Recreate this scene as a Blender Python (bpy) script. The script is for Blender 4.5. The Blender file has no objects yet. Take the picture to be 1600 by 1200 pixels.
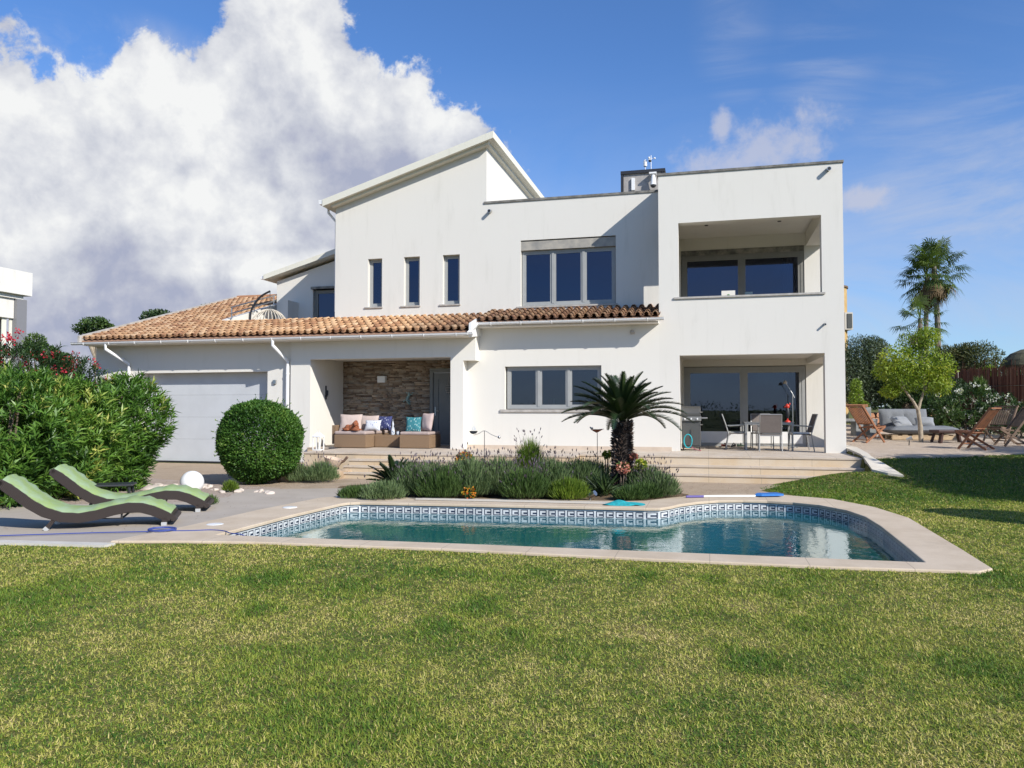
import bpy, bmesh, math, random
import numpy as np
from mathutils import Vector, Matrix
from mathutils.geometry import delaunay_2d_cdt
R = math.radians
scene = bpy.context.scene
COL = scene.collection
random.seed(7)
rng = np.random.default_rng(11)

# ------------------------------------------------------------------ camera
FL, H = 1200.0, 1.6
PITCH, YAW = math.atan(40/1200), math.atan(306/1200)
CA, SA = math.cos(YAW), math.sin(YAW)
cam_d = bpy.data.cameras.new('camera'); cam = bpy.data.objects.new('camera', cam_d); COL.objects.link(cam)
cam.location = (0, 0, H); cam.rotation_euler = (R(90)+PITCH, 0, YAW)
cam_d.sensor_width = 36.0; cam_d.lens = 36.0*FL/1600; cam_d.clip_start = 0.1; cam_d.clip_end = 3000
scene.camera = cam
VF = (-SA*math.cos(PITCH), CA*math.cos(PITCH), math.sin(PITCH)); VR = (CA, SA, 0)
VU = (SA*math.sin(PITCH), -CA*math.sin(PITCH), math.cos(PITCH))
def ray(px, py): return tuple(VF[i]+VR[i]*(px-800)/FL-VU[i]*(py-600)/FL for i in range(3))
def onY(px, py, Y):
    d = ray(px, py); t = Y/d[1]; return (t*d[0], Y, H+t*d[2])
def onZ(px, py, z):
    d = ray(px, py); t = (z-H)/d[2]; return (t*d[0], t*d[1], z)
def W(px, fwd, z=0.0):                     # world point at a horizontal bearing and a distance
    r = (px-800)/FL*fwd
    return Vector((r*CA-fwd*SA, r*SA+fwd*CA, z))
def FWD(x, y): return y*CA-x*SA

# ------------------------------------------------------------------ sun, sky, exposure
SUN = Vector((1.5, -1.0, 1.17)).normalized()
sun_el, sun_az = math.asin(SUN.z), math.atan2(SUN.x, SUN.y)
sd = bpy.data.lights.new('sun', 'SUN'); sd.energy = 4.6; sd.angle = R(0.55); sd.color = (1.0, 0.955, 0.885)
so = bpy.data.objects.new('sun', sd); COL.objects.link(so)
so.rotation_euler = SUN.to_track_quat('Z', 'Y').to_euler(); so.location = (20, -10, 20)
scene.view_settings.view_transform = 'Standard'; scene.view_settings.look = 'None'
scene.view_settings.exposure = 0.34; scene.view_settings.gamma = 1.0
scene.view_settings.use_curve_mapping = False
scene.cycles.max_bounces = 10; scene.cycles.transparent_max_bounces = 24
scene.cycles.caustics_reflective = False; scene.cycles.caustics_refractive = False

world = bpy.data.worlds.new('World'); scene.world = world; world.use_nodes = True
wt = world.node_tree; wt.nodes.clear()
class NX:
    """tiny node expression helper"""
    def __init__(s, nt): s.nt = nt
    def n(s, t, **kw):
        nd = s.nt.nodes.new(t)
        for k, v in kw.items(): setattr(nd, k, v)
        return nd
    def put(s, sock, v):
        if isinstance(v, bpy.types.NodeSocket): s.nt.links.new(v, sock)
        elif v is not None: sock.default_value = v
    def m(s, op, a, b=None, c=None, clamp=False):
        nd = s.n('ShaderNodeMath', operation=op, use_clamp=clamp)
        for i, v in enumerate((a, b, c)): s.put(nd.inputs[i], v)
        return nd.outputs[0]
    def v(s, op, a, b=None, scale=None):
        nd = s.n('ShaderNodeVectorMath', operation=op)
        s.put(nd.inputs[0], a); s.put(nd.inputs[1], b)
        if scale is not None: s.put(nd.inputs['Scale'], scale)
        return nd.outputs[0]
    def noise(s, vec, scale, detail=4, rough=0.55, dist=0.0, out=0):
        nd = s.n('ShaderNodeTexNoise'); s.put(nd.inputs['Vector'], vec)
        nd.inputs['Scale'].default_value = scale; nd.inputs['Detail'].default_value = detail
        nd.inputs['Roughness'].default_value = rough; nd.inputs['Distortion'].default_value = dist
        return nd.outputs[out]
    def ramp(s, fac, stops, mode='LINEAR'):
        nd = s.n('ShaderNodeValToRGB'); s.put(nd.inputs[0], fac); cr = nd.color_ramp; cr.interpolation = mode
        while len(cr.elements) < len(stops): cr.elements.new(0.5)
        for e, (p, c) in zip(cr.elements, stops):
            e.position = p; e.color = (c, c, c, 1) if isinstance(c, (int, float)) else (*c, 1)
        return nd.outputs[0]
    def mix(s, fac, a, b, mode='MIX'):
        nd = s.n('ShaderNodeMix', data_type='RGBA', blend_type=mode)
        s.put(nd.inputs[0], fac)
        for i, v in ((6, a), (7, b)):
            if isinstance(v, tuple) and len(v) == 3: v = (*v, 1)
            s.put(nd.inputs[i], v)
        return nd.outputs[2]
    def sm(s, v, a, b):
        nd = s.n('ShaderNodeMapRange', interpolation_type='SMOOTHSTEP')
        s.put(nd.inputs[0], v); nd.inputs[1].default_value = a; nd.inputs[2].default_value = b
        return nd.outputs[0]

X = NX(wt)
sky = X.n('ShaderNodeTexSky', sky_type='NISHITA'); sky.sun_disc = False
sky.sun_elevation = sun_el; sky.sun_rotation = sun_az; sky.air_density = 1.0; sky.dust_density = 0.35; sky.ozone_density = 2.6
SKY = 0.115
tc = X.n('ShaderNodeTexCoord').outputs['Generated']
D = X.v('NORMALIZE', tc)
sp = X.n('ShaderNodeSeparateXYZ'); X.put(sp.inputs[0], D)
az = X.m('ARCTAN2', sp.outputs[0], sp.outputs[1]); el = X.m('ARCSINE', sp.outputs[2])
def dirp(px, py):
    d = Vector(ray(px, py)).normalized(); return math.atan2(d.x, d.y), math.asin(d.z)
def blob(px, py, rx, ry, k=1.0):
    a, e = dirp(px, py); a2, _ = dirp(px+rx, py); _, e2 = dirp(px, py-ry)
    u = X.m('DIVIDE', X.m('SUBTRACT', az, a), abs(a2-a)); v = X.m('DIVIDE', X.m('SUBTRACT', el, e), abs(e2-e))
    d = X.m('SQRT', X.m('ADD', X.m('MULTIPLY', u, u), X.m('MULTIPLY', v, v)))
    return X.m('MULTIPLY', X.m('SUBTRACT', 1.0, d), k)
def blobs(lst):
    o = None
    for b in lst:
        f = blob(*b); o = f if o is None else X.m('SMOOTH_MAX', o, f, 0.18)
    return o
n_big = X.noise(D, 5.5, 3, 0.5); n_fine = X.noise(D, 13, 11, 0.62, 0.25); n_fine2 = X.noise(D, 42, 8, 0.6, 0.3)
F = blobs([(20, 310, 340, 270), (225, 200, 80, 150), (350, 260, 230, 180), (455, 80, 110, 135), (400, 180, 130, 150),
           (580, 250, 190, 175), (690, 245, 100, 90), (240, 440, 640, 230), (640, 350, 200, 150)])
dens = X.m('ADD', F, X.m('ADD', X.m('MULTIPLY', X.m('SUBTRACT', n_fine, 0.5), 1.25), X.m('MULTIPLY', X.m('SUBTRACT', n_fine2, 0.5), 0.45)))
mask_big = X.sm(dens, -0.03, 0.13)
F2 = blobs([(1200, 232, 135, 72), (1150, 256, 110, 60), (1345, 312, 60, 26), (1128, 205, 26, 50)])
dens2 = X.m('ADD', F2, X.m('ADD', X.m('MULTIPLY', X.m('SUBTRACT', n_fine, 0.5), 2.2), X.m('MULTIPLY', X.m('SUBTRACT', n_fine2, 0.5), 1.0)))
mask_small = X.m('MULTIPLY', X.sm(dens2, 0.05, 0.8), 0.72)
# thin high cloud: stretched noise, stronger low down and on the right
mp = X.n('ShaderNodeMapping'); X.put(mp.inputs[0], D); mp.inputs['Rotation'].default_value = (0.3, 0.5, 0.45); mp.inputs['Scale'].default_value = (1.2, 4.5, 5.0)
cir = X.noise(mp.outputs[0], 1.5, 9, 0.62, 0.9)
F3 = blobs([(1150, 60, 60, 110), (1290, 100, 90, 120), (1560, 330, 420, 260), (1480, 470, 420, 170), (180, 70, 150, 50), (950, 520, 900, 110)])
mask_cir = X.m('MULTIPLY', X.m('MULTIPLY', X.sm(cir, 0.34, 0.74), X.sm(F3, -0.5, 0.9)), 0.80)
low = X.m('MULTIPLY', X.sm(el, 0.45, 0.02), 0.78)
mask_cir = X.m('MAXIMUM', mask_cir, X.m('MULTIPLY', low, X.sm(cir, 0.15, 0.75)))
# soft clouds over the rest of the sky (behind the camera too), seen in the windows
gen = X.m('MULTIPLY', X.sm(X.noise(D, 2.3, 9, 0.6, 0.2), 0.50, 0.66), X.m('MULTIPLY', X.sm(sp.outputs[1], 0.1, -0.25), X.sm(el, 0.75, 0.3)))
# cloud shading: relief from the difference of the density towards the sun
ofs = X.v('ADD', D, (0.030, -0.018, 0.045))
n_o = X.noise(ofs, 13, 6, 0.55, 0.25); n_h = X.noise(D, 13, 6, 0.55, 0.25)
relief = X.m('ADD', X.m('MULTIPLY', X.m('SUBTRACT', n_h, n_o), 1.9), X.m('MULTIPLY', X.m('SUBTRACT', n_fine2, X.noise(X.v('ADD', D, (0.012, -0.007, 0.018)), 42, 8, 0.6, 0.3)), 0.55))
nb_o = X.noise(X.v('ADD', D, (0.06, -0.03, 0.09)), 5.5, 3, 0.5)
relief = X.m('ADD', relief, X.m('MULTIPLY', X.m('SUBTRACT', n_big, nb_o), 1.2))
G = blobs([(60, 200, 260, 160), (215, 150, 90, 110), (440, 110, 150, 150), (590, 130, 120, 70), (340, 200, 150, 90), (330, 330, 160, 60), (40, 330, 160, 60), (470, 420, 200, 28), (700, 160, 60, 40)])
lit = X.m('ADD', X.m('ADD', X.m('MULTIPLY', X.sm(G, -0.7, 0.6), 0.58), 0.26), X.m('MULTIPLY', relief, 0.8))
lit = X.m('ADD', lit, X.m('MULTIPLY', X.m('SUBTRACT', X.noise(D, 4.0, 4, 0.55, 0.3), 0.5), 0.5))
ccol = X.ramp(lit, [(0.0, (0.47, 0.51, 0.67)), (0.18, (0.56, 0.59, 0.72)), (0.42, (0.69, 0.72, 0.81)), (0.70, (0.87, 0.89, 0.94)), (1.0, (1.06, 1.07, 1.07))])
cloudK = 0.73/SKY
ccolS = X.v('SCALE', ccol, scale=cloudK*0.93)
hz = X.sm(el, 0.16, 0.0)
skyc = X.mix(1.0, sky.outputs[0], (0.60, 0.86, 1.20, 1), 'MULTIPLY')
skyc = X.mix(mask_cir, skyc, (0.60*cloudK, 0.65*cloudK, 0.78*cloudK, 1))
skyc = X.mix(X.m('MULTIPLY', gen, 0.55), skyc, (0.42*cloudK, 0.46*cloudK, 0.56*cloudK, 1))
skyc = X.mix(mask_small, skyc, (0.62*cloudK, 0.64*cloudK, 0.76*cloudK, 1))
skyc = X.mix(mask_big, skyc, ccolS)
bg = X.n('ShaderNodeBackground'); X.put(bg.inputs[0], skyc); bg.inputs[1].default_value = SKY
wo = X.n('ShaderNodeOutputWorld'); wt.links.new(bg.outputs[0], wo.inputs[0])

# ------------------------------------------------------------------ mesh builder
class MB:
    def __init__(s): s.v = []; s.f = []; s.mi = []
    def add(s, vs, fs, m=0):
        o = len(s.v); s.v += [tuple(p) for p in vs]; s.f += [tuple(i+o for i in f) for f in fs]; s.mi += [m]*len(fs); return s
    def box(s, x0, x1, y0, y1, z0, z1, m=0):
        vs = [(x, y, z) for z in (z0, z1) for y in (y0, y1) for x in (x0, x1)]
        return s.add(vs, [(0, 2, 3, 1), (4, 5, 7, 6), (0, 1, 5, 4), (2, 6, 7, 3), (0, 4, 6, 2), (1, 3, 7, 5)], m)
    def hull8(s, vs, m=0):
        return s.add(vs, [(0, 2, 3, 1), (4, 5, 7, 6), (0, 1, 5, 4), (2, 6, 7, 3), (0, 4, 6, 2), (1, 3, 7, 5)], m)
    def obox(s, c, ax, ay, az_, m=0):        # centre and half-axis vectors
        c, ax, ay, az_ = map(Vector, (c, ax, ay, az_))
        return s.hull8([c+i*ax+j*ay+k*az_ for k in (-1, 1) for j in (-1, 1) for i in (-1, 1)], m)
    def bar(s, p, q, w, t, upv=(0, 0, 1), m=0):  # flat bar from p to q, width w (sideways) thickness t
        p, q = Vector(p), Vector(q); d = (q-p); L = d.length; d = d/L; sd_ = d.cross(Vector(upv))
        if sd_.length < 1e-4: sd_ = d.cross(Vector((1, 0, 0)))
        sd_.normalize(); n = sd_.cross(d)
        return s.obox((p+q)/2, d*L/2, sd_*w/2, n*t/2, m)
    def prism(s, pts, axis, a, b, m=0):      # polygon (2D) extruded along axis 'x','y','z'
        def mk(u, v, w):
            return {'x': (w, u, v), 'y': (u, w, v), 'z': (u, v, w)}[axis]
        n = len(pts); vs = [mk(u, v, a) for u, v in pts]+[mk(u, v, b) for u, v in pts]
        return s.add(vs, [tuple(range(n))[::-1], tuple(range(n, 2*n))]+[(i, (i+1) % n, n+(i+1) % n, n+i) for i in range(n)], m)
    def tube(s, pts, r, n=8, caps=True, m=0):
        pts = [Vector(p) for p in pts]; k = len(pts); rs = r if isinstance(r, (list, tuple)) else [r]*k
        vs = []; ref = None
        for i, p in enumerate(pts):
            t = (pts[min(i+1, k-1)]-pts[max(i-1, 0)]).normalized()
            if ref is None: ref = t.orthogonal().normalized()
            ref = (ref-t*ref.dot(t)).normalized(); b = t.cross(ref)
            for j in range(n):
                a = 2*math.pi*j/n; vs.append(p+(ref*math.cos(a)+b*math.sin(a))*rs[i])
        fs = [(i*n+j, i*n+(j+1) % n, (i+1)*n+(j+1) % n, (i+1)*n+j) for i in range(k-1) for j in range(n)]
        if caps: fs += [tuple(range(n))[::-1], tuple(range((k-1)*n, k*n))]
        return s.add(vs, fs, m)
    def lathe(s, prof, c=(0, 0, 0), n=20, m=0):
        vs = []; k = len(prof)
        for r, z in prof:
            for j in range(n):
                a = 2*math.pi*j/n; vs.append((c[0]+r*math.cos(a), c[1]+r*math.sin(a), c[2]+z))
        fs = [(i*n+j, i*n+(j+1) % n, (i+1)*n+(j+1) % n, (i+1)*n+j) for i in range(k-1) for j in range(n)]
        fs += [tuple(range(n))[::-1], tuple(range((k-1)*n, k*n))]
        return s.add(vs, fs, m)
    def ell(s, c, r, n=16, k=10, nz=0.0, m=0):
        vs = []; r = (r, r, r) if isinstance(r, (int, float)) else r
        for i in range(k+1):
            th = math.pi*i/k
            for j in range(n):
                a = 2*math.pi*j/n; q = 1+random.uniform(-nz, nz)
                vs.append((c[0]+r[0]*q*max(math.sin(th), 0.01)*math.cos(a), c[1]+r[1]*q*max(math.sin(th), 0.01)*math.sin(a), c[2]-r[2]*q*math.cos(th)))
        fs = [(i*n+j, i*n+(j+1) % n, (i+1)*n+(j+1) % n, (i+1)*n+j) for i in range(k) for j in range(n)]
        return s.add(vs, fs, m)
    def pillow(s, w, h, t, M=None, n=12, puff=0.0, m=0):
        M = M or Matrix(); g = []; N = n+1
        for side in (1, -1):
            for i in range(N):
                for j in range(N):
                    u, v = 2*i/n-1, 2*j/n-1
                    th = ((1-abs(u)**2.6)*(1-abs(v)**2.6))**0.5*t/2
                    pin = 1-0.07*(1-abs(u))*abs(v)**2-0.0; pin2 = 1-0.07*(1-abs(v))*abs(u)**2
                    g.append(M @ Vector((u*w/2*pin2, side*(th+puff*math.sin(u*7+v*3)*th), v*h/2*pin)))
        fs = [(i*N+j, i*N+j+1, (i+1)*N+j+1, (i+1)*N+j) for i in range(n) for j in range(n)]
        fs += [tuple(N*N+q for q in f[::-1]) for f in fs]
        return s.add(g, fs, m)
    def wall(s, ax, u0, u1, z0, z1, w0, w1, holes=(), top=None, m=0):
        """wall along 'x' or 'y' with rectangular holes (ua,ub,za,zb); top(u) sets its upper edge"""
        us = sorted({u0, u1} | {h[i] for h in holes for i in (0, 1) if u0 < h[i] < u1})
        zs = sorted({z0, z1} | {h[i] for h in holes for i in (2, 3) if z0 < h[i] < z1})
        def solid(i, k):
            if i < 0 or k < 0 or i >= len(us)-1 or k >= len(zs)-1: return False
            cu, cz = (us[i]+us[i+1])/2, (zs[k]+zs[k+1])/2
            return not any(h[0] < cu < h[1] and h[2] < cz < h[3] for h in holes)
        def P(i, k, w):
            u, z = us[i], zs[k]
            if top and k == len(zs)-1: z = top(u)
            return (u, w, z) if ax == 'x' else (w, u, z)
        for i in range(len(us)-1):
            for k in range(len(zs)-1):
                if not solid(i, k): continue
                for w in (w0, w1): s.add([P(i, k, w), P(i+1, k, w), P(i+1, k+1, w), P(i, k+1, w)], [(0, 1, 2, 3)], m)
                if not solid(i-1, k): s.add([P(i, k, w0), P(i, k, w1), P(i, k+1, w1), P(i, k+1, w0)], [(0, 1, 2, 3)], m)
                if not solid(i+1, k): s.add([P(i+1, k, w0), P(i+1, k, w1), P(i+1, k+1, w1), P(i+1, k+1, w0)], [(0, 1, 2, 3)], m)
                if not solid(i, k-1): s.add([P(i, k, w0), P(i, k, w1), P(i+1, k, w1), P(i+1, k, w0)], [(0, 1, 2, 3)], m)
                if not solid(i, k+1): s.add([P(i, k+1, w0), P(i, k+1, w1), P(i+1, k+1, w1), P(i+1, k+1, w0)], [(0, 1, 2, 3)], m)
        return s
    def xf(s, M): s.v = [tuple(M @ Vector(p)) for p in s.v]; return s
    def build(s, name, mat, parent=None, world=True, smooth=False, bevel=0, label=None, merge=True):
        me = bpy.data.meshes.new(name)
        off = Vector((0, 0, 0))
        if parent is not None and world:
            p = parent
            while p is not None: off += p.location; p = p.parent
        me.from_pydata([tuple(Vector(p)-off) for p in s.v], [], s.f)
        mats = mat if isinstance(mat, (list, tuple)) else [mat]
        for q in mats: me.materials.append(q)
        if len(mats) > 1: me.polygons.foreach_set('material_index', s.mi)
        bm = bmesh.new(); bm.from_mesh(me)
        if merge: bmesh.ops.remove_doubles(bm, verts=bm.verts, dist=1e-5)
        bmesh.ops.recalc_face_normals(bm, faces=bm.faces)
        bm.to_mesh(me); bm.free()
        if smooth:
            me.shade_smooth()
            try: me.set_sharp_from_angle(angle=R(45))
            except Exception: pass
        o = bpy.data.objects.new(name, me); COL.objects.link(o)
        if parent is not None: o.parent = parent
        if label: o['label'] = label
        if bevel:
            b = o.modifiers.new('bevel', 'BEVEL'); b.width = bevel; b.segments = 2; b.limit_method = 'ANGLE'; b.angle_limit = R(40)
        return o

def tag(o, label=None, cat=None, group=None, kind=None):
    if label: o['label'] = label
    if cat: o['category'] = cat
    if group: o['group'] = group
    if kind: o['kind'] = kind
    return o
def thing(name, label, cat, loc=(0, 0, 0), rz=0, group=None):
    o = bpy.data.objects.new(name, None); COL.objects.link(o); o.location = loc; o.rotation_euler = (0, 0, rz)
    o.empty_display_size = 0.2
    return tag(o, label, cat, group)
def struct(o, label, cat='ground'):
    return tag(o, label, cat, kind='structure')
def dup(root, loc, rz, label=None, scale=None):
    def cp(o, par):
        c = o.copy(); COL.objects.link(c); c.parent = par
        for ch in list(o.children): cp(ch, c)
        return c
    r = cp(root, None); r.location = loc; r.rotation_euler = (0, 0, rz)
    if scale: r.scale = (scale,)*3
    if label: r['label'] = label
    return r
def np_mesh(name, verts, faces, mat, parent=None, attrs=None, smooth=False):
    """fast mesh: verts (N,3), faces (M,k) all the same size"""
    me = bpy.data.meshes.new(name); k = faces.shape[1]
    me.vertices.add(len(verts)); me.vertices.foreach_set('co', verts.astype(np.float32).ravel())
    me.loops.add(faces.size); me.loops.foreach_set('vertex_index', faces.astype(np.int32).ravel())
    me.polygons.add(len(faces)); me.polygons.foreach_set('loop_start', np.arange(0, faces.size, k, dtype=np.int32))
    try: me.polygons.foreach_set('loop_total', np.full(len(faces), k, dtype=np.int32))
    except Exception: pass
    me.update(calc_edges=True)
    for nm, arr in (attrs or {}).items():
        at = me.attributes.new(nm, 'FLOAT', 'POINT'); at.data.foreach_set('value', arr.astype(np.float32))
    me.materials.append(mat)
    o = bpy.data.objects.new(name, me); COL.objects.link(o)
    if parent is not None: o.parent = parent
    return o

# ------------------------------------------------------------------ materials
MATS = {}
def mat(name, col, rough=0.7, metal=0.0, var=0.0, vscale=3.0, col2=None, bump=0.0, bscale=60.0, spec=0.5, coat=0.0, detail=5, emis=None):
    if name in MATS: return MATS[name]
    m = bpy.data.materials.new(name); m.use_nodes = True; nt = m.node_tree; x = NX(nt)
    b = nt.nodes['Principled BSDF']; b.inputs['Roughness'].default_value = rough; b.inputs['Metallic'].default_value = metal
    b.inputs['Specular IOR Level'].default_value = spec; b.inputs['Coat Weight'].default_value = coat
    c = (*col, 1)
    co = x.n('ShaderNodeTexCoord').outputs['Object']
    if var or col2:
        nz = x.noise(co, vscale, detail, 0.6)
        c2 = col2 if col2 else tuple(max(0, q*(1-var)) for q in col)
        c1 = col if col2 else tuple(min(1, q*(1+var*0.5)) for q in col)
        f = x.sm(nz, 0.3, 0.7)
        x.put(b.inputs['Base Color'], x.mix(f, c1, c2))
    else: b.inputs['Base Color'].default_value = c
    if bump:
        bp = x.n('ShaderNodeBump'); bp.inputs['Strength'].default_value = bump; bp.inputs['Distance'].default_value = 0.01
        x.put(bp.inputs['Height'], x.noise(co, bscale, 6, 0.65)); nt.links.new(bp.outputs[0], b.inputs['Normal'])
    if emis: b.inputs['Emission Color'].default_value = (*emis[0], 1); b.inputs['Emission Strength'].default_value = emis[1]
    MATS[name] = m; return m
def P_(m): return m.node_tree.nodes['Principled BSDF']
def leafmat(name, cols, rough=0.5, trans=0.25, spec=0.4):
    """per leaf colour from the 'tint' attribute (0..1) through a ramp; part translucent"""
    if name in MATS: return MATS[name]
    m = bpy.data.materials.new(name); m.use_nodes = True; nt = m.node_tree; x = NX(nt)
    b = P_(m); at = x.n('ShaderNodeAttribute', attribute_name='tint'); n = len(cols)
    c = x.ramp(at.outputs['Fac'], [(i/(n-1), cc) for i, cc in enumerate(cols)])
    x.put(b.inputs['Base Color'], c); b.inputs['Roughness'].default_value = rough; b.inputs['Specular IOR Level'].default_value = spec
    if trans:
        tr = x.n('ShaderNodeBsdfTranslucent'); x.put(tr.inputs[0], x.mix(1.0, c, (1.1, 1.25, 0.6, 1), 'MULTIPLY'))
        mx = x.n('ShaderNodeMixShader'); mx.inputs[0].default_value = trans
        nt.links.new(b.outputs[0], mx.inputs[1]); nt.links.new(tr.outputs[0], mx.inputs[2])
        nt.links.new(mx.outputs[0], nt.nodes['Material Output'].inputs[0])
    MATS[name] = m; return m

def plaster(name, col, stain=0.5):
    m = bpy.data.materials.new(name); m.use_nodes = True; nt = m.node_tree; x = NX(nt); b = P_(m)
    g = x.n('ShaderNodeNewGeometry').outputs['Position']
    mp = x.n('ShaderNodeMapping'); x.put(mp.inputs[0], g); mp.inputs['Scale'].default_value = (1.6, 1.6, 0.22)
    streak = x.sm(x.noise(mp.outputs[0], 2.4, 7, 0.65, 0.2), 0.52, 0.80)
    big = x.noise(g, 0.55, 4, 0.6)
    c = x.mix(x.m('MULTIPLY', streak, 0.22*stain), tuple(col), (0.42, 0.40, 0.33))
    c = x.mix(x.m('MULTIPLY', x.sm(big, 0.4, 0.75), 0.10*stain), c, (0.60, 0.57, 0.50))
    x.put(b.inputs['Base Color'], c); b.inputs['Roughness'].default_value = 0.88; b.inputs['Specular IOR Level'].default_value = 0.2
    bp = x.n('ShaderNodeBump'); bp.inputs['Strength'].default_value = 0.25; bp.inputs['Distance'].default_value = 0.006
    x.put(bp.inputs['Height'], x.noise(g, 95, 4, 0.7)); nt.links.new(bp.outputs[0], b.inputs['Normal'])
    return m
M_wall = plaster('white_plaster', (0.70, 0.675, 0.615), 1.1)
M_wall2 = plaster('white_plaster_lower', (0.715, 0.69, 0.63), 0.7)
M_fascia = plaster('weathered_fascia', (0.70, 0.68, 0.58), 1.6)
M_coping_slate = mat('slate_coping', (0.20, 0.19, 0.17), 0.8, var=0.5, vscale=5)
M_sill = mat('stone_sill', (0.44, 0.41, 0.37), 0.6, var=0.2, vscale=8)
M_frame = mat('grey_window_frame', (0.34, 0.345, 0.335), 0.42, var=0.06, vscale=4)
M_frame_d = mat('taupe_window_frame', (0.20, 0.195, 0.175), 0.45, var=0.06, vscale=4)
M_box = mat('weathered_shutter_box', (0.30, 0.28, 0.24), 0.8, col2=(0.09, 0.09, 0.085), vscale=4)
M_metalW = mat('white_painted_metal', (0.80, 0.80, 0.79), 0.35, var=0.05, vscale=2)
M_door = mat('grey_door', (0.19, 0.195, 0.185), 0.5, var=0.06, vscale=3)
M_garage = mat('pale_grey_garage_panel', (0.52, 0.54, 0.56), 0.55, var=0.05, vscale=1.5)
M_dark = mat('dark_rubber', (0.02, 0.02, 0.02), 0.6)
M_steel = mat('brushed_steel', (0.55, 0.55, 0.54), 0.35, metal=1.0, var=0.1, vscale=20)
M_black = mat('black_metal', (0.025, 0.025, 0.028), 0.45)
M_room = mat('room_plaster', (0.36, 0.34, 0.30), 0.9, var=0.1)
M_floorin = mat('room_floor', (0.16, 0.11, 0.07), 0.5, var=0.2)
M_curtain = mat('grey_curtain', (0.16, 0.15, 0.14), 0.9, var=0.15)
M_white = mat('white_gloss', (0.78, 0.78, 0.76), 0.3)
M_beige_pl = mat('beige_plinth', (0.58, 0.48, 0.38), 0.8, var=0.12, vscale=3, bump=0.1)

def stone_slab(name, c1, c2, rough=0.7, joints=None, sc=2.5, bump=0.12, spots=0.0):
    m = bpy.data.materials.new(name); m.use_nodes = True; nt = m.node_tree; x = NX(nt); b = P_(m)
    g = x.n('ShaderNodeNewGeometry').outputs['Position']
    f = x.sm(x.noise(g, sc, 8, 0.65), 0.3, 0.72); c = x.mix(f, c1, c2)
    fine = x.noise(g, 60, 3, 0.7); c = x.mix(x.m('MULTIPLY', x.sm(fine, 0.45, 0.8), 0.35), c, tuple(q*0.62 for q in c1))
    if spots:
        c = x.mix(x.m('MULTIPLY', x.sm(x.noise(g, 1.3, 6, 0.7), 0.55, 0.8), spots), c, tuple(q*0.5 for q in c2))
    if joints:
        s_ = x.n('ShaderNodeSeparateXYZ'); x.put(s_.inputs[0], g)
        for ch, step in joints:
            fr = x.m('FRACT', x.m('ADD', x.m('DIVIDE', s_.outputs[ch], step), 100.0))
            ln = x.m('LESS_THAN', fr, 0.010/step)
            c = x.mix(x.m('MULTIPLY', ln, 0.55), c, tuple(q*0.4 for q in c1))
    x.put(b.inputs['Base Color'], c); b.inputs['Roughness'].default_value = rough; b.inputs['Specular IOR Level'].default_value = 0.3
    bp = x.n('ShaderNodeBump'); bp.inputs['Strength'].default_value = bump; bp.inputs['Distance'].default_value = 0.008
    x.put(bp.inputs['Height'], x.m('ADD', fine, f)); nt.links.new(bp.outputs[0], b.inputs['Normal'])
    return m
M_terr = stone_slab('beige_stone_terrace', (0.58, 0.50, 0.41), (0.50, 0.41, 0.31), joints=[(0, 0.9)])
M_step = stone_slab('beige_stone_step', (0.60, 0.51, 0.39), (0.56, 0.42, 0.26), joints=[(0, 1.1)], sc=1.1)
M_deck = stone_slab('grey_concrete_deck', (0.45, 0.395, 0.33), (0.38, 0.33, 0.27), 0.85, sc=0.9, spots=0.15)
M_cop = stone_slab('sandstone_coping', (0.60, 0.495, 0.37), (0.50, 0.40, 0.285), 0.8, sc=1.6, joints=[(0, 0.98)], spots=0.4)
M_kerb = stone_slab('pale_concrete_kerb', (0.60, 0.57, 0.50), (0.50, 0.47, 0.41), 0.85)
M_path = stone_slab('pale_concrete_path', (0.66, 0.60, 0.50), (0.54, 0.49, 0.40), 0.85)

def ground_mat(name, cols, sc, fine, fcol, bump=0.6, bsc=90):
    m = bpy.data.materials.new(name); m.use_nodes = True; nt = m.node_tree; x = NX(nt); b = P_(m)
    g = x.n('ShaderNodeNewGeometry').outputs['Position']
    c = x.ramp(x.noise(g, sc, 8, 0.65), [(0.3+0.4*i/(len(cols)-1), cc) for i, cc in enumerate(cols)])
    vo = x.n('ShaderNodeTexVoronoi'); x.put(vo.inputs['Vector'], g); vo.inputs['Scale'].default_value = fine
    s_ = x.n('ShaderNodeSeparateColor'); nt.links.new(vo.outputs['Color'], s_.inputs[0])
    c = x.mix(x.m('MULTIPLY', s_.outputs[0], 0.55), c, fcol)
    x.put(b.inputs['Base Color'], c); b.inputs['Roughness'].default_value = 0.95; b.inputs['Specular IOR Level'].default_value = 0.15
    bp = x.n('ShaderNodeBump'); bp.inputs['Strength'].default_value = bump; bp.inputs['Distance'].default_value = 0.02
    x.put(bp.inputs['Height'], x.m('ADD', x.noise(g, bsc, 5, 0.7), vo.outputs['Distance'])); nt.links.new(bp.outputs[0], b.inputs['Normal'])
    return m
M_lawn = ground_mat('lawn_thatch', [(0.26, 0.22, 0.08), (0.15, 0.16, 0.045), (0.30, 0.23, 0.10)], 1.2, 120, (0.05, 0.06, 0.018))
M_sand = ground_mat('sandy_drive', [(0.40, 0.31, 0.22), (0.46, 0.36, 0.26), (0.33, 0.25, 0.17)], 1.1, 110, (0.30, 0.23, 0.16), 0.4)
M_gravel = ground_mat('pale_gravel', [(0.66, 0.54, 0.42), (0.58, 0.47, 0.36), (0.70, 0.59, 0.48)], 1.5, 55, (0.42, 0.33, 0.24), 0.9)
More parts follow.
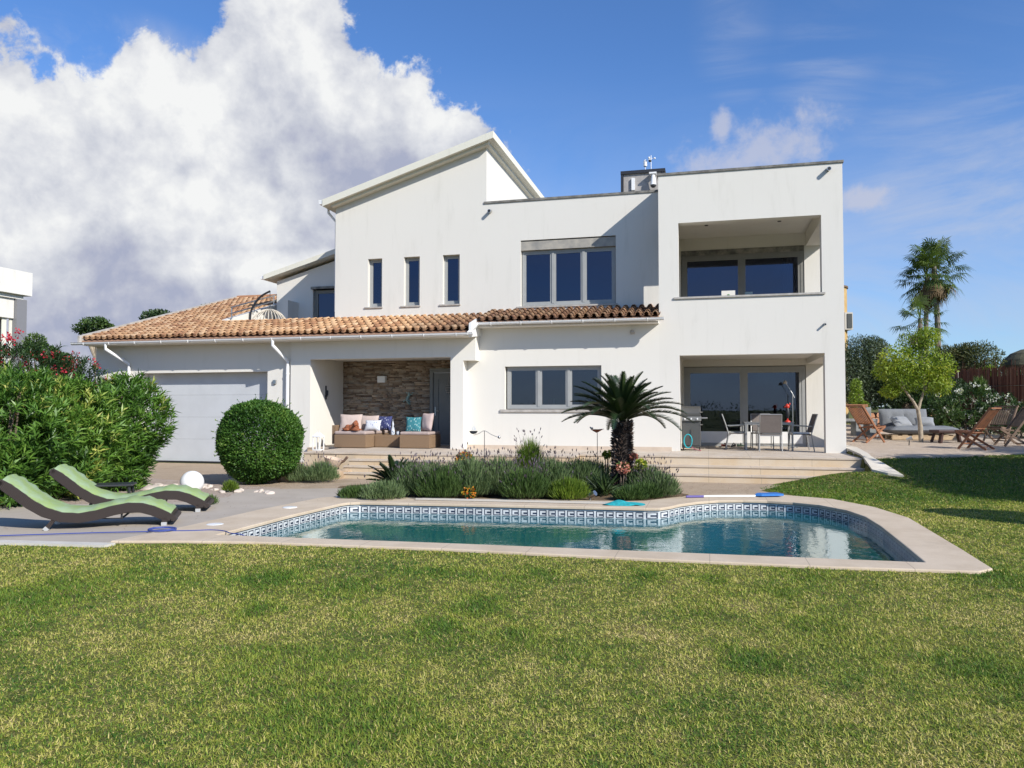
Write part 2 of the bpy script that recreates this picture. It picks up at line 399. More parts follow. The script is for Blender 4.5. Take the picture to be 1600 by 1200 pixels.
M_gravelw = ground_mat('pinkish_gravel', [(0.56, 0.47, 0.40), (0.48, 0.38, 0.30), (0.62, 0.54, 0.47)], 1.5, 40, (0.34, 0.27, 0.22), 0.9)
M_soil = ground_mat('bed_soil', [(0.16, 0.11, 0.07), (0.24, 0.17, 0.10), (0.12, 0.09, 0.06)], 2.0, 70, (0.10, 0.07, 0.05), 0.8)

# window glass: thin coated pane, mirror part by Fresnel over a clear tinted part
def glassmat(name, tint, refl, k):
    m = bpy.data.materials.new(name); m.use_nodes = True; nt = m.node_tree; nt.nodes.remove(P_(m)); x = NX(nt)
    fr = x.n('ShaderNodeFresnel'); fr.inputs[0].default_value = 1.5
    f = x.m('ADD', x.m('MULTIPLY', fr.outputs[0], k), 0.02, clamp=True)
    tr = x.n('ShaderNodeBsdfTransparent'); tr.inputs[0].default_value = (*tint, 1)
    gl = x.n('ShaderNodeBsdfGlossy'); gl.inputs['Roughness'].default_value = 0.0; gl.inputs['Color'].default_value = (*refl, 1)
    g = x.n('ShaderNodeNewGeometry').outputs['Position']
    bp = x.n('ShaderNodeBump'); bp.inputs['Strength'].default_value = 0.02; bp.inputs['Distance'].default_value = 0.02
    x.put(bp.inputs['Height'], x.noise(g, 1.4, 2, 0.5)); nt.links.new(bp.outputs[0], gl.inputs['Normal'])
    mx = x.n('ShaderNodeMixShader'); x.put(mx.inputs[0], f)
    nt.links.new(tr.outputs[0], mx.inputs[1]); nt.links.new(gl.outputs[0], mx.inputs[2]); nt.links.new(mx.outputs[0], nt.nodes['Material Output'].inputs[0])
    return m
M_glass = glassmat('coated_glass_blue', (0.42, 0.44, 0.46), (0.35, 0.42, 0.62), 3.0)
M_glassc = glassmat('coated_glass', (0.55, 0.56, 0.56), (0.50, 0.58, 0.76), 2.5)

# ------------------------------------------------------------------ terrain
def lerp_tab(tab, x):
    if x <= tab[0][0]: return tab[0][1]
    for (a, va), (b, vb) in zip(tab, tab[1:]):
        if x <= b: t = (x-a)/(b-a); return va+(vb-va)*t
    return tab[-1][1]
RISE = [(13.3, 0), (14.2, 0.06), (15.2, 0.20), (16.0, 0.40), (16.8, 0.58), (22, 0.72), (27, 0.95), (60, 1.5), (150, 1.9), (500, 2.5)]
def sstep(a, b, x):
    t = min(1, max(0, (x-a)/(b-a))); return t*t*(3-2*t)
def T(x, y):
    f = FWD(x, y)
    if x < 3.22 and 17.06 < y < 28: return 0.0
    return lerp_tab(RISE, f)*max(sstep(0.9, 3.3, x), sstep(27, 40, y))
def onT(px, py, dz=0.0):
    d = ray(px, py); t = 1.0
    while t < 400:
        x, y, z = t*d[0], t*d[1], H+t*d[2]
        if z <= T(x, y)+dz: return Vector((x, y, T(x, y)+dz))
        t += 0.01+t*0.0005
    return Vector((x, y, z))

pool = [(-6.03, 8.47), (-3.0, 8.60), (2.17, 8.74), (2.19, 8.81), (2.23, 9.76), (2.28, 11.36), (2.26, 12.3), (2.12, 13.0), (1.77, 13.64), (1.4, 13.91), (0.99, 14.04), (0.57, 14.02),
        (0.14, 13.86), (-0.22, 13.52), (-0.49, 13.12), (-0.63, 12.78), (-0.77, 12.56), (-1.0, 12.50), (-2.1, 12.42), (-4.24, 12.25), (-5.75, 12.09), (-5.93, 11.98), (-5.99, 11.80), (-6.07, 10.31)]
cop_out = [(-6.95, 7.78), (-6.2, 7.98), (-5.24, 8.15), (-2.88, 8.28), (-0.71, 8.26), (1.19, 8.30), (2.55, 8.42), (2.72, 8.60), (2.76, 9.69), (2.82, 12.31), (2.60, 13.5), (2.12, 14.55), (1.3, 15.05), (0.5, 15.0),
           (-0.08, 14.66), (-0.62, 14.1), (-1.05, 13.5), (-1.4, 13.34), (-2.23, 13.24), (-4.51, 13.02), (-5.9, 12.85), (-6.35, 12.9), (-6.73, 12.51), (-6.86, 10.7), (-6.85, 9.05)]
def inpoly(poly, x, y):
    x = np.asarray(x); y = np.asarray(y); r = np.zeros(x.shape, bool); n = len(poly)
    for i in range(n):
        x1, y1 = poly[i][:2]; x2, y2 = poly[(i+1) % n][:2]
        c = ((y1 > y) != (y2 > y)) & (x < (x2-x1)*(y-y1)/(y2-y1+1e-12)+x1); r ^= c
    return r
# the ground: one sheet to the horizon with the pool cut out
gp = []
for i in range(-26, 31):
    for j in range(-6, 46): gp.append((i*0.8+0.013*math.sin(i*j), j*0.8+0.011*math.cos(i+j)))
for i in range(16, 100):
    for j in range(0, 34): gp.append((0.6+(i-16)*0.125 if i < 60 else 99.0, 13.0+j*0.27))
gp = [p for p in gp if p[0] < 50]
for r_ in (60, 90, 140, 220, 400, 700, 1200):
    for k in range(28): a = 2*math.pi*k/28; gp.append((r_*math.cos(a), r_*math.sin(a)))
gp = [p for p in gp if not inpoly(pool, p[0], p[1])]
npl = len(pool); pts = [Vector(p) for p in pool]+[Vector(p) for p in gp]
res = delaunay_2d_cdt(pts, [(i, (i+1) % npl) for i in range(npl)], [], 0, 1e-4)
gv, gf = res[0], res[2]
keep = []
for f in gf:
    c = sum((gv[i] for i in f), Vector((0, 0)))/len(f)
    if not inpoly(pool, c.x, c.y): keep.append(tuple(f))
b = MB(); b.add([(p.x, p.y, T(p.x, p.y)) for p in gv], keep)
struct(b.build('lawn', M_lawn, smooth=True), 'mown garden lawn ground reaching out to the horizon')

def sheet(name, poly, mt, dz, label, edge=0.0, sub=0.6, kind_cat='ground'):
    """flat sheet following the terrain, with a small downward edge"""
    xs = [p[0] for p in poly]; ys = [p[1] for p in poly]; n = len(poly)
    P = []
    for i in range(n):
        a, c = Vector(poly[i]), Vector(poly[(i+1) % n]); k = max(1, int((c-a).length/sub))
        for q in range(k): P.append(a+(c-a)*q/k)
    nb = len(P)
    for i in np.arange(min(xs), max(xs), sub):
        for j in np.arange(min(ys), max(ys), sub):
            if inpoly(poly, i, j): P.append(Vector((float(i), float(j))))
    r = delaunay_2d_cdt(P, [(i, (i+1) % nb) for i in range(nb)], [], 1, 1e-4)
    vs = [(p.x, p.y, T(p.x, p.y)+dz) for p in r[0]]; b = MB(); b.add(vs, [tuple(f) for f in r[2]])
    if edge:
        for i in range(nb):
            p, q = P[i], P[(i+1) % nb]; zp, zq = T(p.x, p.y)+dz, T(q.x, q.y)+dz
            b.add([(p.x, p.y, zp), (q.x, q.y, zq), (q.x, q.y, zq-edge), (p.x, p.y, zp-edge)], [(0, 1, 2, 3)])
    return struct(b.build(name, mt), label, kind_cat)
sheet('driveway', [(-19, 13.2), (-13, 13.2), (-9.2, 13.55), (-7.0, 14.2), (-5.5, 13.3), (-2.0, 13.6), (-0.4, 14.5), (1.3, 15.1), (1.0, 15.9), (1.4, 16.6), (1.8, 17.3), (-4, 19.2), (-12, 19.8), (-19, 19.8)], M_sand, 0.006, 'sandy brown drive in front of the garage and steps')
sheet('gravel_bed', [(-16, 7.4), (-11.2, 7.6), (-8.1, 11.3), (-7.8, 12.4), (-8.4, 14.0), (-13, 15.4), (-16, 15.4)], M_gravelw, 0.010, 'pinkish white gravel bed under the oleander hedge')
sheet('pool_deck', [(-15, 6.75), (-8.3, 7.47), (-6.95, 7.70), (-6.8, 9.0), (-6.8, 10.7), (-6.7, 12.5), (-6.3, 13.4), (-7.07, 14.25), (-9.0, 13.5), (-8.45, 12.3), (-8.75, 11.4), (-10.7, 10.5), (-12.8, 9.8), (-15, 9.4)], M_deck, 0.016, 'grey concrete sun deck left of the pool', 0.05)
b = MB()
for i in range(6):
    x0, x1 = -15+i*1.37, -15+(i+1)*1.37-0.006
    y = lambda x: 6.75+(x+15)*0.1130
    b.hull8([(x0, y(x0)-0.17, -0.08), (x1, y(x1)-0.17, -0.08), (x0, y(x0), -0.08), (x1, y(x1), -0.08), (x0, y(x0)-0.17, 0.03), (x1, y(x1)-0.17, 0.03), (x0, y(x0), 0.03), (x1, y(x1), 0.03)])
struct(b.build('kerb', M_kerb), 'pale concrete kerb between the deck and the lawn', 'kerb')
sheet('flower_bed', [(-6.9, 13.1), (-5.9, 12.86), (-1.2, 13.36), (-0.55, 14.2), (-0.35, 14.8), (-1.0, 15.6), (-3, 15.9), (-6.8, 15.6), (-7.4, 14.6)], M_soil, 0.014, 'planted flower bed of dark soil behind the pool')
# gravel seating area at the right and the pale path beside the terrace
gr = [onT(1338, 703), onT(1361, 717), onT(1500, 715), onT(1600, 711), onT(1750, 705)]
gpoly = [(p.x, p.y) for p in gr]+[(22, 22), (24, 30), (4, 32), (3.4, 22)]
sheet('gravel_yard', gpoly, M_gravel, 0.03, 'pale gravel seating yard right of the villa', 0.05)
pa = [(2.0, 16.85), (3.26, 16.72), (3.98, 16.65), (3.92, 17.6), (3.86, 18.6), (3.8, 20.3), (3.0, 20.3), (3.0, 17.2), (2.0, 17.1)]
pq = [onT(1372, 746), onT(1412, 746), onT(1361, 716), onT(1338, 701)]; print('PATH', pq)
PATHP = [(3.24, 17.08), (3.50, 16.9)]+[(p.x, p.y) for p in pq[1:]]+[(3.24, 22.0)]
sheet('path', PATHP, M_path, 0.045, 'pale concrete path at the right corner of the villa', 0.08, 0.4)

# ------------------------------------------------------------------ pool
def ring(b, inner, outer, z0, z1):
    """coping: flat ring between two outlines with rounded inner lip"""
    ni, no = len(inner), len(outer)
    P = [Vector(p) for p in inner]+[Vector(p) for p in outer]
    r = delaunay_2d_cdt(P, [(i, (i+1) % ni) for i in range(ni)]+[(ni+i, ni+(i+1) % no) for i in range(no)], [], 0, 1e-4)
    fs = []
    for f in r[2]:
        c = sum((r[0][i] for i in f), Vector((0, 0)))/len(f)
        if inpoly(outer, c.x, c.y) and not inpoly(inner, c.x, c.y): fs.append(tuple(f))
    b.add([(p.x, p.y, z1) for p in r[0]], fs)
    for L in (inner, outer):
        for i in range(len(L)):
            p, q = L[i], L[(i+1) % len(L)]
            b.add([(*p, z1), (*q, z1), (*q, z0), (*p, z0)], [(0, 1, 2, 3)])
def resample(poly, step):
    out = []
    n = len(poly)
    for i in range(n):
        a, c = Vector(poly[i]), Vector(poly[(i+1) % n]); L = (c-a).length; k = max(1, round(L/step))
        for q in range(k): out.append(tuple(a+(c-a)*q/k))
    return out
def offset(poly, d):
    n = len(poly); out = []
    for i in range(n):
        p0, p1, p2 = Vector(poly[i-1]), Vector(poly[i]), Vector(poly[(i+1) % n])
        e1, e2 = (p1-p0).normalized(), (p2-p1).normalized(); nn = (Vector((e1.y, -e1.x))+Vector((e2.y, -e2.x)))
        nn.normalize(); out.append(tuple(p1+nn*d))
    return out
WATER = -0.150
b = MB(); ring(b, offset(pool, -0.035), cop_out, -0.012, 0.030)
struct(b.build('coping', M_cop, bevel=0.012), 'beige sandstone coping around the pool', 'coping')
M_basin = bpy.data.materials.new('teal_mosaic'); M_basin.use_nodes = True; x = NX(M_basin.node_tree); bb = P_(M_basin)
g = x.n('ShaderNodeNewGeometry').outputs['Position']
vo = x.n('ShaderNodeTexVoronoi'); vo.distance = 'CHEBYCHEV'; x.put(vo.inputs['Vector'], g); vo.inputs['Scale'].default_value = 34; vo.inputs['Randomness'].default_value = 0.1
s_ = x.n('ShaderNodeSeparateColor'); M_basin.node_tree.links.new(vo.outputs['Color'], s_.inputs[0])
x.put(bb.inputs['Base Color'], x.mix(s_.outputs[0], (0.22, 0.62, 0.62), (0.12, 0.46, 0.52))); bb.inputs['Roughness'].default_value = 0.3
b = MB(); n = len(pool)
DEPTH = -1.55
for i in range(n):
    p, q = pool[i], pool[(i+1) % n]
    b.add([(*p, -0.20), (*q, -0.20), (*q, DEPTH), (*p, DEPTH)], [(0, 1, 2, 3)])
r = delaunay_2d_cdt([Vector(p) for p in pool], [(i, (i+1) % n) for i in range(n)], [], 1, 1e-4)
b.add([(p.x, p.y, DEPTH) for p in r[0]], [tuple(f) for f in r[2]])
basin = struct(b.build('pool_basin', M_basin, merge=True), 'teal mosaic swimming pool basin under the water', 'pool')
# the Greek key tile band, one tile every 0.165 m round the rim
M_tw = mat('white_tile', (0.62, 0.64, 0.64), 0.25, var=0.25, vscale=6); M_tb = mat('navy_tile', (0.025, 0.035, 0.065), 0.3, var=0.3, vscale=8); M_tg = mat('grey_lip_tile', (0.20, 0.23, 0.25), 0.4)
KEY = ["WWWWWWWWW",
       "WNNNNNNNW",
       "WNWWWWWNW",
       "WNWNNNNNW",
       "WNWNWWWNW",
       "WNWWWWNNW",
       "WNNNNNNNW",
       "WWWWWWWWW"]
KEY = ["WWWWWWWWWW",
       "WWNNNNNNNN",
       "WWNWWWWWWN",
       "WWNWWWWWWN",
       "WWNWWNNNNN",
       "WWNWWNNNWN",
       "WWNWWWWWWN",
       "WWNNNNNNNN",
       "WWWWWWWWWW"]
KEY = ["WWWWWWWWWW", "WNNNNNNNNW", "WNWWWWWWNW", "WNWWWWWWNW", "WNWWNNNNNW", "WNWWNNNNNW", "WNWWWWWWNW", "WNNNNNNNNW", "WWWWWWWWWW"]
b = MB(); zt_, zb_ = -0.030, -0.160; TL = 0.150
inn = offset(pool, -0.006)
cum = 0.0
for i in range(n):
    p, q = Vector(inn[i]), Vector(inn[(i+1) % n]); L = (q-p).length
    if L < 1e-3: continue
    k = max(1, round(L/TL)) if L > 0.3 else 1
    frac = (L/k)/TL
    for t in range(k):
        a, c = p+(q-p)*t/k, p+(q-p)*(t+1)/k
        cols = 10 if frac > 0.6 else max(2, int(10*frac))
        for ci in range(cols):
            # the band reads with the hook opening to the left as seen from inside
            src = 9-int(ci*10/cols) if cols == 10 else 0
            u0, u1 = a+(c-a)*ci/cols, a+(c-a)*(ci+1)/cols
            ri = 0
            while ri < 9:
                col = KEY[ri][src] if cols == 10 else 'W'; r2 = ri
                while r2+1 < 9 and (KEY[r2+1][src] if cols == 10 else 'W') == col: r2 += 1
                za, zb2 = zt_+(zb_-zt_)*ri/9, zt_+(zb_-zt_)*(r2+1)/9
                b.add([(*u0, za), (*u1, za), (*u1, zb2), (*u0, zb2)], [(0, 1, 2, 3)], 0 if col == 'W' else 1); ri = r2+1
    b.add([(*p, -0.012), (*q, -0.012), (*q, zt_), (*p, zt_)], [(0, 1, 2, 3)], 2)
    b.add([(*p, zb_), (*q, zb_), (*q, -0.22), (*p, -0.22)], [(0, 1, 2, 3)], 2)
tb = b.build('tile_band', [M_tw, M_tb, M_tg], basin, merge=False); tb['label'] = 'navy and white Greek key tile band'
# water: mirror by Fresnel over a teal tinted clear body
M_water = bpy.data.materials.new('pool_water'); M_water.use_nodes = True; nt = M_water.node_tree; nt.nodes.remove(P_(M_water)); x = NX(nt)
g = x.n('ShaderNodeNewGeometry').outputs['Position']
fr = x.n('ShaderNodeFresnel'); fr.inputs[0].default_value = 1.33
tr = x.n('ShaderNodeBsdfTransparent'); tr.inputs[0].default_value = (0.22, 0.74, 0.78, 1)
gl = x.n('ShaderNodeBsdfGlossy'); gl.inputs['Roughness'].default_value = 0.018; gl.inputs['Color'].default_value = (0.90, 0.97, 1.0, 1)
mp = x.n('ShaderNodeMapping'); x.put(mp.inputs[0], g); mp.inputs['Scale'].default_value = (1.0, 0.7, 1.0)
hgt = x.m('ADD', x.m('MULTIPLY', x.noise(mp.outputs[0], 1.1, 2, 0.5, 0.5), 0.75), x.m('MULTIPLY', x.noise(mp.outputs[0], 8.0, 3, 0.6, 0.8), 0.20))
bp = x.n('ShaderNodeBump'); bp.inputs['Strength'].default_value = 0.34; bp.inputs['Distance'].default_value = 0.04
x.put(bp.inputs['Height'], hgt); nt.links.new(bp.outputs[0], gl.inputs['Normal']); nt.links.new(bp.outputs[0], fr.inputs['Normal'])
df = x.n('ShaderNodeBsdfDiffuse'); df.inputs[0].default_value = (0.001, 0.175, 0.185, 1)
mb = x.n('ShaderNodeMixShader'); mb.inputs[0].default_value = 0.55; nt.links.new(tr.outputs[0], mb.inputs[1]); nt.links.new(df.outputs[0], mb.inputs[2])
mx = x.n('ShaderNodeMixShader'); x.put(mx.inputs[0], x.m('MULTIPLY', fr.outputs[0], 0.66)); nt.links.new(mb.outputs[0], mx.inputs[1]); nt.links.new(gl.outputs[0], mx.inputs[2])
nt.links.new(mx.outputs[0], nt.nodes['Material Output'].inputs[0])
b = MB(); r = delaunay_2d_cdt([Vector(p) for p in pool], [(i, (i+1) % n) for i in range(n)], [], 1, 1e-4)
b.add([(p.x, p.y, WATER) for p in r[0]], [tuple(f) for f in r[2]])
struct(b.build('pool_water', M_water), 'calm teal swimming pool water mirroring the villa', 'water')

# ------------------------------------------------------------------ terrace and steps
ZT = 0.545
def stairs(b, x0, x1, edges, yback):
    """edges: list of (y, z) from the top lip down; thin treads with a nosing"""
    for i, (y, z) in enumerate(edges):
        yb = yback if i == 0 else edges[i-1][0]+0.03
        zn = edges[i+1][1] if i+1 < len(edges) else -0.1
        e = 0.06*i
        b.box(x0-e*0, x1+e, y+0.02, yb, zn-0.02 if i+1 < len(edges) else -0.1, z-0.035, 1)
        b.box(x0-e*0, x1+e+0.015, y, yb, z-0.035, z, 0)
b = MB()
stairs(b, -2.95, 3.32, [(18.0, ZT), (17.7, 0.345), (17.4, 0.172)], 20.0)
stairs(b, -8.35, -2.955, [(17.25, ZT), (16.90, 0.41), (16.62, 0.275), (16.35, 0.14)], 20.0)
b.box(-9.75, -8.35, 17.27, 20.0, -0.1, ZT-0.035, 1); b.box(-9.77, -8.352, 17.25, 20.0, ZT-0.035, ZT, 0)
b.box(-10.92, -9.75, 19.55, 21.7, -0.1, ZT-0.035, 1); b.box(-10.92, -9.772, 19.53, 21.7, ZT-0.035, ZT, 0)
b.box(-9.77, -6.40, 20.0, 21.7, 0.2, ZT, 0)
b.box(-0.75, 3.20, 20.0, 23.2, 0.2, ZT, 0)
struct(b.build('terrace', [M_terr, M_step]), 'beige stone terrace and steps along the front of the villa', 'terrace')

# ------------------------------------------------------------------ the villa
villa = thing('villa', 'white two storey villa with terracotta tiled lower roof, loggia and pale grey garage door', 'house', (-5, 20, 0))
def part(b, name, m, par=villa, **k): return b.build(name, m, par, **k)
Y1, Y2, Y3, YB = 20.0, 21.2, 19.64, 23.2
# right cube
b = MB()
b.wall('x', -1.2, 3.23, -0.3, 7.64, Y1, Y1+0.30, [(-0.70, 2.73, 4.47, 6.38), (-0.69, 2.77, ZT-0.02, 2.98)])
b.wall('y', Y1+0.30, 27, -0.3, 7.64, 2.74, 3.23, [(Y1+0.29, YB, ZT-0.02, 2.90), (Y1+0.29, YB, 4.47, 6.27)])
b.wall('y', Y1+0.30, 27, 3.5, 7.64, -1.2, -1.05, [(20.78, 21.19, 4.47, 6.35)])
b.wall('y', Y1+0.30, YB, 0.2, 3.5, -0.86, -0.705)
b.wall('x', -1.05, 2.74, 3.55, 6.66, YB, YB+0.2, [(-0.74, 2.70, 3.56, 6.30)])
b.wall('x', -0.86, 2.74, 0.2, 3.05, YB, YB+0.2, [(-0.68, 2.71, ZT, 2.86)])
b.box(-1.05, 2.74, Y1+0.30, 27, 6.66, 6.95)
b.box(-0.705, 2.74, Y1+0.30, 27, 3.05, 3.42); b.box(-1.05, -0.705, Y1+0.30, 27, 3.2, 3.42)
b.box(-1.2, 3.23, 27, 27.2, -0.3, 7.64)
part(b, 'cube_wall', M_wall)
b = MB(); b.box(-1.23, 3.26, Y1-0.03, Y1+0.34, 7.64, 7.695); b.box(2.90, 3.26, Y1+0.34, 27.2, 7.64, 7.695); b.box(-1.23, -1.0, Y1+0.34, 27.2, 7.64, 7.695)
part(b, 'roof_coping', M_coping_slate)
b = MB(); b.box(-0.82, 2.80, Y1-0.04, Y1+0.16, 4.425, 4.47)
part(b, 'loggia_sill', M_sill)
b = MB(); b.box(-1.05, 2.74, Y1+0.30, 27, 3.42, 3.55)
part(b, 'loggia_floor', M_terr)
b = MB(); b.box(-0.86, 2.74, YB+0.2, 27, 0.2, ZT); part(b, 'room_floor', M_floorin)
b = MB()
for (x0, x1, z0, z1) in ((-1.04, 2.73, ZT, 3.05), (-1.04, 2.73, 3.56, 6.65)):
    b.box(x0, x1, 26.8, 26.9, z0, z1); b.box(x0, x0+0.02, YB+0.22, 26.8, z0, z1); b.box(x1-0.02, x1, YB+0.22, 26.8, z0, z1)
part(b, 'room_wall', M_room)
for lx in (0.0, 1.9):
    b = MB(); b.lathe([(0.05, 0), (0.05, 0.012), (0.035, 0.012)], (lx, 21.6, 6.646), 16); part(b, 'ceiling_spotlight', M_dark)

def window(x0, x1, z0, z1, y, lights, mf=M_frame, fw=0.075, mg=M_glass, depth=0.07, bottom=None, inner=0.055, name='window'):
    """frame mesh with its panes as children; lights = list of relative widths"""
    b = MB(); bt = bottom or fw
    b.wall('x', x0, x1, z0, z1, y, y+depth, [(x0+fw, x1-fw, z0+bt, z1-fw)])
    tot = sum(lights); cx = x0+fw; Wd = (x1-x0-2*fw); edges = []
    for i, l in enumerate(lights):
        w = Wd*l/tot; edges.append((cx, cx+w)); cx += w
        if i < len(lights)-1: b.box(cx-0.035, cx+0.035, y-0.008, y+depth-0.01, z0+bt, z1-fw)
    w_ = part(b, name, mf)
    for i, (a, c) in enumerate(edges):
        a += 0.035 if i else 0.0; c -= 0.035 if i < len(edges)-1 else 0.0
        sb = MB(); sb.wall('x', a, c, z0+bt, z1-fw, y+0.012, y+depth-0.012, [(a+inner, c-inner, z0+bt+inner, z1-fw-inner)]); sb.build('sash', mf, w_)
        g_ = MB(); g_.box(a+inner-0.005, c-inner+0.005, y+0.034, y+0.040, z0+bt+inner-0.005, z1-fw-inner+0.005); g_.build('pane', mg, w_)
    return w_
# loggia and gallery glazing
w = window(-0.72, 2.69, 3.56, 6.14, YB+0.02, (1, 1), M_frame_d, 0.09, M_glass, 0.09, inner=0.07, name='sliding_window')
b = MB(); b.box(-0.735, 2.695, YB-0.01, YB+0.19, 6.14, 6.295); b.build('shutter_box', M_box, w)
w = window(-0.675, 2.70, ZT, 2.84, YB+0.02, (1, 1), M_frame, 0.10, M_glassc, 0.09, bottom=0.09, inner=0.075, name='sliding_door')
b = MB()
for a, c in ((-0.57, 1.0), (1.09, 2.60)): b.box(a, c, YB+0.02, YB+0.055, ZT+0.09, ZT+0.42)
b.build('door_panel', M_metalW, w)
def curtain(x0, x1, y, z0, z1, nm='curtain', waves=7):
    b = MB(); n = waves*8; vs = []
    for i in range(n+1):
        t = i/n; vs += [(x0+(x1-x0)*t, y+0.035*math.sin(t*waves*2*math.pi), z0), (x0+(x1-x0)*t, y+0.035*math.sin(t*waves*2*math.pi), z1)]
    b.add(vs, [(2*i, 2*i+2, 2*i+3, 2*i+1) for i in range(n)]); part(b, nm, M_curtain, smooth=True)
curtain(2.10, 2.60, YB+0.24, 3.6, 6.1)
curtain(2.15, 2.58, YB+0.24, ZT+0.02, 2.8, waves=5)

# upper front wall: tall mono pitched part and the flat part with the big window
top_t = lambda u: 7.89+(u+10.96)*0.2865
b = MB()
slits = [(-9.88, -9.42), (-8.72, -8.22), (-7.50, -6.98)]
b.wall('x', -10.96, -6.17, 3.3, 9.3, Y2, Y2+0.25, [(a, c, 4.66, 6.13) for a, c in slits], top=top_t)
b.wall('x', -6.17, -1.2, 3.3, 7.56, Y2, Y2+0.25, [(-5.15, -2.44, 4.52, 6.43)])
b.wall('y', Y2+0.25, 29.5, 3.3, top_t(-6.17), -6.42, -6.17)
b.wall('y', Y2+0.25, 29.5, 3.3, 7.80, -10.96, -10.71)
b.box(-10.96, -1.2, 29.5, 29.7, 3.3, 7.5)
part(b, 'upper_wall', M_wall)
b = MB(); b.box(-10.71, -1.2, Y2+0.9, 29.5, 3.3, 3.4); b.box(-6.17, -1.2, Y2+0.25, 29.5, 6.9, 7.1); b.box(-10.7, -6.45, Y2+3.6, Y2+3.7, 3.4, 7.8); b.box(-6.1, -1.25, Y2+4.6, Y2+4.7, 3.4, 6.9)
part(b, 'upper_room', M_room)
b = MB(); b.box(-6.24, -1.2, Y2-0.03, Y2+0.28, 7.56, 7.62); part(b, 'parapet_coping', M_coping_slate)
# mono pitched roof slab with overhang, thick pale fascia
def slabroof(x0, z0, x1, z1, y0, y1, th, nm='roof_slab'):
    b = MB(); b.prism([(x0, z0-th), (x1, z1-th), (x1, z1), (x0, z0)], 'y', y0, y1); return part(b, nm, M_fascia)
sl = 0.303
rs = slabroof(-11.22, 7.93, -5.87, 7.93+sl*5.35, 20.84, 29.9, 0.20)
b = MB(); b.prism([(-11.0, 7.93+sl*0.22-0.20-0.07), (-6.05, 7.93+sl*5.17-0.20-0.07), (-6.05, 7.93+sl*5.17-0.20), (-11.0, 7.93+sl*0.22-0.20)], 'y', 20.98, 29.8); b.build('soffit', M_fascia, rs)
b = MB(); b.prism([(-11.34, 7.80), (-11.22, 7.80), (-11.22, 7.93), (-11.36, 7.93)], 'y', 20.86, 29.8); g_ = part(b, 'roof_gutter', M_metalW)
b = MB(); b.tube([(-11.28, 21.35, 7.82), (-11.28, 21.35, 7.66), (-11.03, 21.38, 7.36), (-11.03, 21.38, 4.6)], 0.04, 8); b.build('downpipe', M_metalW, g_)
for (a, c) in slits:
    w = window(a+0.0, c-0.0, 4.70, 6.13, Y2+0.14, (1,), M_frame, 0.05, M_glass, 0.07, inner=0.045, name='slit_window')
    b = MB(); b.box(a-0.10, c+0.03, Y2-0.035, Y2+0.135, 4.635, 4.675); b.build('window_sill', M_sill, w)
w = window(-5.13, -2.46, 4.56, 6.14, Y2+0.12, (1, 1.05, 1), M_frame, 0.06, M_glass, 0.08, inner=0.05)
b = MB(); b.box(-5.26, -2.40, Y2-0.04, Y2+0.115, 4.49, 4.535); b.build('window_sill', M_sill, w)
b = MB(); b.box(-5.145, -2.445, Y2+0.03, Y2+0.24, 6.145, 6.405); b.build('shutter_box', mat('bleached_shutter_box', (0.46, 0.42, 0.35), 0.85, col2=(0.24, 0.235, 0.22), vscale=2.5), w)

# ground floor wall with the kitchen window
b = MB()
b.wall('x', -6.36, -1.2, 0.60, 3.92, Y1, Y1+0.25, [(-5.30, -2.69, 1.60, 2.76)])
b.box(-6.36, -1.2, Y1+0.03, Y1+0.25, -0.2, 0.60)
part(b, 'kitchen_wall', M_wall2)
b = MB(); b.box(-6.36, -0.9, Y1-0.018, Y1+0.03, ZT-0.05, ZT+0.10); part(b, 'plinth', M_beige_pl)
w = window(-5.26, -2.70, 1.62, 2.76, Y1+0.11, (1, 1, 1), M_frame, 0.06, M_glassc, 0.08, inner=0.05)
b = MB(); b.box(-5.42, -2.60, Y1-0.04, Y1+0.105, 1.535, 1.605); b.build('window_sill', M_sill, w)
b = MB(); b.box(-6.3, -0.9, Y1+2.6, Y1+2.7, 0.5, 3.1); b.box(-6.3, -0.9, Y1+0.3, Y1+2.6, 0.50, 0.53); b.box(-6.3, -0.9, Y1+0.3, Y1+2.6, 3.1, 3.2); part(b, 'kitchen_room', M_room)
# things on the inner kitchen window sill
q = onY(826, 628, 20.45); b = MB(); b.lathe([(0.04, 0), (0.05, 0.06), (0.03, 0.13), (0.045, 0.18), (0.02, 0.24)], (q[0], 20.45, 1.62), 12); tag(b.build('figurine', mat('brown_wood_figure', (0.12, 0.07, 0.05), 0.6), smooth=True), 'small dark figurine behind the left pane of the kitchen window', 'figurine')
q = onY(862, 628, 20.45); b = MB(); b.lathe([(0.06, 0), (0.065, 0.14), (0.05, 0.22), (0.03, 0.26)], (q[0]-0.04, 20.45, 1.62), 14); tag(b.build('jug', mat('salmon_ceramic', (0.50, 0.24, 0.18), 0.4), smooth=True), 'salmon coloured jug behind the middle pane of the kitchen window', 'jug')
b = MB(); b.lathe([(0.02, 0), (0.022, 0.26), (0.012, 0.28)], (q[0]+0.07, 20.42, 1.62), 10); tag(b.build('bottle', M_white, smooth=True), 'slim white bottle beside the salmon jug in the kitchen window', 'bottle')
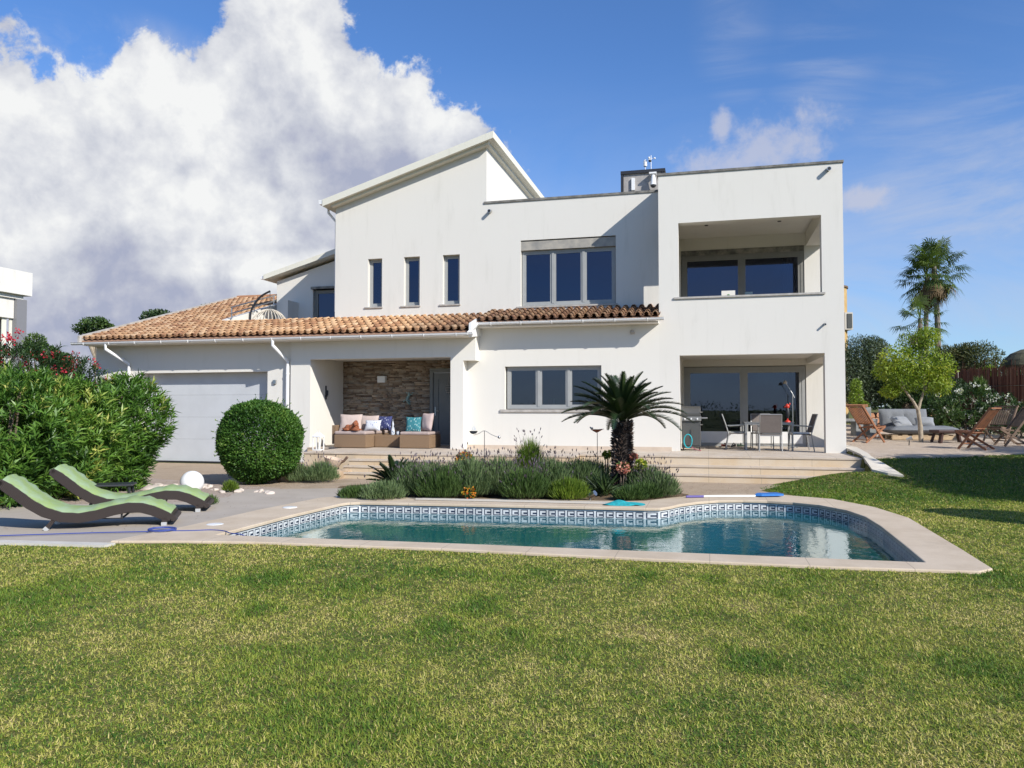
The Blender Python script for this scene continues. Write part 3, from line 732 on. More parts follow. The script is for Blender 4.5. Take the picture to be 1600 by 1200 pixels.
# garage and porch fronts
ZP = 3.60
b = MB()
b.wall('x', -11.52, -6.36, -0.2, ZP, Y3, Y3+0.26, [(-10.90, -6.72, -0.3, 3.02)])
b.box(-6.72, -6.36, Y3+0.26, Y1+0.25, 0.2, ZP)
b.box(-6.36, -6.02, Y3, Y1, 2.92, ZP+0.02)
b.wall('x', -18.25, -11.52, -0.3, ZP, Y3+0.08, Y3+0.42, [(-16.60, -12.31, -0.31, 2.70)])
b.wall('y', Y3+0.42, 27, -0.3, 5.9, -18.25, -18.0, top=lambda u: 3.72+0.30*(u-19.2)-0.12)
b.wall('y', Y3+0.26, 21.7, 0.2, 3.1, -11.1, -10.90)
b.box(-18.0, -11.1, 24.0, 24.2, -0.2, 3.4)
part(b, 'lower_wall', M_wall2)
b = MB(); b.box(-10.9, -6.36, Y3+0.26, 21.7, 3.08, 3.2); part(b, 'porch_ceiling', M_wall2)
# garage door: sectional panels set back in the opening
gd = MB(); gh = 0.66
for k in range(4): gd.box(-16.60, -12.31, Y3+0.38, Y3+0.415, 0.06+k*gh, 0.06+(k+1)*gh-0.004)
gdo = part(gd, 'garage_door', M_garage)
b = MB(); b.box(-16.60, -12.31, Y3+0.375, Y3+0.41, -0.02, 0.06); b.build('rubber_seal', M_dark, gdo)
b = MB(); b.box(-16.60, -12.31, Y3+0.422, Y3+0.44, -0.02, 2.72); b.build('door_backing', M_dark, gdo)
# stone clad porch wall: real split face strips
M_clad = bpy.data.materials.new('split_stone_cladding'); M_clad.use_nodes = True; x = NX(M_clad.node_tree); bb = P_(M_clad)
at = x.n('ShaderNodeAttribute', attribute_name='tint'); g = x.n('ShaderNodeNewGeometry').outputs['Position']
c = x.ramp(at.outputs['Fac'], [(0, (0.17, 0.12, 0.085)), (0.3, (0.30, 0.22, 0.15)), (0.6, (0.42, 0.32, 0.23)), (0.85, (0.36, 0.31, 0.25)), (1, (0.52, 0.42, 0.31))])
c = x.mix(x.m('MULTIPLY', x.sm(x.noise(g, 30, 6, 0.7), 0.4, 0.8), 0.5), c, (0.20, 0.15, 0.11)); x.put(bb.inputs['Base Color'], c); bb.inputs['Roughness'].default_value = 0.9
bp = x.n('ShaderNodeBump'); bp.inputs['Strength'].default_value = 0.5; bp.inputs['Distance'].default_value = 0.01; x.put(bp.inputs['Height'], x.noise(g, 70, 5, 0.7)); M_clad.node_tree.links.new(bp.outputs[0], bb.inputs['Normal'])
vs, ti = [], []; z = ZT
while z < 3.08:
    h_ = random.choice((0.035, 0.05, 0.06, 0.045)); u = -10.9-random.random()*0.3
    while u < -6.5:
        l_ = random.uniform(0.12, 0.42); a, c2 = max(u, -10.9), min(u+l_, -6.5)
        if z < 2.80 and a < -8.07 and c2 > -8.07: c2 = -8.07
        if not (a > -8.08 and z < 2.80):
            if c2-a > 0.02:
                d_ = random.uniform(0.0, 0.035); y_ = 21.70-0.02-d_
                vs += [(a, y_, z), (c2-0.004, y_, z), (c2-0.004, y_, min(z+h_, 3.08)-0.004), (a, y_, min(z+h_, 3.08)-0.004),
                       (a, 21.72, z), (c2-0.004, 21.72, z), (c2-0.004, 21.72, min(z+h_, 3.08)-0.004), (a, 21.72, min(z+h_, 3.08)-0.004)]
                ti += [random.random()]*8
        u += l_
    z += h_
vs = np.array(vs)-np.array([-5, 20, 0]); nb = len(vs)//8
F8 = np.array([(0, 1, 2, 3), (0, 4, 5, 1), (1, 5, 6, 2), (2, 6, 7, 3), (3, 7, 4, 0)])
np_mesh('stone_cladding', vs, (F8[None]+np.arange(nb)[:, None, None]*8).reshape(-1, 4), M_clad, villa, {'tint': np.array(ti)})
b = MB(); b.wall('x', -10.9, -6.4, 0.3, 3.2, 21.72, 21.9, [(-8.02, -6.92, ZT, 2.77)]); part(b, 'porch_back_wall', M_wall2)
# front door
b = MB(); b.wall('x', -8.06, -6.88, ZT, 2.80, 21.64, 21.74, [(-7.96, -6.98, ZT, 2.70)]); fd = part(b, 'front_door', M_door)
b = MB(); b.wall('x', -7.955, -6.985, ZT+0.02, 2.695, 21.68, 21.73, [(-7.80, -7.14, ZT+0.42, 2.50)]); b.box(-7.80, -7.14, 21.695, 21.72, ZT+0.42, 2.50); b.box(-7.77, -7.17, 21.69, 21.70, ZT+0.45, 2.47); b.build('door_leaf', M_door, fd)
b = MB(); b.box(-7.905, -7.87, 21.665, 21.68, 1.42, 1.68); b.tube([(-7.888, 21.67, 1.56), (-7.888, 21.62, 1.56), (-7.76, 21.62, 1.56)], 0.011, 8); b.build('handle', M_steel, fd)
b = MB(); b.box(-7.96, -6.98, 21.60, 21.68, ZT, ZT+0.03); b.build('threshold', M_steel, fd)
tag(part(MB().box(-9.72, -9.46, 21.55, 21.68, 2.42, 2.62), 'wall_lamp', M_white, bevel=0.01), 'square white lamp on the stone clad porch wall')
# small fittings on the walls
b = MB(); b.box(-12.12, -12.02, Y3+0.03, Y3+0.085, 2.33, 2.45); part(b, 'wall_socket', M_steel, bevel=0.008)
b = MB(); b.lathe([(0.045, 0), (0.06, 0.03), (0.05, 0.09), (0.02, 0.1)], (-1.88, Y1-0.05, 3.56), 12); part(b, 'sensor_lamp', M_sill)
def spout(p, L=0.15, r=0.05):
    b = MB(); x_, y_, z_ = p
    o = 0.0; n = 14; vs = []
    for (yy, rr, dz) in ((y_+0.02, r, 0), (y_-L, r, -0.03), (y_-L, r*0.78, -0.03), (y_-L+0.12, r*0.78, -0.02)):
        for j in range(n): a = 2*math.pi*j/n; vs.append((x_+rr*math.cos(a), yy, z_+dz+rr*math.sin(a)))
    b.add(vs, [(i*n+j, i*n+(j+1) % n, (i+1)*n+(j+1) % n, (i+1)*n+j) for i in range(3) for j in range(n)]); b.add(vs[3*n:], [tuple(range(n))])
    s = part(b, 'drain_spout', M_steel, smooth=True)
    b = MB(); b.tube([(x_, y_-L-0.002, z_-0.03), (x_, y_-L+0.01, z_-0.03)], r*0.8, 12); b.build('spout_mouth', M_dark, s)
spout((-6.05, Y2, 7.34)); spout((2.91, Y1, 7.50)); spout((2.78, Y1, 3.70), 0.11, 0.026)

# back left wing with its own mono pitch roof and the roof terrace
b = MB()
b.wall('x', -14.65, -10.96, 3.4, 6.2, 24.0, 24.25, [(-13.25, -11.6, 4.3, 5.84)], top=lambda u: 6.10+(u+14.65)*0.281)
b.wall('y', 24.25, 28, 3.4, 6.1, -14.65, -14.4)
b.wall('y', 21.35, 25.4, 3.4, 5.6, -14.97, -14.78, top=lambda u: 4.42+0.30*(u-21.2))
b.box(-14.78, -10.96, 21.30, 21.42, 3.4, 4.30)
b.box(-14.05, -13.80, 23.3, 24.0, 3.6, 5.32)
part(b, 'wing_wall', M_wall)
b = MB(); b.box(-14.78, -10.96, 21.42, 24.0, 3.6, 3.75); part(b, 'roof_terrace_floor', M_terr)
wr = slabroof(-14.98, 6.30, -10.97, 6.30+0.281*4.01, 23.66, 28.4, 0.17)
b = MB(); b.box(-15.12, -14.98, 23.7, 28.3, 6.16, 6.27); part(b, 'roof_gutter', M_metalW)
w = window(-13.22, -11.6, 4.3, 5.74, 24.1, (1,), M_frame_d, 0.06, M_glass, 0.08); b = MB(); b.box(-13.30, -11.3, 23.93, 24.0, 5.77, 5.85); b.build('shutter_box', M_box, w)
b = MB(); b.box(-14.3, -11.0, 26, 26.1, 3.6, 6.5); b.box(-14.3, -11.0, 24.3, 26, 3.5, 3.6); b.box(-14.4, -10.96, 24.3, 26, 6.05, 6.1); part(b, 'wing_room', M_room)
b = MB()
for d_ in (0.10, 0.30): b.tube([(-14.70, 21.4, 4.55+d_), (-14.70, 25.2, 5.68+d_)], 0.022, 8)
for q in (21.45, 22.7, 23.9, 25.1): b.tube([(-14.70, q, 4.4+0.30*(q-21.2)), (-14.70, q, 4.86+0.30*(q-21.4))], 0.02, 8)
part(b, 'terrace_railing', M_steel)

# clay roof tiles: real barrel profile, stepped courses, colour per tile
M_tile = bpy.data.materials.new('clay_roof_tile'); M_tile.use_nodes = True; x = NX(M_tile.node_tree); bb = P_(M_tile)
at = x.n('ShaderNodeAttribute', attribute_name='tint'); g = x.n('ShaderNodeNewGeometry').outputs['Position']
c = x.ramp(at.outputs['Fac'], [(0, (0.36, 0.18, 0.095)), (0.3, (0.52, 0.29, 0.15)), (0.65, (0.62, 0.38, 0.20)), (1, (0.70, 0.48, 0.29))])
s_ = x.n('ShaderNodeSeparateXYZ'); x.put(s_.inputs[0], g)
wear = x.m('ADD', x.m('MULTIPLY', x.sm(s_.outputs[0], -9.8, -6.0), 0.50), x.m('MULTIPLY', x.m('SUBTRACT', x.noise(g, 3.2, 7, 0.7), 0.5), 1.1))
c = x.mix(x.m('MULTIPLY', x.sm(wear, 0.1, 0.65), 0.80), c, (0.095, 0.05, 0.036))
c = x.mix(x.m('MULTIPLY', x.sm(x.noise(g, 9, 6, 0.7), 0.5, 0.8), 0.45), c, (0.60, 0.45, 0.32))
x.put(bb.inputs['Base Color'], c); bb.inputs['Roughness'].default_value = 0.85; bb.inputs['Specular IOR Level'].default_value = 0.25
bp = x.n('ShaderNodeBump'); bp.inputs['Strength'].default_value = 0.4; bp.inputs['Distance'].default_value = 0.008; x.put(bp.inputs['Height'], x.noise(g, 60, 5, 0.7)); M_tile.node_tree.links.new(bp.outputs[0], bb.inputs['Normal'])
def tiles(name, x0, x1, y0, y1, z0, slope, cols=0.212, course=0.36, amp=0.045):
    nc = max(1, round((x1-x0)/cols)); cw = (x1-x0)/nc; nr = max(1, round((y1-y0)/course)); ch = (y1-y0)/nr
    vs, fs, ti = [], [], []; K = 9; prof = []
    for j in range(K):
        u = j/(K-1)
        prof.append((u, math.cos((u-0.5)*math.pi*1.0)**0.8*1.0 if 0 < u < 1 else 0.0))
    # cover tiles (domes) and pan tiles (valleys) alternate within one column
    for r_ in range(nr):
        for c_ in range(nc):
            tt = random.random(); jx = random.uniform(-0.006, 0.006); jz = random.uniform(-0.004, 0.006); jy = random.uniform(-0.015, 0.015)
            for kind in (0, 1):
                base = len(vs)
                for e in (0, 1):
                    yy = y0+(r_+e*1.12)*ch+(jy if kind == 0 else 0); zz = z0+slope*(yy-y0)+(0.026 if e == 0 else -0.004)+jz
                    for (u, h_) in prof:
                        if kind == 0:
                            wx = 0.64-0.09*e; px_ = x0+(c_+0.5+(u-0.5)*wx)*cw+jx; pz = zz+h_*(amp+0.03-0.012*e)
                        else:
                            wx = 0.62; px_ = x0+(c_+1.0+(u-0.5)*wx)*cw; pz = zz-0.012+(1-h_)*0.035-0.02
                            px_ = min(px_, x1)
                        vs.append((px_, yy, pz)); ti.append(tt if kind == 0 else (tt*0.6))
                for j in range(K-1): fs.append((base+j, base+j+1, base+K+j+1, base+K+j))
                # butt end so that the eave shows thickness
                eb = len(vs)
                for j in range(K):
                    q = vs[base+j]; vs.append((q[0], q[1], q[2]-0.016)); ti.append(ti[base+j]*0.5)
                for j in range(K-1): fs.append((base+j, base+j+1, eb+j+1, eb+j))
    vs = np.array(vs)-np.array([-5, 20, 0])
    o = np_mesh(name, vs, np.array(fs), M_tile, villa, {'tint': np.array(ti)}); o.data.shade_smooth(); return o
EZ = 3.72
tiles('roof_tiles', -18.31, -14.98, 19.17, 27.1, EZ, 0.295)
tiles('roof_tiles', -14.98, -6.02, 19.17, 21.30, EZ, 0.305)
tiles('porch_roof_tiles', -6.02, -1.16, 19.57, 21.2, 3.99, 0.27, cols=0.225)
M_under = mat('roof_underlay', (0.34, 0.20, 0.13), 0.9)
b = MB()
b.hull8([(-18.3, 19.2, EZ-0.14), (-14.98, 19.2, EZ-0.14), (-18.3, 27.1, EZ+2.2), (-14.98, 27.1, EZ+2.2), (-18.3, 19.2, EZ-0.05), (-14.98, 19.2, EZ-0.05), (-18.3, 27.1, EZ+2.29), (-14.98, 27.1, EZ+2.29)])
b.hull8([(-14.978, 19.2, EZ-0.14), (-6.02, 19.2, EZ-0.14), (-14.978, 21.2, EZ+0.47), (-6.02, 21.2, EZ+0.47), (-14.978, 19.2, EZ-0.05), (-6.02, 19.2, EZ-0.05), (-14.978, 21.2, EZ+0.56), (-6.02, 21.2, EZ+0.56)])
b.hull8([(-6.018, 19.6, 3.86), (-1.2, 19.6, 3.86), (-6.018, 21.2, 4.28), (-1.2, 21.2, 4.28), (-6.018, 19.6, 3.94), (-1.2, 19.6, 3.94), (-6.018, 21.2, 4.36), (-1.2, 21.2, 4.36)])
part(b, 'roof_underlay', M_under)
b = MB(); b.hull8([(-18.36, 19.1, EZ-0.16), (-18.29, 19.1, EZ-0.16), (-18.36, 27.1, EZ+2.18), (-18.29, 27.1, EZ+2.18), (-18.36, 19.1, EZ+0.10), (-18.29, 19.1, EZ+0.10), (-18.36, 27.1, EZ+2.46), (-18.29, 27.1, EZ+2.46)])
part(b, 'verge_trim', M_sill)
b = MB(); b.tube([(-18.3, 27.1, EZ+2.38), (-14.98, 27.1, EZ+2.38)], 0.09, 10); part(b, 'ridge_tiles', M_tile)
b = MB(); b.hull8([(-6.04, 19.12, 3.50), (-5.98, 19.12, 3.50), (-6.04, 20.0, 3.60), (-5.98, 20.0, 3.60), (-6.04, 19.12, 3.86), (-5.98, 19.12, 3.86), (-6.04, 20.3, 4.22), (-5.98, 20.3, 4.22)]); part(b, 'verge_trim', M_white)
# soffit boards under the eaves
b = MB(); b.box(-18.28, -6.05, 19.22, Y3+0.1, EZ-0.19, EZ-0.145); b.box(-5.97, -1.2, 19.62, Y1, 3.80, 3.84); part(b, 'soffit', M_wall2)
# gutters
def gutter(x0, x1, y, z, r=0.068, nb=8, dz=0.0):
    b = MB(); n = 10; pr = []
    for j in range(n+1): a = math.pi+math.pi*j/n; pr.append((y+r*math.cos(a), z+r*math.sin(a)*0.95))
    pr = [(y-r-0.012, z+0.012)]+pr+[(y+r, z+0.004)]+[(y+(r-0.01)*math.cos(math.pi*2-math.pi*j/n), z+(r-0.01)*math.sin(math.pi*2-math.pi*j/n)) for j in range(n+1)]
    vs = [(x0, a, c) for a, c in pr]+[(x1, a, c+dz) for a, c in pr]; m_ = len(pr)
    b.add(vs, [(i, (i+1) % m_, m_+(i+1) % m_, m_+i) for i in range(m_)])
    for e, q in ((x0, 0), (x1, dz)): b.prism([(y+r*math.cos(math.pi+math.pi*j/n), z+q+r*math.sin(math.pi+math.pi*j/n)*0.94) for j in range(n+1)], 'x', e-0.006, e+0.006)
    g_ = part(b, 'gutter', M_metalW)
    for i in range(nb):
        xx = x0+(x1-x0)*(i+0.5)/nb; zz = z+dz*(xx-x0)/(x1-x0)
        k = MB(); k.tube([(xx, y+(r+0.008)*math.cos(math.pi+math.pi*j/8), zz+(r+0.008)*math.sin(math.pi+math.pi*j/8)) for j in range(9)], 0.009, 6); k.box(xx-0.012, xx+0.012, y+r, y+r+0.16, zz+0.0, zz+0.01); k.build('bracket', M_metalW, g_)
    return g_
g1 = gutter(-18.55, -5.92, 19.10, 3.60, nb=14)
g2 = gutter(-5.95, -1.05, 19.50, 3.90, nb=6)
b = MB(); b.hull8([(-6.06, 19.03, 3.55), (-5.90, 19.43, 3.85), (-6.06, 19.17, 3.55), (-5.90, 19.57, 3.85), (-6.06, 19.03, 3.62), (-5.90, 19.43, 3.92), (-6.06, 19.17, 3.62), (-5.90, 19.57, 3.92)]); b.build('gutter_corner', M_metalW, g2)
for xa, xb in ((-17.35, -16.98), (-11.78, -11.62)):
    b = MB(); b.tube([(xa, 19.10, 3.56), (xa, 19.10, 3.40), (xb, 19.64, 2.98), (xb, 19.64, 2.80), (xb, 19.64, 0.05)], 0.048, 10)
    for q in (2.6, 1.3): b.tube([(xb, 19.64, q), (xb, 19.64, q+0.04)], 0.058, 10)
    part(b, 'downpipe', M_metalW, smooth=True)
# technical box on the flat roof
tb_ = onY(973, 296, 24.0); te_ = onY(1030, 270, 24.0)
b = MB(); b.box(tb_[0], -1.24, 24.0, 26.0, 7.0, te_[2]+0.02); rb = part(b, 'roof_plant_room', mat('grey_render', (0.36, 0.34, 0.32), 0.9, var=0.15, vscale=6))
b = MB(); b.box(tb_[0]-0.06, -1.22, 23.94, 26.05, te_[2]+0.02, te_[2]+0.12); b.box(tb_[0]-0.055, tb_[0]+0.03, 23.96, 24.0, 7.1, te_[2]+0.02); b.box(-1.35, -1.24, 23.96, 24.0, 7.1, te_[2]+0.02); b.build('dark_trim', M_black, rb)
b = MB(); b.box(tb_[0]+0.28, tb_[0]+0.38, 23.93, 24.0, te_[2]-0.5, te_[2]-0.12); b.build('vent_pipe', M_white, rb)
z0_ = te_[2]+0.12
b = MB(); ax_ = onY(1008, 270, 24.0)[0]; b.tube([(ax_, 24.1, z0_), (ax_, 24.1, z0_+0.13)], 0.012, 6); b.lathe([(0.03, 0.13), (0.055, 0.15), (0.055, 0.32), (0.03, 0.35)], (ax_, 24.1, z0_), 12)
part(b, 'rain_gauge', M_white)
b = MB(); ax_ = onY(1017, 270, 24.0)[0]; b.tube([(ax_, 24.1, z0_), (ax_, 24.1, z0_+0.48)], 0.013, 6)
for a in (0, 2.1, 4.2): b.tube([(ax_, 24.1, z0_+0.38), (ax_+0.10*math.cos(a), 24.1+0.10*math.sin(a), z0_+0.38)], 0.007, 5); b.ell((ax_+0.11*math.cos(a), 24.1+0.11*math.sin(a), z0_+0.38), 0.032, 8, 6)
wm = part(b, 'wind_gauge', M_white)
b = MB(); b.ell((ax_-0.03, 24.08, z0_+0.30), (0.05, 0.05, 0.035), 10, 6); b.build('gauge_head', M_black, wm)
cx_ = onY(1021, 285, 23.9)
b = MB(); b.box(cx_[0]-0.12, cx_[0]+0.10, 23.75, 24.0, te_[2]-0.08, te_[2]-0.03); b.lathe([(0.045, 0.40), (0.06, 0.36), (0.09, 0.10), (0.10, 0.08)], (cx_[0], 23.82, te_[2]-0.50), 14)
sc_ = part(b, 'security_camera', M_white, smooth=True)
b = MB(); b.ell((cx_[0], 23.82, te_[2]-0.43), (0.085, 0.085, 0.08), 12, 8); b.build('camera_dome', M_black, sc_)

# ------------------------------------------------------------------ furniture builders
M_wick = bpy.data.materials.new('dark_wicker'); M_wick.use_nodes = True
def weave(m, c1, c2, sc):
    x = NX(m.node_tree); bb = P_(m); co = x.n('ShaderNodeTexCoord').outputs['Object']
    s_ = x.n('ShaderNodeSeparateXYZ'); x.put(s_.inputs[0], co)
    u = x.m('SINE', x.m('MULTIPLY', x.m('ADD', s_.outputs[0], s_.outputs[1]), sc)); v = x.m('SINE', x.m('MULTIPLY', s_.outputs[2], sc*1.3))
    w = x.m('MULTIPLY', u, v); x.put(bb.inputs['Base Color'], x.mix(x.sm(w, -0.5, 0.5), c1, c2)); bb.inputs['Roughness'].default_value = 0.55
    bp = x.n('ShaderNodeBump'); bp.inputs['Strength'].default_value = 0.8; bp.inputs['Distance'].default_value = 0.01
    x.put(bp.inputs['Height'], w); m.node_tree.links.new(bp.outputs[0], bb.inputs['Normal'])
weave(M_wick, (0.085, 0.065, 0.055), (0.035, 0.026, 0.022), 260)
M_wickt = bpy.data.materials.new('tan_wicker'); M_wickt.use_nodes = True; weave(M_wickt, (0.36, 0.24, 0.14), (0.24, 0.15, 0.085), 210)
M_matt = mat('pale_green_cushion', (0.25, 0.34, 0.11), 0.9, col2=(0.27, 0.36, 0.22), vscale=5, bump=0.3, bscale=25)
M_alu = mat('silver_foot', (0.62, 0.62, 0.60), 0.4, metal=0.6)

def wave_lounger(label, loc, rz):
    t = thing('sun_lounger', label, 'sun lounger', loc, rz, 'wavy wicker sun loungers on the deck')
    P = [(-0.02, 0.70), (0.10, 0.63), (0.22, 0.53), (0.36, 0.41), (0.52, 0.305), (0.70, 0.235), (0.90, 0.215), (1.10, 0.245), (1.30, 0.30), (1.50, 0.335), (1.68, 0.325), (1.84, 0.275), (1.98, 0.205), (2.08, 0.145)]
    n = len(P); Wd = 0.66; th = 0.135
    nor = []
    for i in range(n):
        a, c = Vector(P[max(i-1, 0)]), Vector(P[min(i+1, n-1)]); d = (c-a).normalized(); nor.append(Vector((-d.y, d.x)))
    b = MB()
    for (ya, yb) in ((0.0, 0.055), (Wd-0.055, Wd)):
        vs = []
        for i, (x_, z_) in enumerate(P):
            q = Vector((x_, z_)); k = q-nor[i]*th*(0.75 if i in (0, n-1) else 1)
            vs += [(q.x, ya, q.y), (q.x, yb, q.y), (k.x, yb, k.y), (k.x, ya, k.y)]
        fs = [(4*i+j, 4*i+(j+1) % 4, 4*(i+1)+(j+1) % 4, 4*(i+1)+j) for i in range(n-1) for j in range(4)]+[(0, 1, 2, 3), (4*n-4, 4*n-3, 4*n-2, 4*n-1)]
        b.add(vs, fs)
    vs = []
    for i, (x_, z_) in enumerate(P):
        q = Vector((x_, z_))-nor[i]*0.02; k = q-nor[i]*0.03; vs += [(q.x, 0.05, q.y), (q.x, Wd-0.05, q.y), (k.x, Wd-0.05, k.y), (k.x, 0.05, k.y)]
    b.add(vs, [(4*i+j, 4*i+(j+1) % 4, 4*(i+1)+(j+1) % 4, 4*(i+1)+j) for i in range(n-1) for j in range(4)])
    for i in (0, n-1):
        q = Vector(P[i]); b.tube([(q.x, 0.0, q.y-0.05), (q.x, Wd, q.y-0.05)], 0.045, 8)
    b.build('frame', M_wick, t, world=False, bevel=0.012)
    # mattress
    b = MB(); vs = []; m = 7
    Q = []
    for i in range(n-1):
        for s in range(3): Q.append((i+s/3))
    Q.append(n-1); nn = len(Q)
    def at_(u):
        i = min(int(u), n-2); f = u-i
        return Vector(P[i]).lerp(Vector(P[i+1]), f), nor[i].lerp(nor[i+1], f).normalized()
    for u in Q:
        q, nv = at_(u*(0.965)+0.12)
        for j in range(m):
            v = j/(m-1); y_ = 0.035+(Wd-0.07)*v
            hh = 0.038*(1-abs(2*v-1)**4)**0.5+0.008+0.006*math.sin(u*5.3+v*4)+(0.006*math.sin(u*13))
            r_ = q+nv*hh; vs.append((r_.x, y_, r_.y))
    for u in Q:
        q, nv = at_(u*0.965+0.12)
        for j in range(m):
            v = j/(m-1); r_ = q+nv*0.004; sag = -0.035*(0.5+0.5*math.sin(u*9)) if j in (0, m-1) else 0
            vs.append((r_.x, 0.035+(Wd-0.07)*v+(-0.02 if j == 0 else 0.02 if j == m-1 else 0), r_.y+sag*0.6))
    fs = [(i*m+j, i*m+j+1, (i+1)*m+j+1, (i+1)*m+j) for i in range(nn-1) for j in range(m-1)]; o_ = nn*m
    fs += [(o_+i*m+j, o_+(i+1)*m+j, o_+(i+1)*m+j+1, o_+i*m+j+1) for i in range(nn-1) for j in range(m-1)]
    fs += [(i*m, (i+1)*m, o_+(i+1)*m, o_+i*m) for i in range(nn-1)]+[(i*m+m-1, o_+i*m+m-1, o_+(i+1)*m+m-1, (i+1)*m+m-1) for i in range(nn-1)]
    fs += [(j, j+1, o_+j+1, o_+j) for j in range(m-1)]+[((nn-1)*m+j, o_+(nn-1)*m+j, o_+(nn-1)*m+j+1, (nn-1)*m+j+1) for j in range(m-1)]
    b.add(vs, fs); b.build('mattress', M_matt, t, world=False, smooth=True)
    for y_ in (0.03, Wd-0.03):
        b = MB(); b.bar((0.62, y_, 0.16), (0.50, y_, 0.0), 0.05, 0.03, (0, 1, 0)); l_ = b.build('leg', M_wick, t, world=False)
        b = MB(); b.bar((0.53, y_, 0.035), (0.495, y_, 0.0), 0.062, 0.045, (0, 1, 0)); b.build('foot', M_alu, l_, world=False)
        b = MB(); b.box(1.93, 1.99, y_-0.03, y_+0.03, 0.0, 0.11); l_ = b.build('leg', M_wick, t, world=False)
        b = MB(); b.box(1.925, 1.995, y_-0.034, y_+0.034, 0.0, 0.05); b.build('foot', M_alu, l_, world=False)
    b = MB(); b.tube([(1.05, 0.02, 0.13), (1.05, Wd-0.02, 0.13)], 0.014, 6); b.tube([(1.42, 0.05, 0.22), (1.42, 0.05, 0.12), (1.42, Wd-0.05, 0.12), (1.42, Wd-0.05, 0.22)], 0.014, 6); b.tube([(1.05, 0.06, 0.13), (1.42, 0.06, 0.12)], 0.008, 6)
    b.build('brace', M_black, t, world=False)
    return t
DZ = 0.018
f1, f2 = onZ(45, 828, DZ), onZ(256, 821.5, DZ); ang = R(32)
def lounger_at(label, foot, ang_, s):
    d = Vector((math.cos(ang_), math.sin(ang_), 0)); o = Vector((foot[0], foot[1], DZ))-d*1.96*s
    t = wave_lounger(label, o, ang_); t.scale = (s, s, s); return t
L1 = lounger_at('front wavy dark wicker sun lounger with green cushion, nearest the lawn', f2, ang, 0.98)
L2 = lounger_at('rear wavy dark wicker sun lounger with green cushion, beside the oleander hedge', onZ(309, 800, DZ), R(29), 1.02)
# small dark side table between them
sp_ = onZ(176, 797, DZ)
t = thing('side_table', 'small dark grey side table between the two sun loungers', 'table', (sp_[0], sp_[1], DZ), ang)
b = MB(); b.box(-0.31, 0.31, -0.22, 0.22, 0.385, 0.415); b.build('table_top', M_black, t, world=False, bevel=0.01)
for sx in (-1, 1):
    for sy in (-1, 1): b = MB(); b.bar((sx*0.25, sy*0.17, 0.385), (sx*0.28, sy*0.20, 0), 0.035, 0.035); b.build('leg', M_black, t, world=False)
# white globe light and little things round the deck
gp_ = W(302, 14.6, 0)
t = thing('globe_lamp', 'white globe garden lamp on the gravel behind the rear lounger', 'garden lamp', (gp_.x, gp_.y, 0.0))
b = MB(); b.ell((0, 0, 0.225), 0.215, 28, 18); b.build('globe', M_white, t, world=False, smooth=True)
b = MB(); b.lathe([(0.09, 0), (0.09, 0.035), (0.06, 0.05)], (0, 0, 0), 16); b.build('base', M_black, t, world=False)
for (px, py, nm) in ((336, 819, 'round white skimmer lid in the deck beside the near left pool corner'), (453, 793, 'round white skimmer lid in the deck beside the middle of the left pool edge'), (534, 776, 'round white skimmer lid beside the far left pool corner')):
    p = onZ(px, py, 0.03); b = MB(); b.lathe([(0.115, 0), (0.115, 0.014), (0.10, 0.020), (0.02, 0.022)], (p[0], p[1], 0.016 if px != 453 else 0.022), 22)
    tag(b.build('skimmer_lid', M_white), nm, 'pool lid')
# blue hose over the deck into the pool
M_hose = mat('blue_hose', (0.045, 0.07, 0.26), 0.5)
hp = [(-40, 839), (0, 837), (80, 834.5), (160, 832), (232, 830.5), (262, 829.5), (300, 829), (330, 828), (350, 829.5), (360, 833)]
pts_ = [Vector(onZ(a, c, 0.035)) for a, c in hp]; pts_ += [pts_[-1]+Vector((0.22, -0.03, -0.02)), pts_[-1]+Vector((0.42, -0.06, -0.18)), pts_[-1]+Vector((0.5, -0.05, -0.45))]
def catmull(P, k=6):
    o = []; P = [P[0]]+P+[P[-1]]
    for i in range(1, len(P)-2):
        for q in range(k):
            t = q/k; p0, p1, p2, p3 = P[i-1:i+3]
            o.append(0.5*((2*p1)+(p2-p0)*t+(2*p0-5*p1+4*p2-p3)*t*t+(3*p1-p0-3*p2+p3)*t**3))
    o.append(P[-2]); return o
b = MB(); b.tube(catmull(pts_), 0.0075, 6); lp = Vector(onZ(251, 829, 0.035))
b.tube([lp+Vector((0.17*math.cos(a), 0.16*math.sin(a)+0.03, 0.004+0.0015*a)) for a in np.linspace(0, 4*math.pi, 40)], 0.009, 6)
tag(b.build('garden_hose', M_hose), 'blue hose lying over the deck and into the pool corner', 'hose')
# pool pole with blue leaf net, teal swim mat
p1_, p2_ = Vector(onZ(1072, 776.0, 0.05)), Vector(onZ(1180, 775.0, 0.05))
p1_.z = p2_.z = 0.05
d_ = (p2_-p1_).normalized()
t = thing('pool_net', 'white pole with a blue leaf net lying behind the rounded pool end', 'pool net', p1_)
b = MB(); b.tube([p1_+d_*0.3, p2_], 0.017, 8); b.build('pole', M_white, t)
b = MB(); b.tube([p1_, p1_+d_*0.32], 0.021, 8); b.build('grip', mat('violet_grip', (0.07, 0.05, 0.28), 0.5), t)
b = MB(); s2 = Vector((-d_.y, d_.x, 0)); q0 = p2_
b.add([q0, q0+d_*0.12+s2*0.20, q0+d_*0.50+s2*0.24, q0+d_*0.52-s2*0.02, q0+d_*0.1-s2*0.05]+[v+Vector((0, 0, 0.035)) for v in (q0, q0+d_*0.12+s2*0.20, q0+d_*0.50+s2*0.24, q0+d_*0.52-s2*0.02, q0+d_*0.1-s2*0.05)], [(4, 3, 2, 1, 0), (5, 6, 7, 8, 9)]+[(i, (i+1) % 5, 5+(i+1) % 5, 5+i) for i in range(5)])
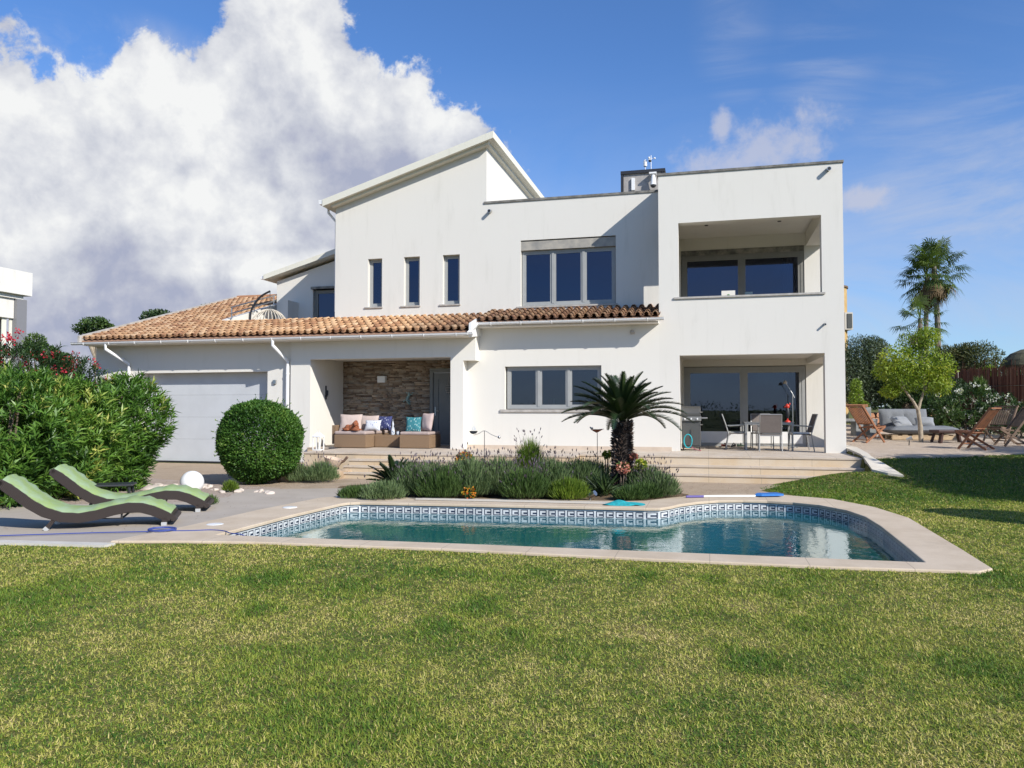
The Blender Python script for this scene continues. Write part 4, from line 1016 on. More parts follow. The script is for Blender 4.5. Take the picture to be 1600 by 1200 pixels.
b.build('net_head', mat('blue_net', (0.02, 0.16, 0.50), 0.6), t)
tw = onZ(975, 789, 0.03)
b = MB(); nu, nv_ = 26, 12; vs = []
for i in range(nu+1):
    for j in range(nv_+1):
        u, v = i/nu*2-1, j/nv_*2-1; r_ = 1/max(1, (abs(u)**2.6+abs(v)**2.6)**(1/2.6)) if (abs(u)**2.6+abs(v)**2.6) > 0 else 1
        u2, v2 = u*r_, v*r_; hh = 0.045*(1-(abs(u2)**3))*(0.6+0.4*math.cos(v2*9))+0.035*max(0, math.exp(-((u2+0.25)*3)**2-(v2*2)**2))
        vs.append((tw[0]+u2*0.33+v2*0.06, tw[1]+v2*0.16+u2*0.03, 0.034+hh*(1-abs(v2)**4)))
b.add(vs, [(i*(nv_+1)+j, (i+1)*(nv_+1)+j, (i+1)*(nv_+1)+j+1, i*(nv_+1)+j+1) for i in range(nu) for j in range(nv_)])
o = b.build('towel', mat('turquoise_cloth', (0.01, 0.30, 0.33), 0.8, var=0.35, vscale=14, bump=0.4, bscale=30), smooth=True)
so_ = o.modifiers.new('solid', 'SOLIDIFY'); so_.thickness = 0.008; tag(o, 'crumpled turquoise towel on the pool coping below the cycad', 'towel')
# rolled white pool cover rail along the far coping
b = MB(); a_, c_ = Vector(onZ(650, 779.5, 0.05)), Vector(onZ(948, 786, 0.05)); a_.z = c_.z = 0.052; b.bar(a_, c_, 0.05, 0.03); ra = tag(b.build('cover_rail', mat('dull_aluminium_rail', (0.50, 0.47, 0.42), 0.5)), 'long white aluminium rail on the coping behind the pool', 'rail')
b = MB(); b.bar(a_+Vector((0.0, 0, 0.021)), a_+(c_-a_).normalized()*0.12+Vector((0, 0, 0.021)), 0.05, 0.006); b.build('end_cap', M_black, ra)

# ---- porch
def box_thing(nm, label, cat, x0, x1, y0, y1, z0, z1, m, cush=None, group=None, back=None):
    t = thing(nm, label, cat, ((x0+x1)/2, (y0+y1)/2, z0), 0, group)
    b = MB(); b.box(x0, x1, y0, y1, z0+0.01, z1); b.build('wicker_base', m, t, bevel=0.015)
    if cush:
        b = MB(); b.box(x0+0.01, x1-0.01, y0-0.01, y1-0.01, z1+0.004, z1+cush); b.build('seat_cushion', M_cush, t, bevel=0.035)
    if back:
        b = MB(); b.box(*back); b.build('backrest', m, t, bevel=0.015)
    return t
M_cush = mat('mauve_grey_cushion', (0.40, 0.32, 0.29), 0.9, var=0.1, vscale=9, bump=0.25, bscale=30)
PZ = ZT+0.003
sx0, sx1 = onY(507, 700, 19.1)[0], onY(548, 700, 19.1)[0]
box_thing('wicker_sofa', 'tan wicker corner sofa with mauve cushions at the left of the porch', 'sofa', -10.0, -9.05, 19.35, 20.9, PZ, PZ+0.36, M_wickt, 0.10, back=(-10.12, -10.0, 19.45, 20.95, PZ+0.1, PZ+0.62))
box_thing('wicker_footstool', 'tan wicker table block between the two porch seats', 'table', -9.04, -8.30, 19.9, 20.7, PZ, PZ+0.34, M_wickt)
box_thing('wicker_armless_chair', 'tan wicker seat with mauve cushion at the right of the porch', 'seat', -8.15, -7.28, 19.55, 20.45, PZ, PZ+0.36, M_wickt, 0.09)
def cushion(label, c, w, h, t_, rz, tilt, m, n=14):
    M_ = Matrix.Translation(Vector(c)) @ Matrix.Rotation(rz, 4, 'Z') @ Matrix.Rotation(tilt, 4, 'X')
    b = MB(); b.pillow(w, h, t_, n=n, puff=0.04); o = b.build('cushion', m, smooth=True); o.matrix_world = M_
    return tag(o, label, 'cushion', 'cushions on the porch seats')
def patt(name, c1, c2, sc, thr):
    m = bpy.data.materials.new(name); m.use_nodes = True; x = NX(m.node_tree); bb = P_(m)
    co = x.n('ShaderNodeTexCoord').outputs['Object']; mp = x.n('ShaderNodeMapping'); x.put(mp.inputs[0], co); mp.inputs['Scale'].default_value = (1, 1, 0.45)
    v = x.n('ShaderNodeTexVoronoi'); x.put(v.inputs['Vector'], mp.outputs[0]); v.inputs['Scale'].default_value = sc
    x.put(bb.inputs['Base Color'], x.mix(x.sm(v.outputs['Distance'], thr, thr+0.05), c2, c1)); bb.inputs['Roughness'].default_value = 0.9; return m
CZ = PZ+0.46
cushion('big mauve grey cushion leaning on the left arm of the wicker sofa', (-9.68, 19.72, CZ+0.23), 0.62, 0.50, 0.20, 0.25, R(-22), mat('mauve_pillow', (0.46, 0.37, 0.33), 0.9, var=0.08, vscale=8, bump=0.2, bscale=40))
cushion('second mauve cushion behind the big one on the left sofa', (-9.35, 20.2, CZ+0.22), 0.55, 0.44, 0.18, 0.1, R(-20), MATS['mauve_pillow'])
cushion('white cushion with blue specks on the left sofa beside the dog', (-9.12, 19.95, CZ+0.15), 0.46, 0.32, 0.18, 0.1, R(-25), patt('white_blue_print', (0.55, 0.57, 0.60), (0.12, 0.16, 0.40), 26, 0.22))
cushion('indigo blue patterned cushion at the back of the left sofa', (-8.98, 20.45, CZ+0.20), 0.44, 0.42, 0.16, -0.1, R(-15), patt('indigo_print', (0.04, 0.05, 0.15), (0.45, 0.48, 0.58), 22, 0.26))
cushion('teal patterned square cushion on the right porch seat', (-7.88, 19.9, CZ+0.18), 0.43, 0.43, 0.15, 0.12, R(-14), patt('teal_print', (0.03, 0.17, 0.20), (0.34, 0.48, 0.46), 24, 0.26))
cushion('pale pink cushion standing on its corner on the right porch seat', (-7.52, 20.0, CZ+0.25), 0.46, 0.50, 0.17, -0.5, R(-12), mat('pink_pillow', (0.52, 0.41, 0.38), 0.9, var=0.08, vscale=8))
# small curly dog lying on the sofa
dog_m = mat('rust_curly_fur', (0.30, 0.10, 0.045), 0.95, var=0.35, vscale=30, bump=1.0, bscale=60)
dc = Vector((-9.50, 19.42, PZ+0.47))
b = MB()
b.ell(dc+Vector((0.02, 0.05, 0.09)), (0.17, 0.11, 0.09)); b.ell(dc+Vector((-0.13, 0.05, 0.085)), (0.10, 0.10, 0.085)); b.ell(dc+Vector((0.10, 0.0, 0.19)), (0.07, 0.07, 0.07))
b.ell(dc+Vector((0.13, -0.08, 0.165)), (0.035, 0.06, 0.032)); b.ell(dc+Vector((0.05, 0.01, 0.14)), (0.07, 0.06, 0.08))
b.ell(dc+Vector((0.20, -0.04, 0.035)), (0.12, 0.035, 0.032)); b.ell(dc+Vector((0.16, -0.10, 0.03)), (0.11, 0.032, 0.03)); b.ell(dc+Vector((-0.14, -0.06, 0.035)), (0.09, 0.04, 0.035)); b.ell(dc+Vector((-0.24, 0.02, 0.06)), (0.06, 0.03, 0.03))
b.ell(dc+Vector((0.11, 0.02, 0.25)), (0.05, 0.045, 0.035))
dog = b.build('dog', dog_m, merge=False, smooth=True); rm = dog.modifiers.new('remesh', 'REMESH'); rm.mode = 'VOXEL'; rm.voxel_size = 0.010; rm.use_smooth_shade = True
tx = bpy.data.textures.new('curls', 'CLOUDS'); tx.noise_scale = 0.022; dm = dog.modifiers.new('curls', 'DISPLACE'); dm.texture = tx; dm.strength = 0.02; dm.mid_level = 0.5
tag(dog, 'small rust brown curly dog lying on the left porch sofa', 'dog')
for s in (-1, 1): b = MB(); b.ell(dc+Vector((0.10+s*0.065, 0.02, 0.17)), (0.022, 0.035, 0.065)); b.build('ear', dog_m, dog, smooth=True)
b = MB(); b.ell(dc+Vector((0.135, -0.135, 0.172)), (0.014, 0.012, 0.012)); b.build('nose', M_black, dog)
for s in (-1, 1): b = MB(); b.ell(dc+Vector((0.12+s*0.025, -0.062, 0.20)), 0.009, 8, 6); b.build('eye', M_black, dog)
# bottle shaped ornament on the footstool, small lantern beside it
bt_m = patt('striped_glaze', (0.55, 0.58, 0.62), (0.06, 0.12, 0.22), 40, 0.3)
b = MB(); b.lathe([(0.055, 0), (0.06, 0.04), (0.055, 0.12), (0.035, 0.20), (0.025, 0.26), (0.035, 0.29), (0.025, 0.33), (0.012, 0.37), (0.004, 0.44)], (-8.62, 20.2, PZ+0.343), 16)
tag(b.build('ornament', bt_m, smooth=True), 'tall blue and white lighthouse ornament on the wicker table block', 'ornament')
b = MB(); b.lathe([(0.04, 0), (0.05, 0.03), (0.05, 0.08), (0.035, 0.10)], (-8.42, 20.1, PZ+0.343), 14); tag(b.build('cup', bt_m, smooth=True), 'small dark cup on the wicker table block', 'cup')
# white lantern at the porch corner
lx, ly = W(498, 19.9).x, W(498, 19.9).y
t = thing('lantern', 'white wooden lantern standing on the terrace edge left of the porch sofa', 'lantern', (lx, ly, PZ))
b = MB(); b.box(-0.11, 0.11, -0.11, 0.11, 0, 0.03); 
for sx in (-1, 1):
    for sy in (-1, 1): b.box(sx*0.10-0.012, sx*0.10+0.012, sy*0.10-0.012, sy*0.10+0.012, 0.03, 0.34)
b.box(-0.01, 0.01, -0.108, -0.092, 0.03, 0.34); b.box(-0.115, 0.115, -0.115, 0.115, 0.34, 0.36); b.build('frame', M_white, t, world=False)
b = MB(); b.hull8([(-0.12, -0.12, 0.36), (0.12, -0.12, 0.36), (-0.12, 0.12, 0.36), (0.12, 0.12, 0.36), (-0.04, -0.04, 0.45), (0.04, -0.04, 0.45), (-0.04, 0.04, 0.45), (0.04, 0.04, 0.45)]); b.tube([(-0.03, 0, 0.45), (-0.03, 0, 0.50), (0.03, 0, 0.50), (0.03, 0, 0.45)], 0.006, 5); b.build('cap', M_white, t, world=False)
b = MB(); b.lathe([(0.04, 0.03), (0.04, 0.2), (0.01, 0.2)], (0, 0, 0), 14); b.build('candle', mat('candle_wax', (0.75, 0.70, 0.60), 0.5), t, world=False)
# wall ornaments
gk = onY(637, 622, 21.62)
b = MB(); P2_ = [Vector((gk[0]+dx, 21.63, gk[2]+dz)) for dx, dz in ((0.03, 0.17), (0.05, 0.10), (0.0, 0.02), (-0.03, -0.06), (0.0, -0.13), (0.07, -0.19), (0.12, -0.16))]
b.tube(P2_, [0.028, 0.038, 0.045, 0.04, 0.026, 0.015, 0.006], 8)
for (i, s, dx, dz) in ((1, 1, 0.11, 0.06), (1, -1, -0.09, 0.07), (3, 1, 0.10, -0.05), (3, -1, -0.10, -0.04)): b.tube([P2_[i], P2_[i]+Vector((dx*0.7, 0, dz*0.2)), P2_[i]+Vector((dx, 0, dz))], [0.014, 0.012, 0.01], 6); b.ell(P2_[i]+Vector((dx, 0, dz)), (0.022, 0.008, 0.022), 8, 6)
tag(b.build('gecko_ornament', mat('verdigris_glaze', (0.16, 0.36, 0.33), 0.5, col2=(0.40, 0.44, 0.38), vscale=25), smooth=True), 'verdigris gecko ornament on the stone clad porch wall', 'wall ornament')
sh = onY(603, 619, 21.62); b = MB(); b.ell((sh[0], 21.63, sh[2]), (0.07, 0.03, 0.06), 12, 8); b.ell((sh[0]+0.03, 21.60, sh[2]+0.03), (0.03, 0.02, 0.03), 8, 6)
tag(b.build('shell_ornament', mat('brown_shell', (0.28, 0.19, 0.13), 0.7, var=0.3, vscale=20), smooth=True), 'small brown shell ornament on the porch wall left of the gecko', 'wall ornament')
b = MB(); b.box(-10.898, -10.86, 20.50, 20.60, 1.98, 2.02); b.box(-10.90, -10.88, 20.52, 20.58, 1.9, 2.3); b.lathe([(0.03, 0), (0.035, 0.12), (0.02, 0.15)], (-10.85, 20.55, 2.02), 10)
tag(b.build('wall_candle_holder', M_black), 'dark candle holder on the white side wall of the porch', 'wall ornament')
dh = onY(704, 605, 21.66); b = MB()
b.tube([(dh[0]-0.02, 21.67, dh[2]+0.42), (dh[0]-0.10, 21.66, dh[2]+0.05)], 0.006, 5); b.tube([(dh[0]-0.02, 21.67, dh[2]+0.42), (dh[0]+0.08, 21.66, dh[2]+0.05)], 0.006, 5)
for k, r_ in enumerate((0.10, 0.125, 0.125, 0.10)): b.tube([(dh[0]-0.01+r_*math.cos(a), 21.60+0.35*r_*math.sin(a), dh[2]+0.05-k*0.07) for a in np.linspace(0, 2*math.pi, 17)], 0.008, 5)
b.tube([(dh[0]-0.135, 21.6, dh[2]-0.02), (dh[0]-0.10, 21.6, dh[2]-0.17)], 0.006, 5)
tag(b.build('hanging_ornament', M_sill), 'round wire ornament hanging on the grey front door', 'door ornament')
# terracotta bowl and boulders of the small front bed
bw = W(538, 18.7)
t = thing('bowl_planter', 'pale clay jug lying tilted beside the left porch steps', 'planter', (-8.85, 17.0, 0.16))
b = MB(); b.lathe([(0.10, 0.0), (0.17, 0.10), (0.23, 0.24), (0.24, 0.27), (0.215, 0.27), (0.20, 0.22), (0.1, 0.06)], (0, 0, 0), 22); b.xf(Matrix.Rotation(R(14), 4, 'Y')); b.build('bowl', mat('pale_clay', (0.60, 0.47, 0.36), 0.85, var=0.15, vscale=8), t, world=False, smooth=True)
b = MB(); b.tube([(0.2, 0, 0.16), (0.33, 0, 0.20), (0.42, 0, 0.30)], [0.045, 0.03, 0.035], 8); b.build('spout', mat('dark_clay', (0.16, 0.10, 0.07), 0.9), t, world=False)

# dining set in the gallery
M_tex = mat('taupe_sling_fabric', (0.17, 0.145, 0.13), 0.75, var=0.08, vscale=12, bump=0.1)
M_alud = mat('grey_aluminium', (0.33, 0.33, 0.32), 0.4, metal=0.5)
def arm_chair(label, loc, rz):
    t = thing('garden_chair', label, 'chair', loc, rz, 'aluminium sling chairs round the gallery table')
    r_ = 0.014
    for s in (-1, 1):
        x_ = s*0.27
        b = MB(); b.tube([(x_, -0.25, 0), (x_, -0.25, 0.62), (x_, -0.20, 0.65), (x_, 0.18, 0.62)], r_, 8); b.build('leg', M_alud, t, world=False)
        b = MB(); b.tube([(x_, 0.27, 0), (x_*0.98, 0.20, 0.42), (x_*0.96, 0.27, 0.66), (x_*0.95, 0.36, 0.93)], r_, 8); b.build('leg', M_alud, t, world=False)
        b = MB(); b.bar((x_, -0.26, 0.66), (x_, 0.22, 0.63), 0.045, 0.02); b.build('armrest', M_alud, t, world=False)
    b = MB(); b.tube([(-0.27, -0.24, 0.42), (0.27, -0.24, 0.42)], r_, 8); b.tube([(-0.27, 0.2, 0.40), (0.27, 0.2, 0.40)], r_, 8); b.tube([(-0.26, -0.25, 0.12), (0.26, -0.25, 0.12)], 0.01, 6); b.tube([(-0.255, 0.36, 0.93), (0.255, 0.36, 0.93)], r_, 8); b.build('stretcher', M_alud, t, world=False)
    b = MB(); b.box(-0.255, 0.255, -0.25, 0.21, 0.415, 0.432); b.build('seat', M_tex, t, world=False)
    b = MB(); b.hull8([(-0.25, 0.215, 0.47), (0.25, 0.215, 0.47), (-0.25, 0.227, 0.47), (0.25, 0.227, 0.47), (-0.25, 0.35, 0.92), (0.25, 0.35, 0.92), (-0.25, 0.362, 0.92), (0.25, 0.362, 0.92)]); b.build('backrest', M_tex, t, world=False)
    return t
tz = ZT+0.002; tx0 = 1.55; ty0 = 21.25
c1 = arm_chair('garden chair with its taupe sling back to the pool, in front of the gallery table', (1.52, 20.55, tz), R(180))
c2 = dup(c1, (0.72, 21.2, tz), R(90), 'garden chair at the left end of the gallery table, seen side on')
c3 = dup(c1, (2.30, 20.95, tz), R(-84), 'garden chair at the right end of the gallery table by the side opening')
c4 = dup(c1, (1.42, 22.0, tz), R(2), 'pale garden chair on the far side of the gallery table, only its back top showing')
t = thing('dining_table', 'glass topped aluminium dining table in the ground floor gallery', 'table', (1.52, 21.2, tz))
b = MB(); b.box(-0.62, 0.62, -0.42, 0.42, 0.715, 0.73); b.build('table_top', mat('smoked_table_glass', (0.30, 0.31, 0.31), 0.08), t, world=False, bevel=0.005)
b = MB(); b.wall('x', -0.60, 0.60, 0.665, 0.71, -0.40, -0.375); b.wall('x', -0.60, 0.60, 0.665, 0.71, 0.375, 0.40); b.box(-0.60, -0.575, -0.375, 0.375, 0.665, 0.71); b.box(0.575, 0.60, -0.375, 0.375, 0.665, 0.71); b.build('frame', M_alud, t, world=False)
for sx in (-1, 1):
    for sy in (-1, 1): b = MB(); b.box(sx*0.565-0.022, sx*0.565+0.022, sy*0.365-0.022, sy*0.365+0.022, 0, 0.665); b.build('leg', M_alud, t, world=False)
# seat cushions on the chairs
for k, (c, rz) in enumerate((((1.52, 20.56), 0), ((0.73, 21.2), 0), ((2.28, 20.95), 0))):
    b = MB(); b.box(c[0]-0.22, c[0]+0.22, c[1]-0.22, c[1]+0.22, tz+0.434, tz+0.475)
    tag(b.build('seat_pad', M_white if k == 2 else mat('grey_pad', (0.36, 0.36, 0.33), 0.9), bevel=0.02), ('grey seat pad on the front garden chair', 'grey seat pad on the left garden chair', 'white seat pad on the right garden chair')[k], 'seat pad')
# red rooster lamp like figure on the table
fx = 2.02; M_red = mat('red_lacquer', (0.62, 0.05, 0.03), 0.35)
t = thing('parrot_figure', 'red and black bird figure standing on the right of the gallery table', 'figurine', (fx, 21.3, tz+0.731))
b = MB(); b.lathe([(0.075, 0), (0.07, 0.02), (0.02, 0.05), (0.02, 0.1)], (0, 0, 0), 14); b.build('foot', M_red, t, world=False, smooth=True)
b = MB(); b.lathe([(0.02, 0.09), (0.045, 0.16), (0.055, 0.24), (0.04, 0.33), (0.03, 0.36)], (0, 0, 0), 14); b.build('body', M_black, t, world=False, smooth=True)
b = MB(); b.ell((0, 0, 0.41), (0.055, 0.05, 0.065), 14, 10); b.tube([(0.03, -0.02, 0.44), (0.06, -0.03, 0.47), (0.05, -0.03, 0.50)], [0.02, 0.02, 0.008], 8); b.tube([(-0.04, -0.01, 0.41), (-0.09, -0.02, 0.38)], [0.022, 0.004], 8); b.build('head', M_red, t, world=False, smooth=True)
# floor lamp inside on the right
t = thing('reading_lamp', 'slim grey angled reading lamp in front of the right sliding door', 'lamp', (2.28, 22.6, tz))
b = MB(); b.lathe([(0.13, 0), (0.13, 0.02), (0.015, 0.03)], (0, 0, 0), 18); b.tube([(0, 0, 0.02), (0, 0, 1.5)], 0.012, 8); b.build('stand', M_steel, t, world=False)
b = MB(); b.tube([(0.05, 0, 1.38), (0, 0, 1.5), (-0.18, 0, 1.80)], 0.010, 8); b.build('arm', M_steel, t, world=False)
b = MB(); b.lathe([(0.02, 0.06), (0.05, 0.03), (0.075, -0.03)], (-0.19, 0, 1.80), 14); b.build('lamp_shade', M_steel, t, world=False)
# barbecue half behind the gallery corner
t = thing('gas_barbecue', 'grey gas barbecue on wheels in the left corner of the gallery', 'barbecue', (-0.36, 20.62, tz))
t.scale = (0.78, 0.9, 0.95); t.location.x = -0.42; M_bbq = mat('grey_enamel', (0.09, 0.09, 0.085), 0.45, metal=0.2)
b = MB(); b.box(-0.30, 0.30, -0.24, 0.24, 0.10, 0.80); b.build('cabinet', M_bbq, t, world=False, bevel=0.01)
b = MB(); b.box(-0.285, 0.285, -0.255, -0.242, 0.14, 0.68); b.tube([(0.02, -0.29, 0.60), (0.02, -0.29, 0.35)], 0.01, 6); b.build('cabinet_door', M_bbq, t, world=False)
b = MB(); b.prism([(-0.26, 0.92), (-0.27, 1.02), (-0.18, 1.14), (0.0, 1.20), (0.2, 1.16), (0.26, 1.05), (0.26, 0.92)], 'x', -0.30, 0.30); b.build('lid', M_bbq, t, world=False, bevel=0.02)
b = MB(); b.box(-0.32, 0.32, -0.30, 0.26, 0.80, 0.92); b.box(0.32, 0.52, -0.24, 0.20, 0.86, 0.90); b.build('control_panel', mat('dull_steel', (0.25, 0.25, 0.24), 0.45, metal=0.4), t, world=False, bevel=0.01)
for k in range(3): b = MB(); b.tube([(-0.2+k*0.2, -0.30, 0.86), (-0.2+k*0.2, -0.335, 0.86)], 0.026, 10); b.build('knob', M_white, t, world=False)
b = MB(); b.tube([(0.30, -0.27, 1.04), (0.36, -0.30, 1.04)], 0.012, 6); b.tube([(0.30, -0.27, 0.7), (0.36, -0.28, 0.7)], 0.012, 6); b.build('handle', M_steel, t, world=False)
for sx in (-1, 1): b = MB(); b.tube([(sx*0.26-0.02, -0.2, 0.05), (sx*0.26+0.02, -0.2, 0.05)], 0.05, 14); b.build('wheel', M_dark, t, world=False)
t = thing('hose_reel', 'turquoise hose coil with pink tube hanging at the gallery corner', 'hose reel', (-0.48, 20.22, tz))
b = MB()
for k in range(5): b.tube([(0.02*k-0.04, 0.0+0.10*math.cos(a)*0.5, 0.24+0.15*math.sin(a)) if False else (-0.02+0.10*math.cos(a), -0.02*k, 0.25+0.17*math.sin(a)) for a in np.linspace(0, 2*math.pi, 20)], 0.013, 6)
b.build('hose_coil', mat('turquoise_hose', (0.02, 0.36, 0.40), 0.4), t, world=False, smooth=True)
b = MB(); b.tube([(0.06, -0.05, 0.10), (0.16, -0.12, 0.04), (0.30, -0.22, 0.02)], 0.014, 6); b.build('tube_end', mat('pink_tube', (0.42, 0.14, 0.16), 0.5), t, world=False)
# shoes by the door
def shoe(p, rz, m, label):
    b = MB(); vs = []
    for i in range(9):
        u = i/8; w_ = 0.045*(math.sin(math.pi*min(1, u*0.9+0.08))**0.5); hh = 0.075-0.045*u if u < 0.85 else 0.03
        for j in range(8): a = math.pi*2*j/8; vs.append((u*0.27-0.13, w_*math.cos(a), hh/2+hh/2*math.sin(a)))
    b.add(vs, [(i*8+j, i*8+(j+1) % 8, (i+1)*8+(j+1) % 8, (i+1)*8+j) for i in range(8) for j in range(8)]+[tuple(range(8)), tuple(range(64, 72))])
    b.tube([(-0.02, -0.05, 0.05), (-0.02, 0, 0.10), (-0.02, 0.05, 0.05)], 0.012, 6)
    o = b.build('clog', m, smooth=True); o.location = p; o.rotation_euler = (0, 0, rz); tag(o, label, 'shoe', 'clogs by the sliding door'); return o
sp0 = W(1133, 22.0); shoe((sp0.x, sp0.y, tz), R(30), mat('dark_red_clog', (0.22, 0.04, 0.02), 0.6), 'dark red clog on the gallery floor, leftmost of the row')
sp0 = W(1145, 22.0); shoe((sp0.x, sp0.y, tz), R(-120), mat('brown_clog', (0.04, 0.03, 0.02), 0.6), 'dark brown clog beside the red one')
sp0 = W(1158, 22.0); shoe((sp0.x, sp0.y, tz), R(10), mat('dark_green_clog', (0.03, 0.06, 0.04), 0.6), 'dark green clog, rightmost of the row beside the mullion')
# two small pictures and a plant on the loggia wall
for (px, w_, lab, c) in ((1138, 0.34, 'small white picture card with a green sprig standing on the loggia parapet', (0.72, 0.68, 0.60)), (1170, 0.20, 'small pale blue picture card behind the loggia parapet right of the mullion', (0.34, 0.42, 0.42))):
    yy = 20.45 if px == 1138 else 21.4; p = onY(px, 458, yy)
    t = thing('picture_card', lab, 'picture', (p[0], yy, 4.45)); b = MB(); b.box(-w_/2, w_/2, -0.01, 0.01, 0.0, 0.30 if px == 1170 else 0.21); b.build('card', mat('card_'+('cream' if px == 1138 else 'blue'), c, 0.8), t, world=False)
    b = MB(); b.box(-0.02, 0.02, -0.014, -0.011, 0.04, 0.09); b.ell((0.0, -0.013, 0.10), (0.035, 0.003, 0.02), 8, 6); b.build('sprig', mat('sprig_green', (0.10, 0.22, 0.08), 0.8), t, world=False)
    b = MB(); b.box(-0.02, 0.02, 0.01, 0.06, 0.0, 0.02); b.build('stand', M_dark, t, world=False)

# roof terrace hanging egg chair
ep = onY(430, 455, 22.6)
bx = onY(391, 492, 22.4)
t = thing('hanging_egg_chair', 'pale rattan hanging chair with black arched stand on the roof terrace', 'hanging chair', (ep[0], 22.5, 3.76))
b = MB(); p0 = onY(391, 495, 22.5); p1 = onY(396, 478, 22.5); p2 = onY(408, 463, 22.5); p3 = onY(422, 455.0, 22.5)
arc = catmull([Vector((p0[0], 22.5, 3.9)), Vector(p0), Vector(p1), Vector(p2), Vector(p3)]); b.tube(arc, 0.035, 8)
b.tube([(p0[0]-0.1, 22.1, 3.80), (p0[0]-0.1, 22.9, 3.80)], 0.03, 8); b.tube([(p0[0], 22.5, 3.9), (p3[0], 22.5, 3.80)], 0.03, 8); b.build('stand', M_black, t)
b = MB(); b.tube([Vector(p3), (p3[0], 22.5, p3[2]-0.62)], 0.012, 6); b.build('chain', M_black, t)
b = MB(); bc = Vector((p3[0]-0.02, 22.5, p3[2]-1.22)); 
for k in range(14):
    a = math.pi*k/14; ca, sa_ = math.cos(a), math.sin(a)
    b.tube([bc+Vector((0.62*math.cos(q)*ca, 0.55*math.cos(q)*sa_, 0.62*math.sin(q))) for q in np.linspace(-0.5 if k % 2 else -1.5, math.pi+(0.5 if k % 2 else 1.4), 22)], 0.012, 5)
for q in (-0.4, -0.1, 0.2): b.tube([bc+Vector((0.62*math.cos(q)*math.cos(a), 0.55*math.cos(q)*math.sin(a), 0.62*math.sin(q))) for a in np.linspace(0, 2*math.pi, 24)], 0.014, 5)
b.build('basket', mat('pale_rattan', (0.62, 0.56, 0.46), 0.7, var=0.2, vscale=10), t, smooth=True)

# garden wind balance with boat, bird bath stick
bp_ = W(757, 15.6)
t = thing('wind_balance', 'metal balance with little sailing boat on a thin rod before the villa', 'garden ornament', (bp_.x, bp_.y, 0.0))
def L_(px, py, f=15.6): v = W(px, f, H-(py-640)*f/FL+0.0); return v
b = MB(); b.tube([(bp_.x, bp_.y, 0.0), L_(757, 673)], 0.007, 6); b.build('rod', M_black, t)
b = MB(); b.tube(catmull([L_(740, 680), L_(749, 677), L_(757, 673), L_(768, 679), L_(778, 683)]), 0.005, 6); b.ell(L_(780, 683), 0.03, 10, 8); b.build('balance_arm', M_steel, t)
b = MB(); q = L_(740, 674); b.prism([(q.x-0.085, q.z+0.01), (q.x+0.085, q.z+0.01), (q.x+0.055, q.z-0.04), (q.x, q.z-0.055), (q.x-0.055, q.z-0.04)], 'y', q.y-0.03, q.y+0.03); bo = b.build('boat_hull', M_black, t, bevel=0.008)
b = MB(); b.tube([q, q+Vector((0, 0, 0.17))], 0.004, 5); b.prism([(q.x+0.008, q.z+0.02), (q.x+0.06, q.z+0.025), (q.x+0.008, q.z+0.15)], 'y', q.y-0.003, q.y+0.003); b.prism([(q.x-0.008, q.z+0.02), (q.x-0.05, q.z+0.025), (q.x-0.008, q.z+0.12)], 'y', q.y-0.003, q.y+0.003); b.build('sail', M_white, bo)
bb_ = W(933, 15.7)
t = thing('bird_bath', 'small rust red dish with a bird on a thin rod left of the cycad', 'garden ornament', (bb_.x, bb_.y, 0))
b = MB(); b.tube([(bb_.x, bb_.y, 0), L_(933, 676, 15.7)], 0.007, 6); b.build('rod', M_black, t)
q = L_(932, 676, 15.7); b = MB(); b.lathe([(0.01, 0), (0.05, 0.02), (0.10, 0.05), (0.125, 0.065), (0.115, 0.068), (0.05, 0.035)], q, 16); b.build('dish', mat('rust_red', (0.40, 0.12, 0.07), 0.7), t, smooth=True)
b = MB(); b.ell(q+Vector((-0.10, 0, 0.09)), (0.035, 0.02, 0.02), 10, 6); b.ell(q+Vector((-0.13, 0, 0.11)), 0.014, 8, 6); b.tube([q+Vector((0.06, 0, 0.07)), q+Vector((0.15, 0, 0.075))], 0.006, 5); b.build('bird', M_steel, t, smooth=True)
# ball lamp in the bed
q = onZ(922, 774, 0.1); b = MB(); b.ell((q[0], q[1], 0.10), (0.06, 0.05, 0.05), 12, 8); b.tube([(q[0], q[1], 0), (q[0], q[1], 0.08)], 0.02, 8); b.tube([(q[0]+0.02, q[1]-0.02, 0.10), (q[0]+0.10, q[1]-0.06, 0.15)], [0.045, 0.05], 10)
tag(b.build('bed_spotlight', M_steel, smooth=True), 'small silver spotlight in the flower bed left of the cycad trunk', 'spotlight')

